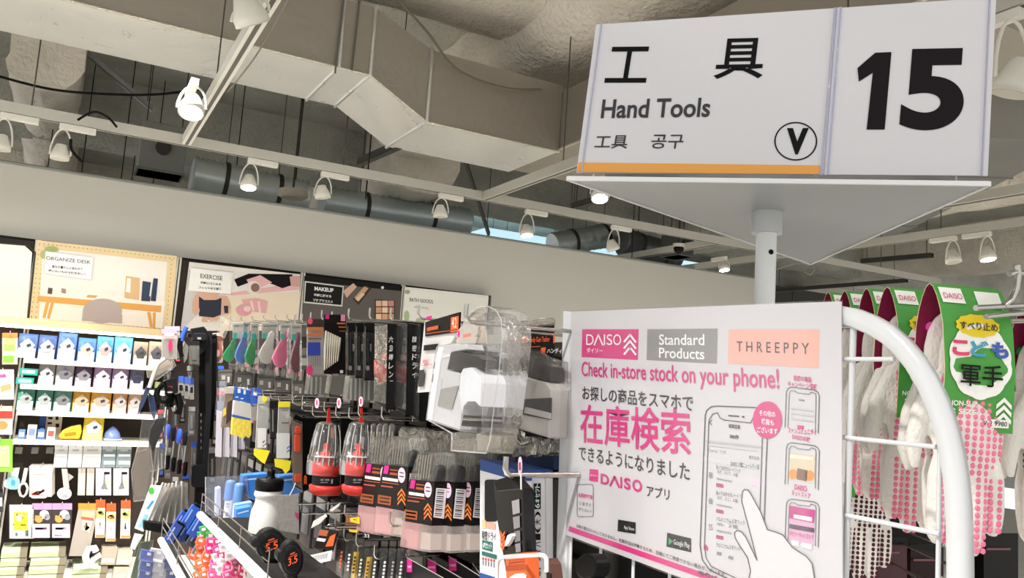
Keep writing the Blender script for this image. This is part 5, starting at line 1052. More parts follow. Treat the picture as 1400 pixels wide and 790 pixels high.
for i in range(4):
    x = 228+i*8; y = 580+i*3; pt('screwdriver', 'blue and black handled screwdriver in the far lower row, %s from the left' % ORD[i], 'tool', C4(-.06+.02*i), [('handle', 'lathe', BLU if i % 2 == 0 else mat('#20222c', .3), x+2, 0, [(y, 2), (y+3, 3.4), (y+16, 3), (y+20, 2.2)]), ('shaft', 'lathe', SIL, x+2, 0, [(y+20, 1.2), (y+44, 1.2)]), ('cap', 'lathe', mat('#141415', .3), x+2, 0, [(y+42, 3), (y+60, 3.2), (y+62, 2)])], 'far blue screwdrivers')
# saw packs in a fan above a black bar
FN = [(224, 664, 196, 712, 202, 716), (228, 665, 206, 715, 213, 718), (232, 665, 216, 718, 224, 720), (237, 664, 227, 720, 236, 722), (242, 662, 238, 722, 247, 724), (249, 662, 248, 724, 257, 725)]
for i, (tx_, ty, lx, ly, rx, ry) in enumerate(FN):
    pt('saw_pack', 'grey saw blade in a clear sleeve fanned over the black bar, %s from the left' % ORD[i], 'tool', C4(-.2+.03*i), [('blade', 'poly', mat(('#d9dcd8', '#b9bab6', '#9a9c98', '#8f928e', '#868a86', '#7d807e')[i], .3, .3), .004, .004, [(tx_, ty), (tx_+6, ty+3), (rx, ry), (lx, ly)]), ('sleeve', 'poly', CLRH, .01, -.002, [(tx_-2, ty-5), (tx_+8, ty-2), (rx+1, ry+2), (lx-1, ly+1)]), ('edge_fold', 'tube', mat('#dcdedb', .3), .004, -.003, [(tx_-1, ty-4), (lx, ly)])], 'fanned saw packs')
pt('saw_header_card', 'white card with a green oval mark and blue lettering left of the saws', 'card', C4(-.25), [('card', 'poly', mat('#dfe2dd', .4), .004, 0, [(206, 663), (222, 664), (196, 727), (184, 722), (196, 690)]), ('lower_card', 'poly', mat('#cfd6d2', .4), .004, 0, [(184, 729), (196, 731), (184, 752), (178, 748)]), ('print', 'multi', -.001, [(oval(207, 671, 4, 5, 12), mat('#4fae45', .4)), ([(208, 684), (211, 685), (203, 696), (200, 695)], mat('#3e8fc9', .4)), ([(198, 702), (203, 704), (193, 722), (188, 720)], mat('#8fc9d9', .4))])])
pt('black_bar', 'black padded bar lying across the fanned saw packs', 'rack', C4(-.28), [('bar', 'poly', mat('#131314', .6), .05, 0, [(197, 712), (230, 717), (257, 721), (257, 733), (226, 730), (196, 724)]), ('end_cap', 'poly', mat('#232325', .4), .055, -.002, [(196, 712), (200, 712), (200, 725), (196, 724)])], bevel=.004)
pt('leafy_pack', 'dark green long pack at the bottom left under the saws', 'packaged goods', C4(-.25), [('bag', 'poly', mat('#4b5a3e', .4), .02, 0, [(192, 742), (206, 740), (198, 800), (176, 800)]), ('wrap', 'poly', CLR, .02, -.015, [(189, 738), (210, 738), (202, 800), (172, 800)])])
pt('brown_bag', 'clear bag of brown goods hanging at the edge of the wall shelves', 'packaged goods', C4(-.15), [('contents', 'poly', mat('#6f6158', .6), .03, 0, [(188, 618), (202, 614), (206, 640), (200, 678), (186, 680), (182, 650)]), ('bag', 'poly', CLRH, .04, -.006, [(190, 606), (206, 608), (210, 645), (203, 684), (183, 686), (180, 645)])])
random.seed(21)
FD = [(226, 500, 9, 40), (236, 556, 9, 34), (246, 548, 8, 30), (256, 500, 8, 44), (258, 556, 9, 40), (262, 604, 8, 50), (250, 648, 9, 44), (236, 652, 8, 40), (226, 612, 8, 42), (290, 560, 8, 50), (286, 612, 9, 50), (280, 668, 9, 40), (268, 688, 9, 34), (298, 500, 8, 30), (289, 502, 7, 36), (246, 600, 7, 44), (240, 470, 8, 26), (232, 486, 7, 22), (216, 560, 8, 40), (218, 606, 7, 46)]
for i, (x, y, w_, h_) in enumerate(FD):
    dkc = random.choice(('#1b1b1d', '#232326', '#2d2c2e', '#4a4a4e', '#77787c')); ac = random.choice(('#3a5cc0', '#b9bcc4', '#c9c9c9', '#8f8e8c', '#3a5cc0', '#b9404e'))
    bag('%s narrow tool pack, %s of the crowded packs around the black straps' % ({'#1b1b1d': 'black', '#232326': 'charcoal', '#2d2c2e': 'dark grey', '#4a4a4e': 'grey', '#77787c': 'pale grey'}[dkc], ORD[i] if i < 16 else ('seventeenth', 'eighteenth', 'nineteenth', 'twentieth')[i-16]), x, y, x+w_, y+h_, C4(.12+.02*(i % 4)), ac, dkc, [((x+w_*.3, y+h_*.3, x+w_*.6, y+h_*.75), mat('#a5a4a2', .3, .7)), ((x+1, y+h_*.82, x+w_-2, y+h_*.92), mat(ac, .4))], group='crowded packs at the far end', shell=CLRH, skew=-1)
# ---- second row packs
for i in range(5):
    x = 295+i*10.5; pt('pale_strip', 'long pale lavender bar pack, %s from the far end, hanging above the spray cans' % ORD[i], 'packaged goods', FP(318, .25+.02*i), [('bar', 'poly', mat('#c3bfca', .4), .02, 0, [(x+2, 561), (x+9, 562), (x+8, 625), (x, 624)]), ('header', 'poly', mat('#8f9ab0', .4), .004, 0, [(x+2, 548), (x+9, 548), (x+9, 562), (x+2, 561)]), ('sleeve_tip', 'poly', CLR, .01, 0, [(x, 625), (x+8, 625), (x+6, 662), (x+1, 662)])], 'pale lavender bar packs')
for i, (x, c) in enumerate(((285, '#8fa7c4'), (293, '#b9a7ae'), (300, '#b9c0c4'))):
    bag('pale clear pack left of the yellow and white gloves, %s of three' % ORD[i], x, 521, x+10, 565, FP(x, .1), '#7a7c80', c, [((x+2, 535, x+7, 540), mat('#d47a92', .4))], group='pale clear packs', shell=CLRH)
bag('crumpled clear pack of brown gloves left of the blue headers', 308, 530, 320, 584, FP(313, -.03), '#bcb6ae', '#9c8a78', [([(311, 550), (318, 546), (316, 574), (309, 580)], mat('#4a3230', .5)), ([(305, 560), (309, 556), (309, 566), (305, 570)], mat('#e3c84e', .5))], skew=-6, shell=CLRH)
pt('work_glove_pack', 'blue headed pack with white and yellow work glove', 'packaged goods', FP(331, -.06), [('header', 'poly', mat('#2f62bb', .35), .004, 0, [(321, 528), (342, 534), (342, 551), (320, 546)]), ('glove', 'poly', mat('#c7c5be', .7), .025, .0, [(320, 547), (343, 552), (344, 573), (318, 567)]), ('stripe', 'poly', mat('#3a63ad', .5), .027, -.001, [(318, 566), (344, 572), (344, 575), (318, 570)]), ('coated_part', 'poly', mat('#e4cd52', .5, bump=.3, bscale=60), .026, .0, [(318, 570), (344, 575), (344, 594), (341, 599), (337, 596), (333, 600), (325, 596), (316, 594)]), ('print', 'multi', -.002, [((322, 542, 326, 543.5), mat('#dfe6f4', .4)), ((329, 544, 333, 545.5), mat('#dfe6f4', .4)), ((325, 531, 329, 537), mat('#dfe6f4', .4)), ((333, 533, 336, 539), mat('#dfe6f4', .4))])], 'blue headed packs', bevel=.003)
bag('second blue headed pack with grey sleeve beside the yellow glove', 343, 531, 357, 578, FP(349, -.05), '#3b5fc2', '#b5b2ab', [((346, 552, 354, 554), mat('#8d8a86', .4)), ((346, 575, 352, 580), mat('#9a4a4c', .4)), ([(347, 535), (352, 536), (351, 541), (346, 540)], mat('#e6e8f0', .4))], th=.5, group='blue headed packs')
bag('white pack with pointed yellow base and a yellow dot tag', 353, 541, 369, 616, FP(360, -.1), '#b9b7ae', '#c9cac6', [(oval(362, 545, 3.4, 4.2, 12), mat('#ece63c', .4)), ([(347, 613), (369, 616), (362, 634), (358, 632), (347, 622)], mat('#f1e335', .4)), ((352, 585, 364, 612), mat('#dadbd9', .3)), ([(359, 604), (364, 600), (364, 602), (359, 606)], mat('#3c66b0', .4)), ([(359, 609), (364, 605), (364, 607), (359, 611)], mat('#3c66b0', .4)), ([(365, 588), (372, 582), (373, 590), (366, 594)], DARK)], skew=-4, name='yellow_tipped_pack', group='yellow tipped packs')
bag('black sleeved pack between the two yellow tipped packs', 369, 548, 380, 600, FP(373, -.04), '#2c2c2e', '#232324', [((372, 560, 374, 590), mat('#7d7b78', .3))], group='yellow tipped packs')
bag('white pack with yellow header and rounded yellow base', 381, 549, 397, 632, FP(388, -.12), '#f0dc3a', '#c4c3bd', [((378, 592, 396, 626), mat('#d5d6d4', .3)), ([(375, 627), (398, 630), (396, 642), (390, 648), (386, 641), (376, 638)], mat('#f1e335', .4)), ([(392, 612), (397, 608), (397, 610), (392, 614)], mat('#3c66b0', .4)), ([(392, 617), (397, 613), (397, 615), (392, 619)], mat('#3c66b0', .4)), ((385, 559, 394, 562), mat('#8a887f', .4)), ((385, 577, 395, 579), mat('#6f6d66', .4))], skew=-3, th=.09, name='yellow_tipped_pack', group='yellow tipped packs')
# ---- top row cards (x 415-580)
bag('card of hair clasps with orange lines, a blue block and pink round tags', 420, 436, 443, 513, FP(431, 0), '#3a322e', '#b9b6b3', [((421, 447, 442, 452), mat('#c97a3c', .5)), ((421, 455, 442, 459), mat('#c9773a', .5)), ((421, 462, 440, 464), mat('#8f5a30', .5)), ((421, 468, 438, 486), mat('#3648a8', .4)), (oval(424, 439, 3.5, 4.5, 14), mat('#e7566f', .4)), (oval(423.5, 506, 4.5, 7, 14), mat('#e0407c', .4))]+[((422+k*3, 487, 423+k*3, 501), mat('#8c8a8c', .3)) for k in range(6)], group='top row cards')
r = bag('black card with a fan of silver drill bits and a small pink logo patch', 443, 430, 473, 511, FP(458, -.05), '#1f1c1b', '#1b1918', [((445, 430, 450, 436), PINK), ((466, 430, 472, 439), mat('#e38fb4', .4)), ((461, 441, 472, 443), mat('#c9703a', .5)), ((463, 446, 473, 448), mat('#a85c30', .5)), ((464, 452, 472, 453), mat('#a85c30', .5)), ((444, 473, 462, 483), mat('#141414', .4)), ((465, 506, 469, 510), mat('#e0e0e0', .4))], shell=False, group='top row cards')
for k in range(7):
    x = 444.5+k*2.9; q = MB(); Yp = FP(458, -.05)[1]; a = at(x+1.5+k*.2, 452+k*1.5, 'Y', Yp-.006); b = at(x-.5, 506-k*2, 'Y', Yp-.006); q.tube([a, a.lerp(b, .5), b], [.0035, .0055, .003], mat('#cbc3b0', .2, .9), 8); q.build('drill_bit', r, origin=r.location)
for i, (x0, x1) in enumerate(((474, 487), (486, 499), (498, 512))):
    bag('black narrow tool pack with silver glints, %s of three beside the drill bit card' % ORD[i], x0, 441, x1, 514+i*3, FP(x0, .02*i-.05), '#1d1c1d', '#19191a', [((x0+4, 455+i*4, x0+6, 495), mat('#4a4a4e', .3, .6)), ((x0+8, 470, x0+10, 480), mat('#a5a3a0', .3, .6)), ((x0+1, 446, x0+2, 505), mat('#6a6866', .3)), ((x0+3, 500, x0+7, 506), mat('#8a8884', .3))], group='black tool packs of the top row')  # glints painted on as pale flat strips
for i, (x0, c, l) in enumerate(((511, '#d8403c', 'black pack with a bright red block and a lettered black spine'), (538, '#7c2a2c', 'black pack with a dark red block and a lettered black spine'), (556, '#211d1d', 'plain black pack with lettered spine next to the white card'))):
    s_ = 18
    pt('black_spine_pack', l, 'packaged goods', ('X', .70+.03*i), [('bag', 'poly', mat('#1e1d1e', .35), .028, 0, [(x0+1, 445), (x0+s_, 442), (x0+s_-2, 560+i*8), (x0, 548+i*8)]), ('block', 'poly', mat(c, .4), .004, -.005, [(x0, 492), (x0+3, 492), (x0+s_-2, 502), (x0+s_-3, 518), (x0+s_-9, 526), (x0, 510)]), ('small_block', 'poly', mat(c, .4), .003, -.004, [(x0+10, 484), (x0+14, 482), (x0+s_-1, 489), (x0+s_-1, 493), (x0+10, 491)]), ('sheet', 'poly', CLR, .002, -.008, [(x0+1, 446), (x0+s_, 443), (x0+s_-2, 552+i*8), (x0, 548+i*8)])], 'black spine packs', bevel=.002)
for i, (x, st_) in enumerate(((531, '六角棒レンチセット'), (563, '精密ドライバーセット'))):
    rr_ = [o for o in bpy.data.objects if o.name.startswith('black_spine_pack')][i]
    q = MB(); X_ = .70+.03*i
    yv = at(529+27*i, 500, 'X', X_).y
    for k, ch in enumerate(st_):
        o = at(x, 468+k*12, 'Y', yv-.002); e1 = at(x+6, 468.5+k*12, 'Y', yv-.002)-o; e2 = at(x+1, 459.5+k*12, 'Y', yv-.002)-o; q.text(ch, o, e1, e2, mat('#d9d9d6', .5), .01)
    q.build('spine_lettering', rr_, origin=rr_.location)
# grey wire trays below
for i, (x0, x1, y0, y1) in enumerate(((421, 449, 513, 541), (450, 470, 514, 540), (475, 511, 515, 549))):
    pt('slotted_tray', ('slatted', 'plain', 'wide slatted')[i]+' grey plastic tray pack hanging in the second row', 'packaged goods', FP((x0+x1)/2, .05), [('tray', 'poly', mat('#7c817f', .4), .006, .02, [(x0+4, y0), (x1, y0), (x1, y1), (x0, y1-4)]), ('blister', 'poly', CLRH, .04, -.01, [(x0+3, y0-2), (x1+1, y0-2), (x1+1, y1+2), (x0-1, y1-2)])]+[('slat', 'poly', mat('#b9bdba', .4), .006, .008, [(x0+5+k*6, y0+2), (x0+7+k*6, y0+2), (x0+6+k*6, y1-2), (x0+4+k*6, y1-2)]) for k in range(0 if i == 1 else (x1-x0-6)//6)], 'grey tray packs')
# ---- white and black header cards, staple guns
def g(u, v): return (560+u/3.59, 400+v/3.59)
def gp(*l): return [g(*p) for p in l]
pt('white_tool_card', 'white card with black header and an orange size label behind the staple gun', 'packaged goods', ('X', .70), [('card', 'poly', mat('#d6d3d4', .45), .004, 0, gp((73, 145), (240, 98), (245, 300), (180, 480), (38, 490))), ('header', 'poly', mat('#1b1819', .4), .004, -.004, gp((76, 145), (245, 95), (240, 192), (76, 215))), ('print', 'multi', -.006, [(gp((203, 122), (240, 114), (238, 190), (201, 196)), ORANGE), (gp((82, 118), (108, 112), (108, 128), (82, 133)), PINK), (gp((85, 172), (140, 160), (140, 178), (85, 190)), mat('#c9572c', .5)), (gp((80, 200), (235, 180), (235, 183), (80, 203)), mat('#d9622e', .5)), (gp((70, 258), (140, 250), (130, 280), (68, 285)), mat('#2a2728', .5)), (gp((65, 330), (85, 328), (85, 345), (63, 347)), mat('#d98a8a', .5)), (gp((48, 380), (72, 378), (66, 460), (42, 462)), mat('#3a383a', .5)), (gp((60, 355), (110, 350), (110, 353), (60, 358)), mat('#e0707a', .5)), ('4.2', (618, 434, 624, 448), mat('#f6e6d9', .5)), ])])
SG = pt('staple_gun_pack', 'white staple gun in a domed clear clamshell, hanging at the front of the row', 'packaged goods', ('X', .62), [
    ('body', 'poly', mat('#dcdce0', .4), .035, .012, gp((140, 262), (275, 250), (283, 278), (205, 292), (180, 378), (245, 392), (240, 480), (255, 560), (245, 672), (85, 620), (100, 500))),
    ('magazine', 'poly', mat('#eceef4', .35), .05, .002, gp((262, 372), (300, 366), (335, 400), (350, 440), (345, 560), (320, 535), (285, 535), (262, 560), (255, 600), (243, 470), (248, 400))),
    ('lever', 'poly', mat('#2f2d2c', .3, .5), .03, .01, gp((200, 295), (230, 285), (330, 310), (362, 330), (360, 372), (310, 365), (262, 368), (245, 388), (186, 376))),
    ('handle_opening', 'poly', mat('#a9a7a4', .5), .002, .009, gp((152, 472), (238, 455), (205, 572), (135, 553))),
    ('nose', 'poly', mat('#1e1d1e', .25, .6), .05, .0, gp((262, 600), (330, 606), (326, 660), (252, 655))),
    ('nose_plate', 'poly', SIL, .05, -.003, gp((258, 612), (328, 617), (327, 630), (256, 626))),
    ('card', 'poly', mat('#cdbfae', .5), .003, .05, gp((205, 250), (255, 165), (305, 112), (360, 100), (380, 250))),
    ('clamshell', 'poly', CLR, .055, -.004, gp((78, 625), (95, 500), (130, 265), (200, 248), (260, 150), (300, 95), (340, 68), (385, 64), (425, 85), (450, 130), (455, 220), (440, 380), (425, 480), (405, 640), (385, 700), (340, 690), (245, 680))),
    ('side_bulge', 'poly', CLR, .04, -.012, gp((360, 110), (385, 90), (420, 105), (440, 150), (445, 230), (425, 380), (400, 560), (385, 680), (350, 690), (355, 560), (375, 330), (372, 200))),
    ('lower_shell', 'poly', CLRH, .05, .0, gp((205, 690), (245, 680), (385, 700), (405, 640), (395, 730), (375, 788), (205, 775))),
    ('flange', 'tube', clear('#ffffff', .2, .1), .0012, -.006, gp((85, 622), (98, 500), (133, 268), (203, 250), (262, 155), (302, 98), (342, 70), (385, 66), (424, 87), (450, 132), (455, 222), (440, 382), (425, 482), (405, 642), (393, 732), (375, 788), (205, 775), (208, 690), (85, 622))),
    ('print', 'multi', -.0135, [(gp((120, 340), (126, 340), (122, 372), (116, 372)), mat('#77757a', .5)), (gp((112, 400), (118, 400), (114, 440), (108, 440)), mat('#77757a', .5)), (gp((236, 190), (246, 186), (246, 216), (236, 220)), PINK), (gp((262, 205), (300, 198), (300, 215), (262, 222)), mat('#b9705a', .5))])], bevel=.0015)
pt('handy_gun_pack', 'grey hand tacker in a black headed blister, right against the fence', 'packaged goods', ('X', .77), [
    ('card', 'poly', mat('#252122', .4), .004, .05, gp((462, 262), (478, 225), (545, 172), (705, 145), (700, 520), (520, 540), (470, 480))),
    ('body', 'poly', mat('#c9c5c0', .4), .04, .0, gp((440, 295), (508, 300), (530, 345), (545, 405), (600, 425), (670, 440), (690, 475), (680, 712), (430, 632), (432, 420))),
    ('handle_opening', 'poly', mat('#4a4746', .5), .003, -.003, gp((560, 522), (695, 515), (692, 625), (552, 600))),
    ('inner_card', 'poly', mat('#cfcaca', .5), .003, -.005, gp((565, 560), (690, 590), (690, 622), (560, 590))),
    ('squeeze_handle', 'poly', mat('#35302f', .3), .03, .006, gp((512, 300), (560, 282), (600, 296), (618, 330), (690, 362), (690, 438), (650, 425), (560, 405), (530, 345))),
    ('blister', 'poly', CLR, .035, -.012, gp((450, 285), (520, 285), (570, 275), (620, 310), (700, 335), (700, 470), (690, 715), (425, 640), (428, 420))),
    ('top_guard', 'tube', CLRH, .008, .03, gp((475, 260), (500, 210), (560, 165), (640, 145), (690, 142), (700, 142))),
    ('print', 'multi', .044, [(gp((513, 210), (533, 207), (533, 242), (513, 245)), PINK), (gp((543, 215), (578, 212), (578, 245), (543, 248)), ORANGE), (gp((645, 270), (668, 268), (668, 297), (645, 299)), ORANGE), (gp((705, 205), (712, 205), (712, 245), (705, 248)), ORANGE), (gp((545, 268), (640, 262), (640, 265), (545, 271)), mat('#c96a50', .5)), ('Handy Gun Tacker', (722.5, 461, 752, 470), ORANGE, -1), ('ハンディ', (748, 476, 768, 483), mat('#e9e4e4', .5), 0)]),
    ('side_marks', 'multi', -.0135, [(gp((440, 350+k*42), (452, 350+k*42), (451, 380+k*42), (439, 380+k*42)), mat('#33302f', .5)) for k in range(6)])], bevel=.002)
hook(641, 416, .60, 'thick chrome hook at the very front carrying the domed staple gun clamshell', 'chrome hooks on the tool gondola', .004, .03)
hook(715, 439, .75, 'dark hook carrying the black headed hand tacker pack', 'chrome hooks on the tool gondola', .003, .02)
# crumpled clear pack layer under the guns
def PX(u, v, s=4.16, x0=390, y0=540): return (x0+u/s, y0+v/s)
# ---- black box with orange fittings and red driver sets
pt('orange_plug_box', 'black window box with orange sockets left of the red driver sets', 'packaged goods', ('Y', gy(419, .70)), [('box', 'poly', mat('#111012', .35), .02, .0, [(404, 566), (413, 571), (440, 572), (440, 660), (416, 672), (402, 665), (400, 572)]), ('window', 'poly', mat('#7d6a5c', .3), .002, -.004, [(401, 575), (413, 580), (413, 668), (402, 662)]), ('socket', 'poly', mat('#ee4e28', .35), .01, -.012, rr(404, 583, 412, 593, 3)), ('socket', 'poly', mat('#ee4e28', .35), .01, -.012, rr(403, 594, 411, 618, 3)), ('socket', 'poly', mat('#e9572a', .35), .01, -.012, rr(403, 648, 413, 659, 3)), ('cover', 'poly', CLR, .012, -.014, [(400, 572), (414, 577), (414, 674), (401, 664)]), ('side_print', 'multi', -.004, [([(415.5, 660+k*-4), (417.5, 657+k*-4), (419.5, 660+k*-4), (419.5, 663+k*-4), (417.5, 660+k*-4), (415.5, 663+k*-4)], ORANGE) for k in range(3)])], bevel=.002)
bag('black boxed tool pack between the two red driver sets', 466, 566, 483, 668, ('Y', gy(470, .76)), None, '#121113', [((469, 600, 473, 640), mat('#2e2c2e', .4))], shell=False, group='black packs behind the driver sets')
bag('black boxed tool pack behind the farther red driver set', 438, 572, 452, 660, ('Y', gy(440, .77)), None, '#151416', shell=False, group='black packs behind the driver sets')
RED = mat('#bf2f28', .35); CLD = clear('#ffffff', .04, .06, .8, .1)
for i, (xt, xb, dy) in enumerate(((450, 443, 0), (493, 489, 0))):
    X = .66+.02*i; xc = (xt+xb)/2
    Yd = gy(xc, X); sc_ = scale_at(at(xc, 620, 'Y', Yd))
    parts = [('hang_tab', 'poly', RED, .004, 0, [(xc+2, 558), (xc+5, 558), (xc+5, 570), (xc+7, 579), (xc, 579)]),
        ('dome', 'lathe', CLD, xc, 0, [(576, 2), (577, 9.5), (580, 13), (600, 17.5), (622, 19.5), (622.5, 21), (640, 21.5), (648, 21)]),
        ('dome_rim', 'lathe', clear('#ffffff', .3, .1), xc, 0, [(621.5, 20), (623.5, 21.5)]),
        ('core', 'lathe', RED, xc, 0, [(605, 2.5), (608, 3.6), (617, 3.6), (618, 7), (624, 8), (625, 11.5), (630, 12.5), (631, 15), (636, 17)]),
        ('red_ring', 'lathe', RED, xc, 0, [(635, 17.5), (637, 19.5), (645, 20), (646, 19), (649, 18.8)]),
        ('black_body', 'lathe', mat('#29282b', .35), xc, 0, [(648.5, 18), (650, 19), (663, 19.2), (665, 18)]),
        ('red_base', 'lathe', mat('#c8362e', .35), xc, 0, [(662, 20), (663.5, 23.5), (668, 23.2), (674, 20.5), (675.5, 18)]),
        ('driver_shaft', 'lathe', mat('#1c1c1e', .3), xc, 0, [(584, 1.6), (598, 2.2), (606, 2)])]
    r = pt('red_driver_set', 'red screwdriver bit set under a clear ribbed dome, '+('farther one beside the orange socket box' if i == 0 else 'nearer one beside the clear driver packs'), 'tool set', ('Y', Yd), parts, 'red driver sets')
    c0 = at(xc, 620, 'Y', Yd)
    for k in range(12):
        a = 2*math.pi*k/12; ox, oy = math.cos(a)*15.5*sc_, math.sin(a)*15.5*sc_; zt_ = at(xc, 617, 'Y', Yd).z; z0_ = at(xc, 637, 'Y', Yd).z
        q = MB(); q.lathe((c0.x+ox, c0.y+oy, z0_), (0, 0, 1), [(0, 1.7*sc_), ((zt_-z0_)*.6, 1.7*sc_), ((zt_-z0_)*.65, 1.2*sc_), (zt_-z0_, 1.0*sc_)], SIL, 8); q.build('bit', r, origin=r.location)
    for k in range(10):
        a = 2*math.pi*k/10; c_, s_ = math.cos(a), math.sin(a); q = MB(); q.tube([(c0.x+c_*rr_*sc_, c0.y+s_*rr_*sc_, at(xc, yy, 'Y', Yd).z) for yy, rr_ in ((580, 13.2), (600, 17.8), (621, 19.8))], .0007, clear('#ffffff', .5, .1), 4); q.build('dome_rib', r, origin=r.location)
    q = MB(); ym = Yd-19.9*sc_
    for (u0, v0, u1, v1) in ((-8, 655, -4, 657), (-2, 655, 4, 657), (6, 655, 9, 661), (-8, 659, 2, 660)):
        a = at(xc+u0, v1, 'Y', ym); b = at(xc+u1, v0, 'Y', ym); q.box(a.x, ym, a.z, b.x, ym+.001, b.z, mat('#8d8c90', .4))
    q.build('print', r, origin=r.location)
    r.rotation_euler = (math.radians(.0), 0, 0)
# ridged clear tubes behind
for i, x in enumerate((512, 520, 528, 537)):
    pt('clear_tube_pack', 'ridged clear tube hanging behind the clear driver packs, %s from the far end' % ORD[i], 'packaged goods', ('Y', gy(x, .78)), [('tube', 'lathe', CLRH, x, 0, [(579, 2), (582, 4.5), (634, 5), (636, 3)]), ('rod', 'lathe', mat('#bdb6a4', .3, .6), x, 0, [(590, 1.2), (632, 1.2)]), ('card', 'rect', mat('#2b2320', .5), .004, .01, (x-4, 636, x+5, 680)), ('print', 'multi', .009, [((x-2, 638, x+1, 646), PINK), ((x-3, 650, x+4, 653), mat('#c96a34', .5)), ((x-3, 662, x+4, 664), mat('#a85c30', .5))])], 'ridged clear tubes')
# driver packs
PKT = clear('#e8b9bb', .38, .2, .6); CLT = clear('#e6dedA'.lower(), .22, .2, .6)
BKC = mat('#1d1817', .4); SILT = mat('#b8ad98', .35, .6)
def drvpack(ox, oy, X, label, full=True):
    def s(*l): return [(x+ox, y+oy) for x, y in l]
    parts = [('card_sleeve', 'poly', BKC, .035, 0, s((560, 655), (594, 658), (590, 718), (549, 711))),
        ('clear_body', 'poly', CLD, .04, -.002, s((571, 620), (578, 617), (597, 619), (600, 640), (594, 658), (560, 655))),
        ('tray', 'poly', PKT, .02, -.003, s((550, 712), (573, 716), (570, 752), (547, 747))),
        ('tray_clear_half', 'poly', CLT, .035, -.002, s((573, 716), (590, 719), (588, 755), (570, 752))),
        ('tray_floor', 'poly', mat('#d9c9c2', .5), .03, .004, s((551, 722), (589, 730), (588, 752), (549, 746))),
        ('driver_handle', 'lathe', mat('#1b1c1f', .3), 602+ox, .02, [(635+oy, 3), (637+oy, 7), (642+oy, 9), (660+oy, 9)]),
        ('print', 'multi', -.001, [(s((562, 656), (568, 656.5), (566, 668), (560, 667)), PINK), (s((569, 661), (580, 662.5), (580, 664), (569, 662.7)), mat('#a04c26', .5)), (s((569, 665.5), (579, 667), (579, 670), (568.5, 668.5)), mat('#a04c26', .5)), (s((559, 672), (580, 675), (580, 679), (559, 676)), mat('#e6e2de', .5)), (s((558, 678.5), (581, 681.5), (581, 682.5), (558, 679.5)), mat('#b5552c', .5)), (s((557, 683), (573, 685), (573, 687), (557, 685)), mat('#a84c4a', .5)), (s((553, 696), (571, 699), (570, 711), (552, 708)), mat('#8f4a28', .5)), (s((555, 699), (569, 701), (568.5, 703), (555, 701)), mat('#3a241c', .5)), (s((555, 704), (568.5, 706), (568, 708), (554.5, 706)), mat('#3a241c', .5)), ([(x+ox, y+oy) for x, y in oval(585, 669.5, 5, 10.5, 18)], mat('#e9c3d9', .4)), ([(x+ox, y+oy) for x, y in ((582, 665), (588, 666), (588, 667.5), (582, 666.5))], mat('#a85a9a', .4)), ([(x+ox, y+oy) for x, y in ((582, 670), (588, 671), (588, 672.5), (582, 671.5))], mat('#a85a9a', .4))]+
            [(s((579.5, 695+k*6.3), (585, 687.5+k*6.3), (590, 696+k*6.3), (590, 699+k*6.3), (585, 690.7+k*6.3), (579.5, 698+k*6.3)), mat('#e0762f', .5)) for k in range(3)])]
    r = pt('clear_driver_pack', label, 'tool set', ('X', X), parts, 'clear driver packs')
    q = MB(); m1 = mat('#c9c6ca', .5); m2 = mat('#2b2a2e', .5)
    Yq = min(at(594+ox, 660+oy, 'X', X).y, at(590+ox, 716+oy, 'X', X).y)-.0008
    def qq(x, y, k): return at(x+ox, y+oy, 'Y', Yq-k)
    q.prism([qq(596.5, 667, 0), qq(611, 668, 0), qq(607, 709, 0), qq(592.5, 707, 0)], (0, .0003, 0), m1)
    for k in range(13):
        y = 669+k*2.9; w_ = (.9, 1.6, .7, 1.2)[k % 4]; q.prism([qq(598-k*.3, y, .0004), qq(607.5-k*.3, y+.8, .0004), qq(607.5-k*.3, y+.8+w_, .0004), qq(598-k*.3, y+w_, .0004)], (0, .0002, 0), m2)
    q.build('barcode', r, origin=r.location)
    for k in range(6):
        x = 572+k*3.6; q = MB(); q.tube([at(x+ox, 622+oy, 'X', X+.01), at(x+ox-4, 654+oy, 'X', X+.01)], .0016, SILT, 6); q.build('bit_rod', r, origin=r.location)
    return r
drvpack(82, -2, .79, 'clear driver pack, rearmost and half hidden by the blue topped box')
drvpack(54, 0, .76, 'clear driver pack, third back on its hook, showing only its barcode side')
drvpack(27, 1, .73, 'clear driver pack, second on the nearer hook')
drvpack(-60, -22, .72, 'clear driver pack partly hidden behind the farther front pack')
drvpack(-36, -20, .70, 'clear pink trayed driver pack at the front of the farther hook')
drvpack(0, 0, .70, 'clear pink trayed driver pack at the front of the nearer hook, barcode in full view')
# crinkled clear wrapping above the driver packs
for i, (x0, x1, y0, y1, X) in enumerate(((545, 580, 583, 615, .75), (580, 612, 588, 622, .76), (614, 650, 598, 635, .77), (655, 700, 588, 612, .8), (700, 752, 596, 622, .8))):
    pts = [(x0+(x1-x0)*k/8, y0+random.uniform(0, 8)) for k in range(9)]+[(x1-(x1-x0)*k/8, y1+random.uniform(-5, 3)) for k in range(9)]
    pt('crinkled_pack', 'crinkled clear pack lying over the driver goods, %s from the far end' % ORD[i], 'packaged goods', ('X', X), [('wrap', 'poly', clear('#f4f0e6', .06, .05, 1.8, 1.0), .03, 0, pts), ('backing', 'poly', mat(('#9a968e', '#aca79e', '#85817a', '#2f3f66', '#22304f')[i], .5), .006, .035, pts), ('clip', 'tube', SIL, .0025, -.004, [(x0+6, y0+4), (x0+14, y0+12), (x0+24, y0+8)])], 'crinkled clear packs')
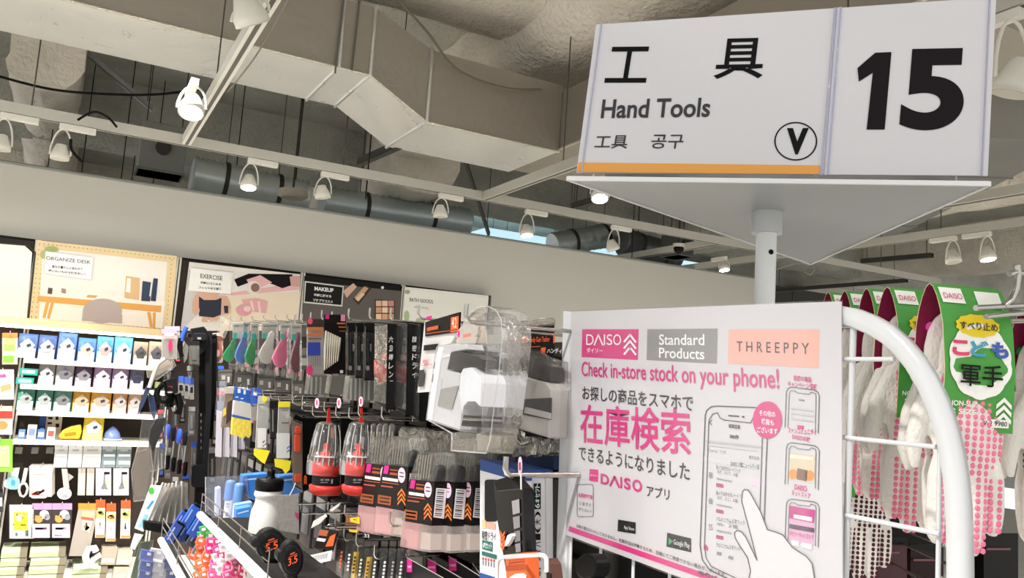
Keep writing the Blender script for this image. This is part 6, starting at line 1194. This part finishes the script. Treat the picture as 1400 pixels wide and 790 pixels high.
# ---- box set against the fence
def h(u, v): return (640+u/3.764, 580+v/3.764)
def hpp(*l): return [h(*p) for p in l]
BXW = mat('#d9d8dc', .45); BXB = mat('#1f4486', .4); BXG = mat('#1d5f56', .4)
XB = .72
r = pt('precision_driver_box', 'white and blue precision driver box facing the aisle beside the fence', 'box', ('X', XB), [('box', 'poly', BXW, .03, 0, hpp((62, 180), (250, 240), (250, 800), (60, 800))), ('blue_top', 'poly', BXB, .031, -.0006, hpp((62, 178), (250, 236), (250, 290), (62, 236))), ('window', 'poly', mat('#2b2b30', .3), .002, -.0012, [h(*p) for p in rr(85, 284, 150, 500, 14)]), ('print', 'multi', -.0014, [(hpp((70, 490), (90, 492), (90, 535), (70, 532)), mat('#c9bd8a', .5)), (hpp((92, 500), (140, 510), (140, 540), (92, 532)), mat('#d9a08a', .5)), (hpp((72, 595), (125, 607), (124, 655), (72, 640)), BXG), (hpp((70, 652), (146, 672), (146, 694), (70, 672)), BXG)]+[([(h(76+k*14, 690+k*3)[0]+math.cos(a)*1.3, h(76+k*14, 690+k*3)[1]+math.sin(a)*2) for a in [j*.785 for j in range(8)]], mat('#b9484a', .5)) for k in range(5)]+[(hpp((74+k*14, 700+k*3), (78+k*14, 701+k*3), (78+k*14, 725+k*3), (74+k*14, 724+k*3)), mat('#5a5a60', .5)) for k in range(5)]+[('精密ドライ', (*h(70, 545), *h(143, 592)), INK, 3), ('6本セット', (*h(76, 603), *h(122, 636)), mat('#eef4f2', .5), 2)]), ('bottom_band', 'poly', BXB, .031, -.0006, hpp((60, 762), (150, 790), (150, 810), (60, 810)))])
for i, (u0, u1) in enumerate(((278, 302), (303, 398), (400, 436))):
    X_ = XB+.035+.03*i
    # spine faces the viewer: plane Y
    Yv = at(*h(300, 500), 'X', XB+.03).y
    def hy_(u, v, k=0): return at(*h(u, v), 'Y', Yv-k)
    r = thing('precision_driver_box', 'spine of a white precision driver box, %s behind the front one' % ('next', 'second', 'third')[i], 'box', hy_(u0, 790), 'precision driver boxes')
    q = MB(); q.prism([hy_(u0, 235), hy_(u1, 238), hy_(u1+3, 810), hy_(u0+3, 810)], (0, .16, 0), BXW); q.build('box', r, origin=r.location, bevel=.001)
    q = MB(); q.prism([hy_(u0, 233, .0008), hy_(u1, 236, .0008), hy_(u1, 276, .0008), hy_(u0, 273, .0008)], (0, .162, 0), BXB); q.build('blue_top', r, origin=r.location)
    if i == 1:
        q = MB(); q.prism([hy_(338, 305, .0012), hy_(374, 303, .0012), hy_(374, 435, .0012), hy_(338, 438, .0012)], (0, .0006, 0), mat('#16302c', .4)); q.build('green_label', r, origin=r.location)
        q = MB()
        for k, ch in enumerate('6本セット'): 
            o = hy_(343, 430-k*26, .002); q.text(ch, hy_(368, 430-k*26, .002), hy_(368, 408-k*26, .002)-hy_(368, 430-k*26, .002), hy_(344, 430-k*26, .002)-hy_(368, 430-k*26, .002), mat('#e9f2ee', .5), .01)
        for k, ch in enumerate('精密ドライバー(大)'[::-1]):
            v = 445+k*38+36; q.text(ch, hy_(374, v, .002), hy_(374, v-32, .002)-hy_(374, v, .002), hy_(344, v, .002)-hy_(374, v, .002), INK, .02)
        q.build('lettering', r, origin=r.location)
    elif i == 0:
        q = MB(); q.prism([hy_(285, 300, .0012), hy_(296, 300, .0012), hy_(296, 480, .0012), hy_(285, 480, .0012)], (0, .0006, 0), mat('#2a3a3a', .4)); q.build('label', r, origin=r.location)
pt('black_tool_box', 'glossy black box with grey windows and an orange base in front of the white boxes', 'box', ('X', .675), [
    ('box', 'poly', mat('#121113', .2, coat=.5), .022, 0, hpp((128, 290), (215, 264), (278, 335), (292, 670), (300, 800), (200, 800), (150, 500))),
    ('top_fold', 'poly', mat('#232224', .2), .022, -.001, hpp((130, 290), (214, 265), (276, 334), (150, 346))),
    ('window', 'multi', -.002, [(hpp((224, 395), (262, 384), (265, 455), (230, 465)), mat('#8a868a', .4)), (hpp((230, 478), (264, 470), (266, 530), (236, 540)), mat('#7b777b', .4)), (hpp((236, 552), (266, 545), (268, 600), (240, 608)), mat('#6d696d', .4)), (hpp((242, 616), (268, 610), (270, 655), (246, 660)), mat('#7b777b', .4))]),
    ('orange_base', 'poly', mat('#d8602e', .45), .0235, -.0012, hpp((188, 670), (298, 658), (302, 800), (196, 800))),
    ('print', 'multi', -.0035, [(hpp((165, 545+k*22), (175, 570+k*22), (188, 548+k*22), (188, 562+k*22), (176, 586+k*22), (165, 562+k*22)), ORANGE) for k in range(4)]+[(hpp((205, 700), (290, 690), (290, 694), (205, 704)), mat('#8a3416', .5)), (hpp((205, 715), (290, 705), (290, 709), (205, 719)), mat('#8a3416', .5)), (hpp((210, 790), (240, 770), (285, 765), (298, 775), (298, 800), (220, 800)), mat('#e6d6c9', .5))]),
    ('tool_tip', 'poly', mat('#dcd9d6', .3), .008, -.01, hpp((185, 615), (200, 570), (222, 560), (226, 575), (205, 615), (190, 630)))], bevel=.0015)
hook(695, 624, .66, 'thick dark hook with a wide round tip over the precision driver boxes', 'chrome hooks on the tool gondola', .005, .03)
pt('price_tag', 'upright oval price tag on the hook over the precision driver boxes', 'price tag', ('X', .655), [('tag', 'poly', mat('#c9b3ba', .4), .002, 0, [h(265+8*math.cos(a), 215+48*math.sin(a)) for a in [k*.35 for k in range(18)]]), ('stem', 'tube', mat('#bdbab8', .3), .0015, .001, hpp((272, 255), (273, 335))), ('figures', 'multi', -.001, [(hpp((260, 195), (269, 195), (269, 235), (260, 235)), mat('#8a3a50', .5))])])
pt('blue_box', 'navy box top seen between the crinkled packs and the precision driver boxes', 'box', ('X', .84), [('box', 'poly', mat('#1c2c50', .4), .02, 0, hpp((130, 120), (440, 90), (440, 232), (270, 215), (130, 180))), ('lid_edge', 'poly', mat('#2a4274', .4), .021, -.001, hpp((130, 118), (440, 88), (440, 96), (130, 127)))])
pt('white_wire_holder', 'bent white wire holder at the foot of the precision driver boxes', 'rack', ('X', .66), [('wire', 'tube', W2, .0035, 0, hpp((148, 820), (150, 720), (158, 695), (180, 683), (370, 672), (392, 676), (403, 692), (404, 760))), ('end_sleeve', 'tube', SIL, .004, 0, hpp((392, 745), (392, 810)))])
pt('dark_red_case', 'small dark brown case behind the wire holder beside the fence', 'box', ('X', .735), [('case', 'poly', mat('#5a3d35', .5), .02, 0, hpp((405, 690), (425, 720), (436, 800), (402, 800))), ('clasp', 'poly', mat('#2b1f1c', .4), .02, -.002, hpp((400, 765), (425, 770), (425, 800), (400, 800)))])
pt('black_knob_tool', 'round black knob poking up before the lower edge of the notice', 'tool', ('X', .75), [('knob', 'poly', mat('#0f0e10', .5), .03, 0, oval(800, 775, 15, 18, 22)), ('stem', 'poly', mat('#19181a', .5), .02, .004, [(790, 788), (812, 788), (812, 830), (790, 830)])], bevel=.004)
# ---- bottom: knives, tags, black cards
def b_(u, v): return (400+u/5.265, 640+v/5.265)
def bp_(*l): return [b_(*p) for p in l]
pt('orange_hang_tag', 'black and orange hang tag with a white barcode strip', 'packaged goods', ('X', .67), [('card', 'poly', mat('#26211f', .4), .003, 0, bp_((215, 430), (325, 450), (285, 600), (150, 570))), ('barcode_strip', 'poly', mat('#e4e2e2', .4), .003, -.0005, bp_((130, 625), (285, 590), (270, 665), (115, 697))), ('print', 'multi', -.001, [(bp_((200, 440), (260, 450), (245, 490), (180, 480)), mat('#a8563a', .5)), (bp_((270, 490), (310, 470), (290, 560), (235, 565)), ORANGE), (bp_((180, 500), (240, 510), (230, 530), (170, 520)), mat('#e9e6e4', .5))]+[(bp_((150+k*12, 632-k*2.6), (155+k*12, 631-k*2.6), (150+k*12, 668-k*2.6), (145+k*12, 669-k*2.6)), mat('#77757a', .5)) for k in range(9)]), ('leaf_blade', 'poly', mat('#cfcac2', .35), .003, -.004, bp_((132, 432), (150, 380), (235, 330), (240, 350), (200, 395)))])
pt('white_blade_tag', 'pale leaf shaped blade sticking up behind the hang tag', 'tool', ('X', .70), [('blade', 'poly', mat('#c2beb8', .35), .003, 0, bp_((265, 300), (345, 245), (330, 275), (285, 312))), ('shank', 'poly', mat('#7b7976', .35), .003, .001, bp_((255, 305), (285, 300), (280, 330), (250, 335)))])
for i, (u, c1, c2) in enumerate(((330, '#2b2420', '#c9622e'), (385, '#1c1b1b', '#d9d6d2'), (425, '#efc52c', '#2a2725'), (470, '#1f1e1e', '#b9b6b2'), (520, '#eec12a', '#3a3532'), (570, '#1d1b1b', '#c9c6c2'), (640, '#191818', '#dcdcdc'), (700, '#222020', '#8d8a88'), (760, '#1b1a1a', '#c9c9c9'))):
    x, y = b_(u, 440+min(i, 4)*18)
    pt('cutter_knife_pack', ('orange lettered', 'white lettered', 'yellow bodied', 'grey lettered', 'yellow bodied', 'plain black', 'white lettered', 'dull black', 'white lettered')[i]+' slim knife pack in the bottom row, %s from the far end' % ORD[i], 'tool', ('X', .70), [('card', 'poly', mat('#191717', .35), .01, 0, [(x, y), (x+9, y+1), (x+5, 800), (x-6, 800)]), ('knife', 'poly', mat(c1, .35), .008, -.006, [(x+3, y+24), (x+7, y+24), (x+4, 790), (x-1, 790)]), ('header', 'poly', mat('#37322f', .4), .002, -.002, [(x, y+2), (x+9, y+3), (x+8, y+10), (x-.5, y+9)]), ('sleeve', 'poly', CLR, .012, -.01, [(x, y+12), (x+9, y+13), (x+5, 800), (x-5, 800)]), ('print', 'multi', -.0115, [([(x+3.4-k*.6, y+30+k*5), (x+6-k*.6, y+30+k*5), (x+5.5-k*.6, y+33+k*5), (x+3-k*.6, y+33+k*5)], mat(c2, .5)) for k in range(5)])], 'slim knife packs')
pt('yellow_tag', 'small yellow tag on the hooks above the knife packs', 'tag', ('X', .71), [('tag', 'poly', mat('#eec42c', .4), .003, 0, bp_((412, 338), (472, 352), (475, 400), (415, 385))), ('mark', 'multi', -.001, [(bp_((435, 365), (455, 369), (455, 373), (435, 369)), DARK)]), ('corner', 'poly', mat('#eec42c', .4), .003, .002, bp_((405, 440), (470, 450), (462, 470), (410, 455)))])
pt('black_number_card', 'black card lettered 33 behind the loop hooks', 'card', ('X', .78), [('card', 'poly', mat('#1b1919', .4), .004, 0, bp_((500, 440), (640, 455), (635, 540), (500, 525))), ('lettering', 'multi', -.001, [('33', (*b_(515, 470), *b_(552, 498)), mat('#e2e2e2', .5), 1), (bp_((505, 455), (580, 462), (580, 467), (505, 460)), mat('#8d8d8d', .5))])])
for i, (x, y, w_, t) in enumerate(((556, 764, 50, 7), (584, 765, 48, 12), (613, 762, 44, 11), (646, 772, 20, 0))):
    pt('black_cutting_card', 'black card with a pink corner patch, %s in the bottom row' % ORD[i], 'packaged goods', ('X', .70+.03*i), [('card', 'poly', mat('#1c1b1c', .35), .003, 0, [(x, y-2), (x+w_, y+26), (x+w_, 820), (x-3, 820)]), ('edge', 'tube', mat('#a8a6a4', .4), .0008, -.001, [(x, y-2), (x+w_, y+26)])]+([('print', 'multi', -.001, [([(x+.5, y), (x+t, y+2), (x+t, y+18), (x+.5, y+18)], PINK), ('DAISO', (x+1.5, y+9, x+t-1, y+12), mat('#f4d9e8', .5))])] if t else []), 'black cards at the bottom')
# tape measures
for i, (cx, cy, rx, ry, l) in enumerate(((371, 746, 21, 23, 'round black tape measure with orange lettering, farther and lying flatter, beside the white bottle'), (400, 765, 16, 25, 'round black tape measure with orange lettering, nearer and turned edgeways'))):
    Yt = gy(cx, .43)
    pt('tape_measure', l, 'tape measure', ('Y', Yt), [('case', 'poly', mat('#1b1b1d', .45), .035, 0, oval(cx, cy, rx, ry, 28)), ('front_ring', 'poly', mat('#252527', .3), .004, -.004, oval(cx, cy, rx*.8, ry*.8, 28)), ('face', 'poly', mat('#161617', .55), .003, -.006, oval(cx, cy, rx*.66, ry*.66, 26)), ('thumb_pad', 'poly', mat('#2a2a2d', .5), .03, -.006, oval(cx-rx*.95, cy-ry*.15, rx*.38, ry*.34, 16)), ('tape_lip', 'poly', mat('#101011', .4), .025, .004, [(cx-rx*.6, cy+ry*.75), (cx+rx*.5, cy+ry*.8), (cx+rx*.5, cy+ry*1.08), (cx-rx*.5, cy+ry*1.05)]), ('lettering', 'multi', -.007, [('5.5' if i == 0 else '3.5', (cx-rx*.38, cy-1, cx+rx*.42, cy+9), mat('#e4572a', .5), -6), ('PRO', (cx-rx*.3, cy-11, cx+rx*.3, cy-6), mat('#b94a28', .5), -4)][:1]+[([(cx-rx*.35, cy-3), (cx+rx*.4, cy-9), (cx+rx*.4, cy-8), (cx-rx*.35, cy-2)], mat('#b94a28', .5)), ([(cx-rx*.2, cy-8), (cx+rx*.2, cy-11), (cx+rx*.2, cy-9), (cx-rx*.2, cy-6)], mat('#b94a28', .5))])], 'tape measures', bevel=.006)
pt('grey_label_tag', 'blank grey fabric tag hanging over the white bottle', 'tag', ('Y', gy(390, .52)), [('tag', 'poly', mat('#8d8b88', .7, var=.1, vscale=90), .004, 0, [(375, 677), (408, 676), (409, 730), (383, 725)]), ('string', 'tube', mat('#c9c6c0', .5), .0015, 0, [(396, 677), (401, 668), (404, 660)]), ('pink_corner', 'multi', -.001, [([(403, 700), (409, 702), (408, 712), (404, 706)], mat('#a83a68', .5))])])
pt('white_price_card', 'white card with a blue round seal tucked behind the grey tag', 'card', ('Y', gy(372, .58)), [('card', 'poly', mat('#dddad4', .45), .003, 0, [(362, 682), (376, 680), (383, 716), (360, 724)]), ('print', 'multi', -.001, [([(363, 682), (366, 682), (365.5, 695), (363, 694)], mat('#d94a72', .5)), (oval(374.5, 706, 3.6, 7.5, 16), mat('#3f9ccc', .4)), ((361, 712, 364, 719), mat('#55535a', .5))])])
# squeeze bottle, cans and blue boxes on the shelf
SHX = .47
sa, sb = at(275, 705, 'X', SHX), at(357, 788, 'X', SHX); zsh = (sa.z*1.0+sb.z)/2
YF, YN = 4.05, 1.6
def Yb(x, X): return ('Y', gy(x, X))
pt('squeeze_bottle', 'white squeeze bottle with black screw cap standing on the wire fronted shelf', 'bottle', Yb(368, .56), [('cap', 'lathe', mat('#1b1b1c', .4), 367.5, 0, [(671, 17), (669, 19), (657, 19.2), (654, 17.5), (653, 10)]), ('spout', 'lathe', mat('#121213', .35), 370, 0, [(653, 7), (650, 5), (646, 5.5), (642, 5), (641, 2)]), ('body', 'lathe', mat('#cfcfcb', .3), 367.5, 0, [(670, 18), (674, 19), (677, 19), (680, 16.5), (688, 17), (698, 20.5), (715, 22), (760, 22.5), (800, 22)])])
for i, (xc, y0) in enumerate(((313, 656), (325, 660))):
    pt('spray_can', 'small white spray can with a blue cap, '+('farther' if i == 0 else 'nearer')+' one behind the shelf guard', 'spray can', Yb(xc+2, .62), [('body', 'lathe', mat('#dedbe4', .35), xc-1, 0, [(y0+56, 7), (y0+28, 7.4), (y0+26, 6.8)]), ('cap', 'lathe', mat('#5d86bd', .35), xc, 0, [(y0+27, 7.2), (y0+4, 6.6), (y0+1, 5.5), (y0, 3)]), ('print', 'multi', -.022, [((xc-4, y0+32, xc+2, y0+33.5), mat('#a9a5b4', .4)), ((xc-4, y0+36, xc, y0+37), mat('#a9a5b4', .4)), (oval(xc-3, y0+47, 2, 3, 10), mat('#8d8a98', .4))])], 'blue capped spray cans')
for i, (q4, c, dp, X, l) in enumerate((([(296, 668), (302, 666), (302, 704), (295, 706)], '#cfd0dc', .05, .6, 'white box with blue side at the far end of the shelf'), ([(332, 650), (366, 647), (366, 680), (346, 684), (332, 672)], '#2f6fbe', .06, .66, 'blue carton standing behind the spray cans'), ([(382, 651), (404, 649), (414, 660), (414, 672), (384, 680)], '#3a6cae', .06, .66, 'blue carton behind the black bottle cap'), ([(323, 696), (343, 692), (343, 752), (336, 748), (322, 728)], '#3f7cc8', .05, .58, 'blue box between the spray cans and the bottle'), ([(322, 690), (345, 686), (345, 697), (323, 700)], '#77a4d8', .04, .60, 'pale blue lid showing above the blue box on the shelf'), ([(303, 715), (322, 712), (322, 740), (306, 726)], '#33589c', .04, .60, 'dark blue box low behind the shelf guard'))):
    pt('blue_carton', l, 'box', Yb(q4[0][0]+8, X), [('carton', 'poly', mat(c, .4), dp, 0, q4), ('print', 'multi', -.001, [([(q4[0][0]+2, q4[0][1]+5), (q4[1][0]-3, q4[1][1]+5), (q4[1][0]-3, q4[1][1]+7), (q4[0][0]+2, q4[0][1]+7)], mat('#a9c6e6', .4))])], 'blue cartons on the shelf', bevel=.002)
def shelf_unit(label, X, pa, pb, y0, y1, w_=.013, bw=.19):
    a = at(*pa, 'X', X); b = at(*pb, 'X', X); d = (b-a)/(b.y-a.y)
    def L(y, dz=0): p = a+d*(y-a.y); return Vector((X, y, p.z+dz))
    r = thing('wire_fronted_shelf', label, 'shelf', L(y0)); O = r.location.copy()
    q = MB(); q.tube([L(y0), L(y1)], w_, mat('#e4e4e2', .3), 12); q.build('front_rail', r, origin=O)
    q = MB(); q.prism([L(y0, -.014), L(y1, -.014), L(y1, -.010), L(y0, -.010)], (bw, 0, 0), mat('#232222', .6)); q.build('board', r, origin=O)  # near-black colour makes the board read as shaded gaps
    for dz in (.045, .07):
        q = MB(); q.tube([L(y0, dz), L(y1, dz)], .0022, CHROME, 6); q.build('guard_wire', r, origin=O)
    n = int(abs(y1-y0)/.3)
    for k in range(n+1):
        y = y0+(y1-y0)*k/max(1, n); q = MB(); q.tube([L(y, 0), L(y, .07)], .0018, CHROME, 6); q.build('guard_post', r, origin=O)
    return r
shelf_unit('white railed shelf with wire guard carrying the squeeze bottle and spray cans', .47, (275, 705), (357, 788), at(274, 704, 'X', .47).y, sb.y-.06)
shelf_unit('lower white railed shelf end with wire guard above the blue packets', .36, (221, 740), (248, 790), at(220, 739, 'X', .36).y, at(248, 790, 'X', .36).y-.3, .011, .03)
q = MB(); a = at(281, 652, 'Y', gy(285, .5)); pt('clear_shelf_divider', 'thin clear upright sheet at the far end of the bottle shelf', 'divider', ('Y', gy(285, .5)), [('sheet', 'poly', clear('#dfe6f6', .10, .1, .6, 0), .003, 0, [(281, 652), (338, 650), (345, 745), (281, 700)]), ('edge', 'tube', clear('#ffffff', .4, .1, 1, 0), .002, -.001, [(281, 652), (281, 700)])])
# small coloured packets in the lower bin
random.seed(11)
BINC = ['#e0307c', '#ee4f92', '#d9286a', '#ec6a3a', '#e9e4e4', '#f06a9c', '#3f9a48', '#c92a5c']
PL0 = 'small packets heaped in the bin under the bottle shelf'
base_pk = {}
for j in range(8):
    for i in range(9):
        x = 270+i*10.5-j*1.5+random.uniform(-2, 2); y = 724+j*9+random.uniform(-2, 2)
        if y < 704+(x-275)*1.01+11: continue
        if x < 262: continue
        k = 6 if (j < 2 and x < 295) else (3 if x < 285 else random.choice((0, 1, 2, 5, 4, 7)))
        c = BINC[k]; nm = {0: 'magenta', 1: 'pink', 2: 'deep pink', 3: 'orange', 4: 'white', 5: 'light pink', 6: 'green', 7: 'crimson'}[k]
        a = random.uniform(-.5, .5); ca, sa_ = math.cos(a), math.sin(a)
        pl = ('Y', gy(x, .52)+random.uniform(-.05, .05)-j*.02)
        q4 = [(x+ca*u-sa_*v, y+sa_*u+ca*v) for u, v in ((-7, -5.5), (7, -5.5), (7, 5.5), (-7, 5.5))]
        i4 = [(x+ca*u-sa_*v, y+sa_*u+ca*v) for u, v in ((-4.5, -3.5), (1, -3.5), (1, .5), (-4.5, .5))]
        pt('small_packet', nm+' small glossy packet heaped in the bin under the bottle shelf', 'packet', pl, [('packet', 'poly', mat(c, .25, coat=.6), .02, 0, q4), ('label_patch', 'multi', -.001, [(i4, mat('#f1d9e2' if k != 4 else '#b9b7b7', .4))])], nm+' '+PL0, bevel=.002)
for i, (x, y, c) in enumerate(((238, 712, '#2f50a8'), (246, 722, '#27468f'), (252, 704, '#3458b4'), (228, 728, '#2b4488'), (260, 730, '#3a3f4a'), (268, 742, '#6b6f74'), (262, 716, '#2d4da0'))):
    pt('slanted_blue_pack', '%s slanting pack between the saws and the pink bin, %s in its group' % ('blue' if i not in (4, 5) else 'grey', ORD[i]), 'packaged goods', ('Y', 4.1-.03*i), [('pack', 'poly', mat(c, .35), .03, 0, [(x+12, y-14), (x+22, y-8), (x+4, y+20), (x-6, y+14)]), ('sleeve', 'poly', mat('#17181b', .4), .03, .01, [(x+16, y-16), (x+26, y-10), (x+8, y+18), (x-2, y+12)]), ('glint', 'multi', -.001, [([(x+10, y-8), (x+12, y-7), (x+2, y+10), (x, y+9)], mat('#8fa6dc', .3))])], 'slanting packs')
for i in range(9):
    x = 192+(i % 3)*17+random.uniform(-2, 2); y = 752+(i//3)*14+random.uniform(-2, 2); c = ('#2c4a9c', '#b9bcc6', '#27408a')[i % 3]
    pt('blue_packet', '%s crumpled packet heaped at the bottom below the saws, %s in the heap' % ('navy' if i % 3 != 1 else 'silver', ORD[i]), 'packet', ('Y', 4.0+.01*i), [('packet', 'poly', mat(c, .25, coat=.4), .03, 0, [(x, y), (x+17, y+3), (x+15, y+16), (x-3, y+12)]), ('label_patch', 'multi', -.001, [([(x+8, y+3), (x+13, y+4), (x+12, y+8), (x+7, y+7)], mat('#dfe3ec', .4))]), ('wrap', 'poly', CLR, .01, -.012, [(x-2, y-2), (x+19, y+1), (x+17, y+18), (x-5, y+14)])], 'crumpled packets')
# dark goods filling the hooks behind: plain black hanging packs, each its own thing
random.seed(5)
for row, (z1, z0, X, n, nm) in enumerate(((1.56, 1.36, .86, 22, 'upper'), (1.32, 1.10, .86, 22, 'middle'), (1.08, .86, .84, 20, 'lower'))):
    for i in range(n):
        y = GY0+.06+i*(3.4/n); w_ = 3.4/n*.8; r = thing('dark_hanging_pack', 'dark hanging tool pack deep in the %s row behind the front goods' % nm, 'packaged goods', (X, y, z1), 'dark packs in the %s row' % nm)
        hh = (z1-z0)*random.uniform(.8, 1); c = random.choice(('#1c1b1b', '#242221', '#2e2b2a', '#171819', '#3a3634')); q = MB(); q.box(0, 0, -hh, .05, w_, 0, mat(c, .4)); q.build('pack', r, bevel=.002)
        q = MB(); q.box(-.002, w_*.1, -hh*.25, 0, w_*.9, -hh*.08, mat(random.choice(('#5a5652', '#8a4a2c', '#6a6864', '#7a7874')), .4)); q.build('header_print', r)
        q = MB(); q.box(-.004, w_*.2, -hh*.8, 0, w_*.8, -hh*.35, mat(random.choice(('#4a4846', '#6f6d6a', '#33302f')), .3, .4)); q.build('tool', r)
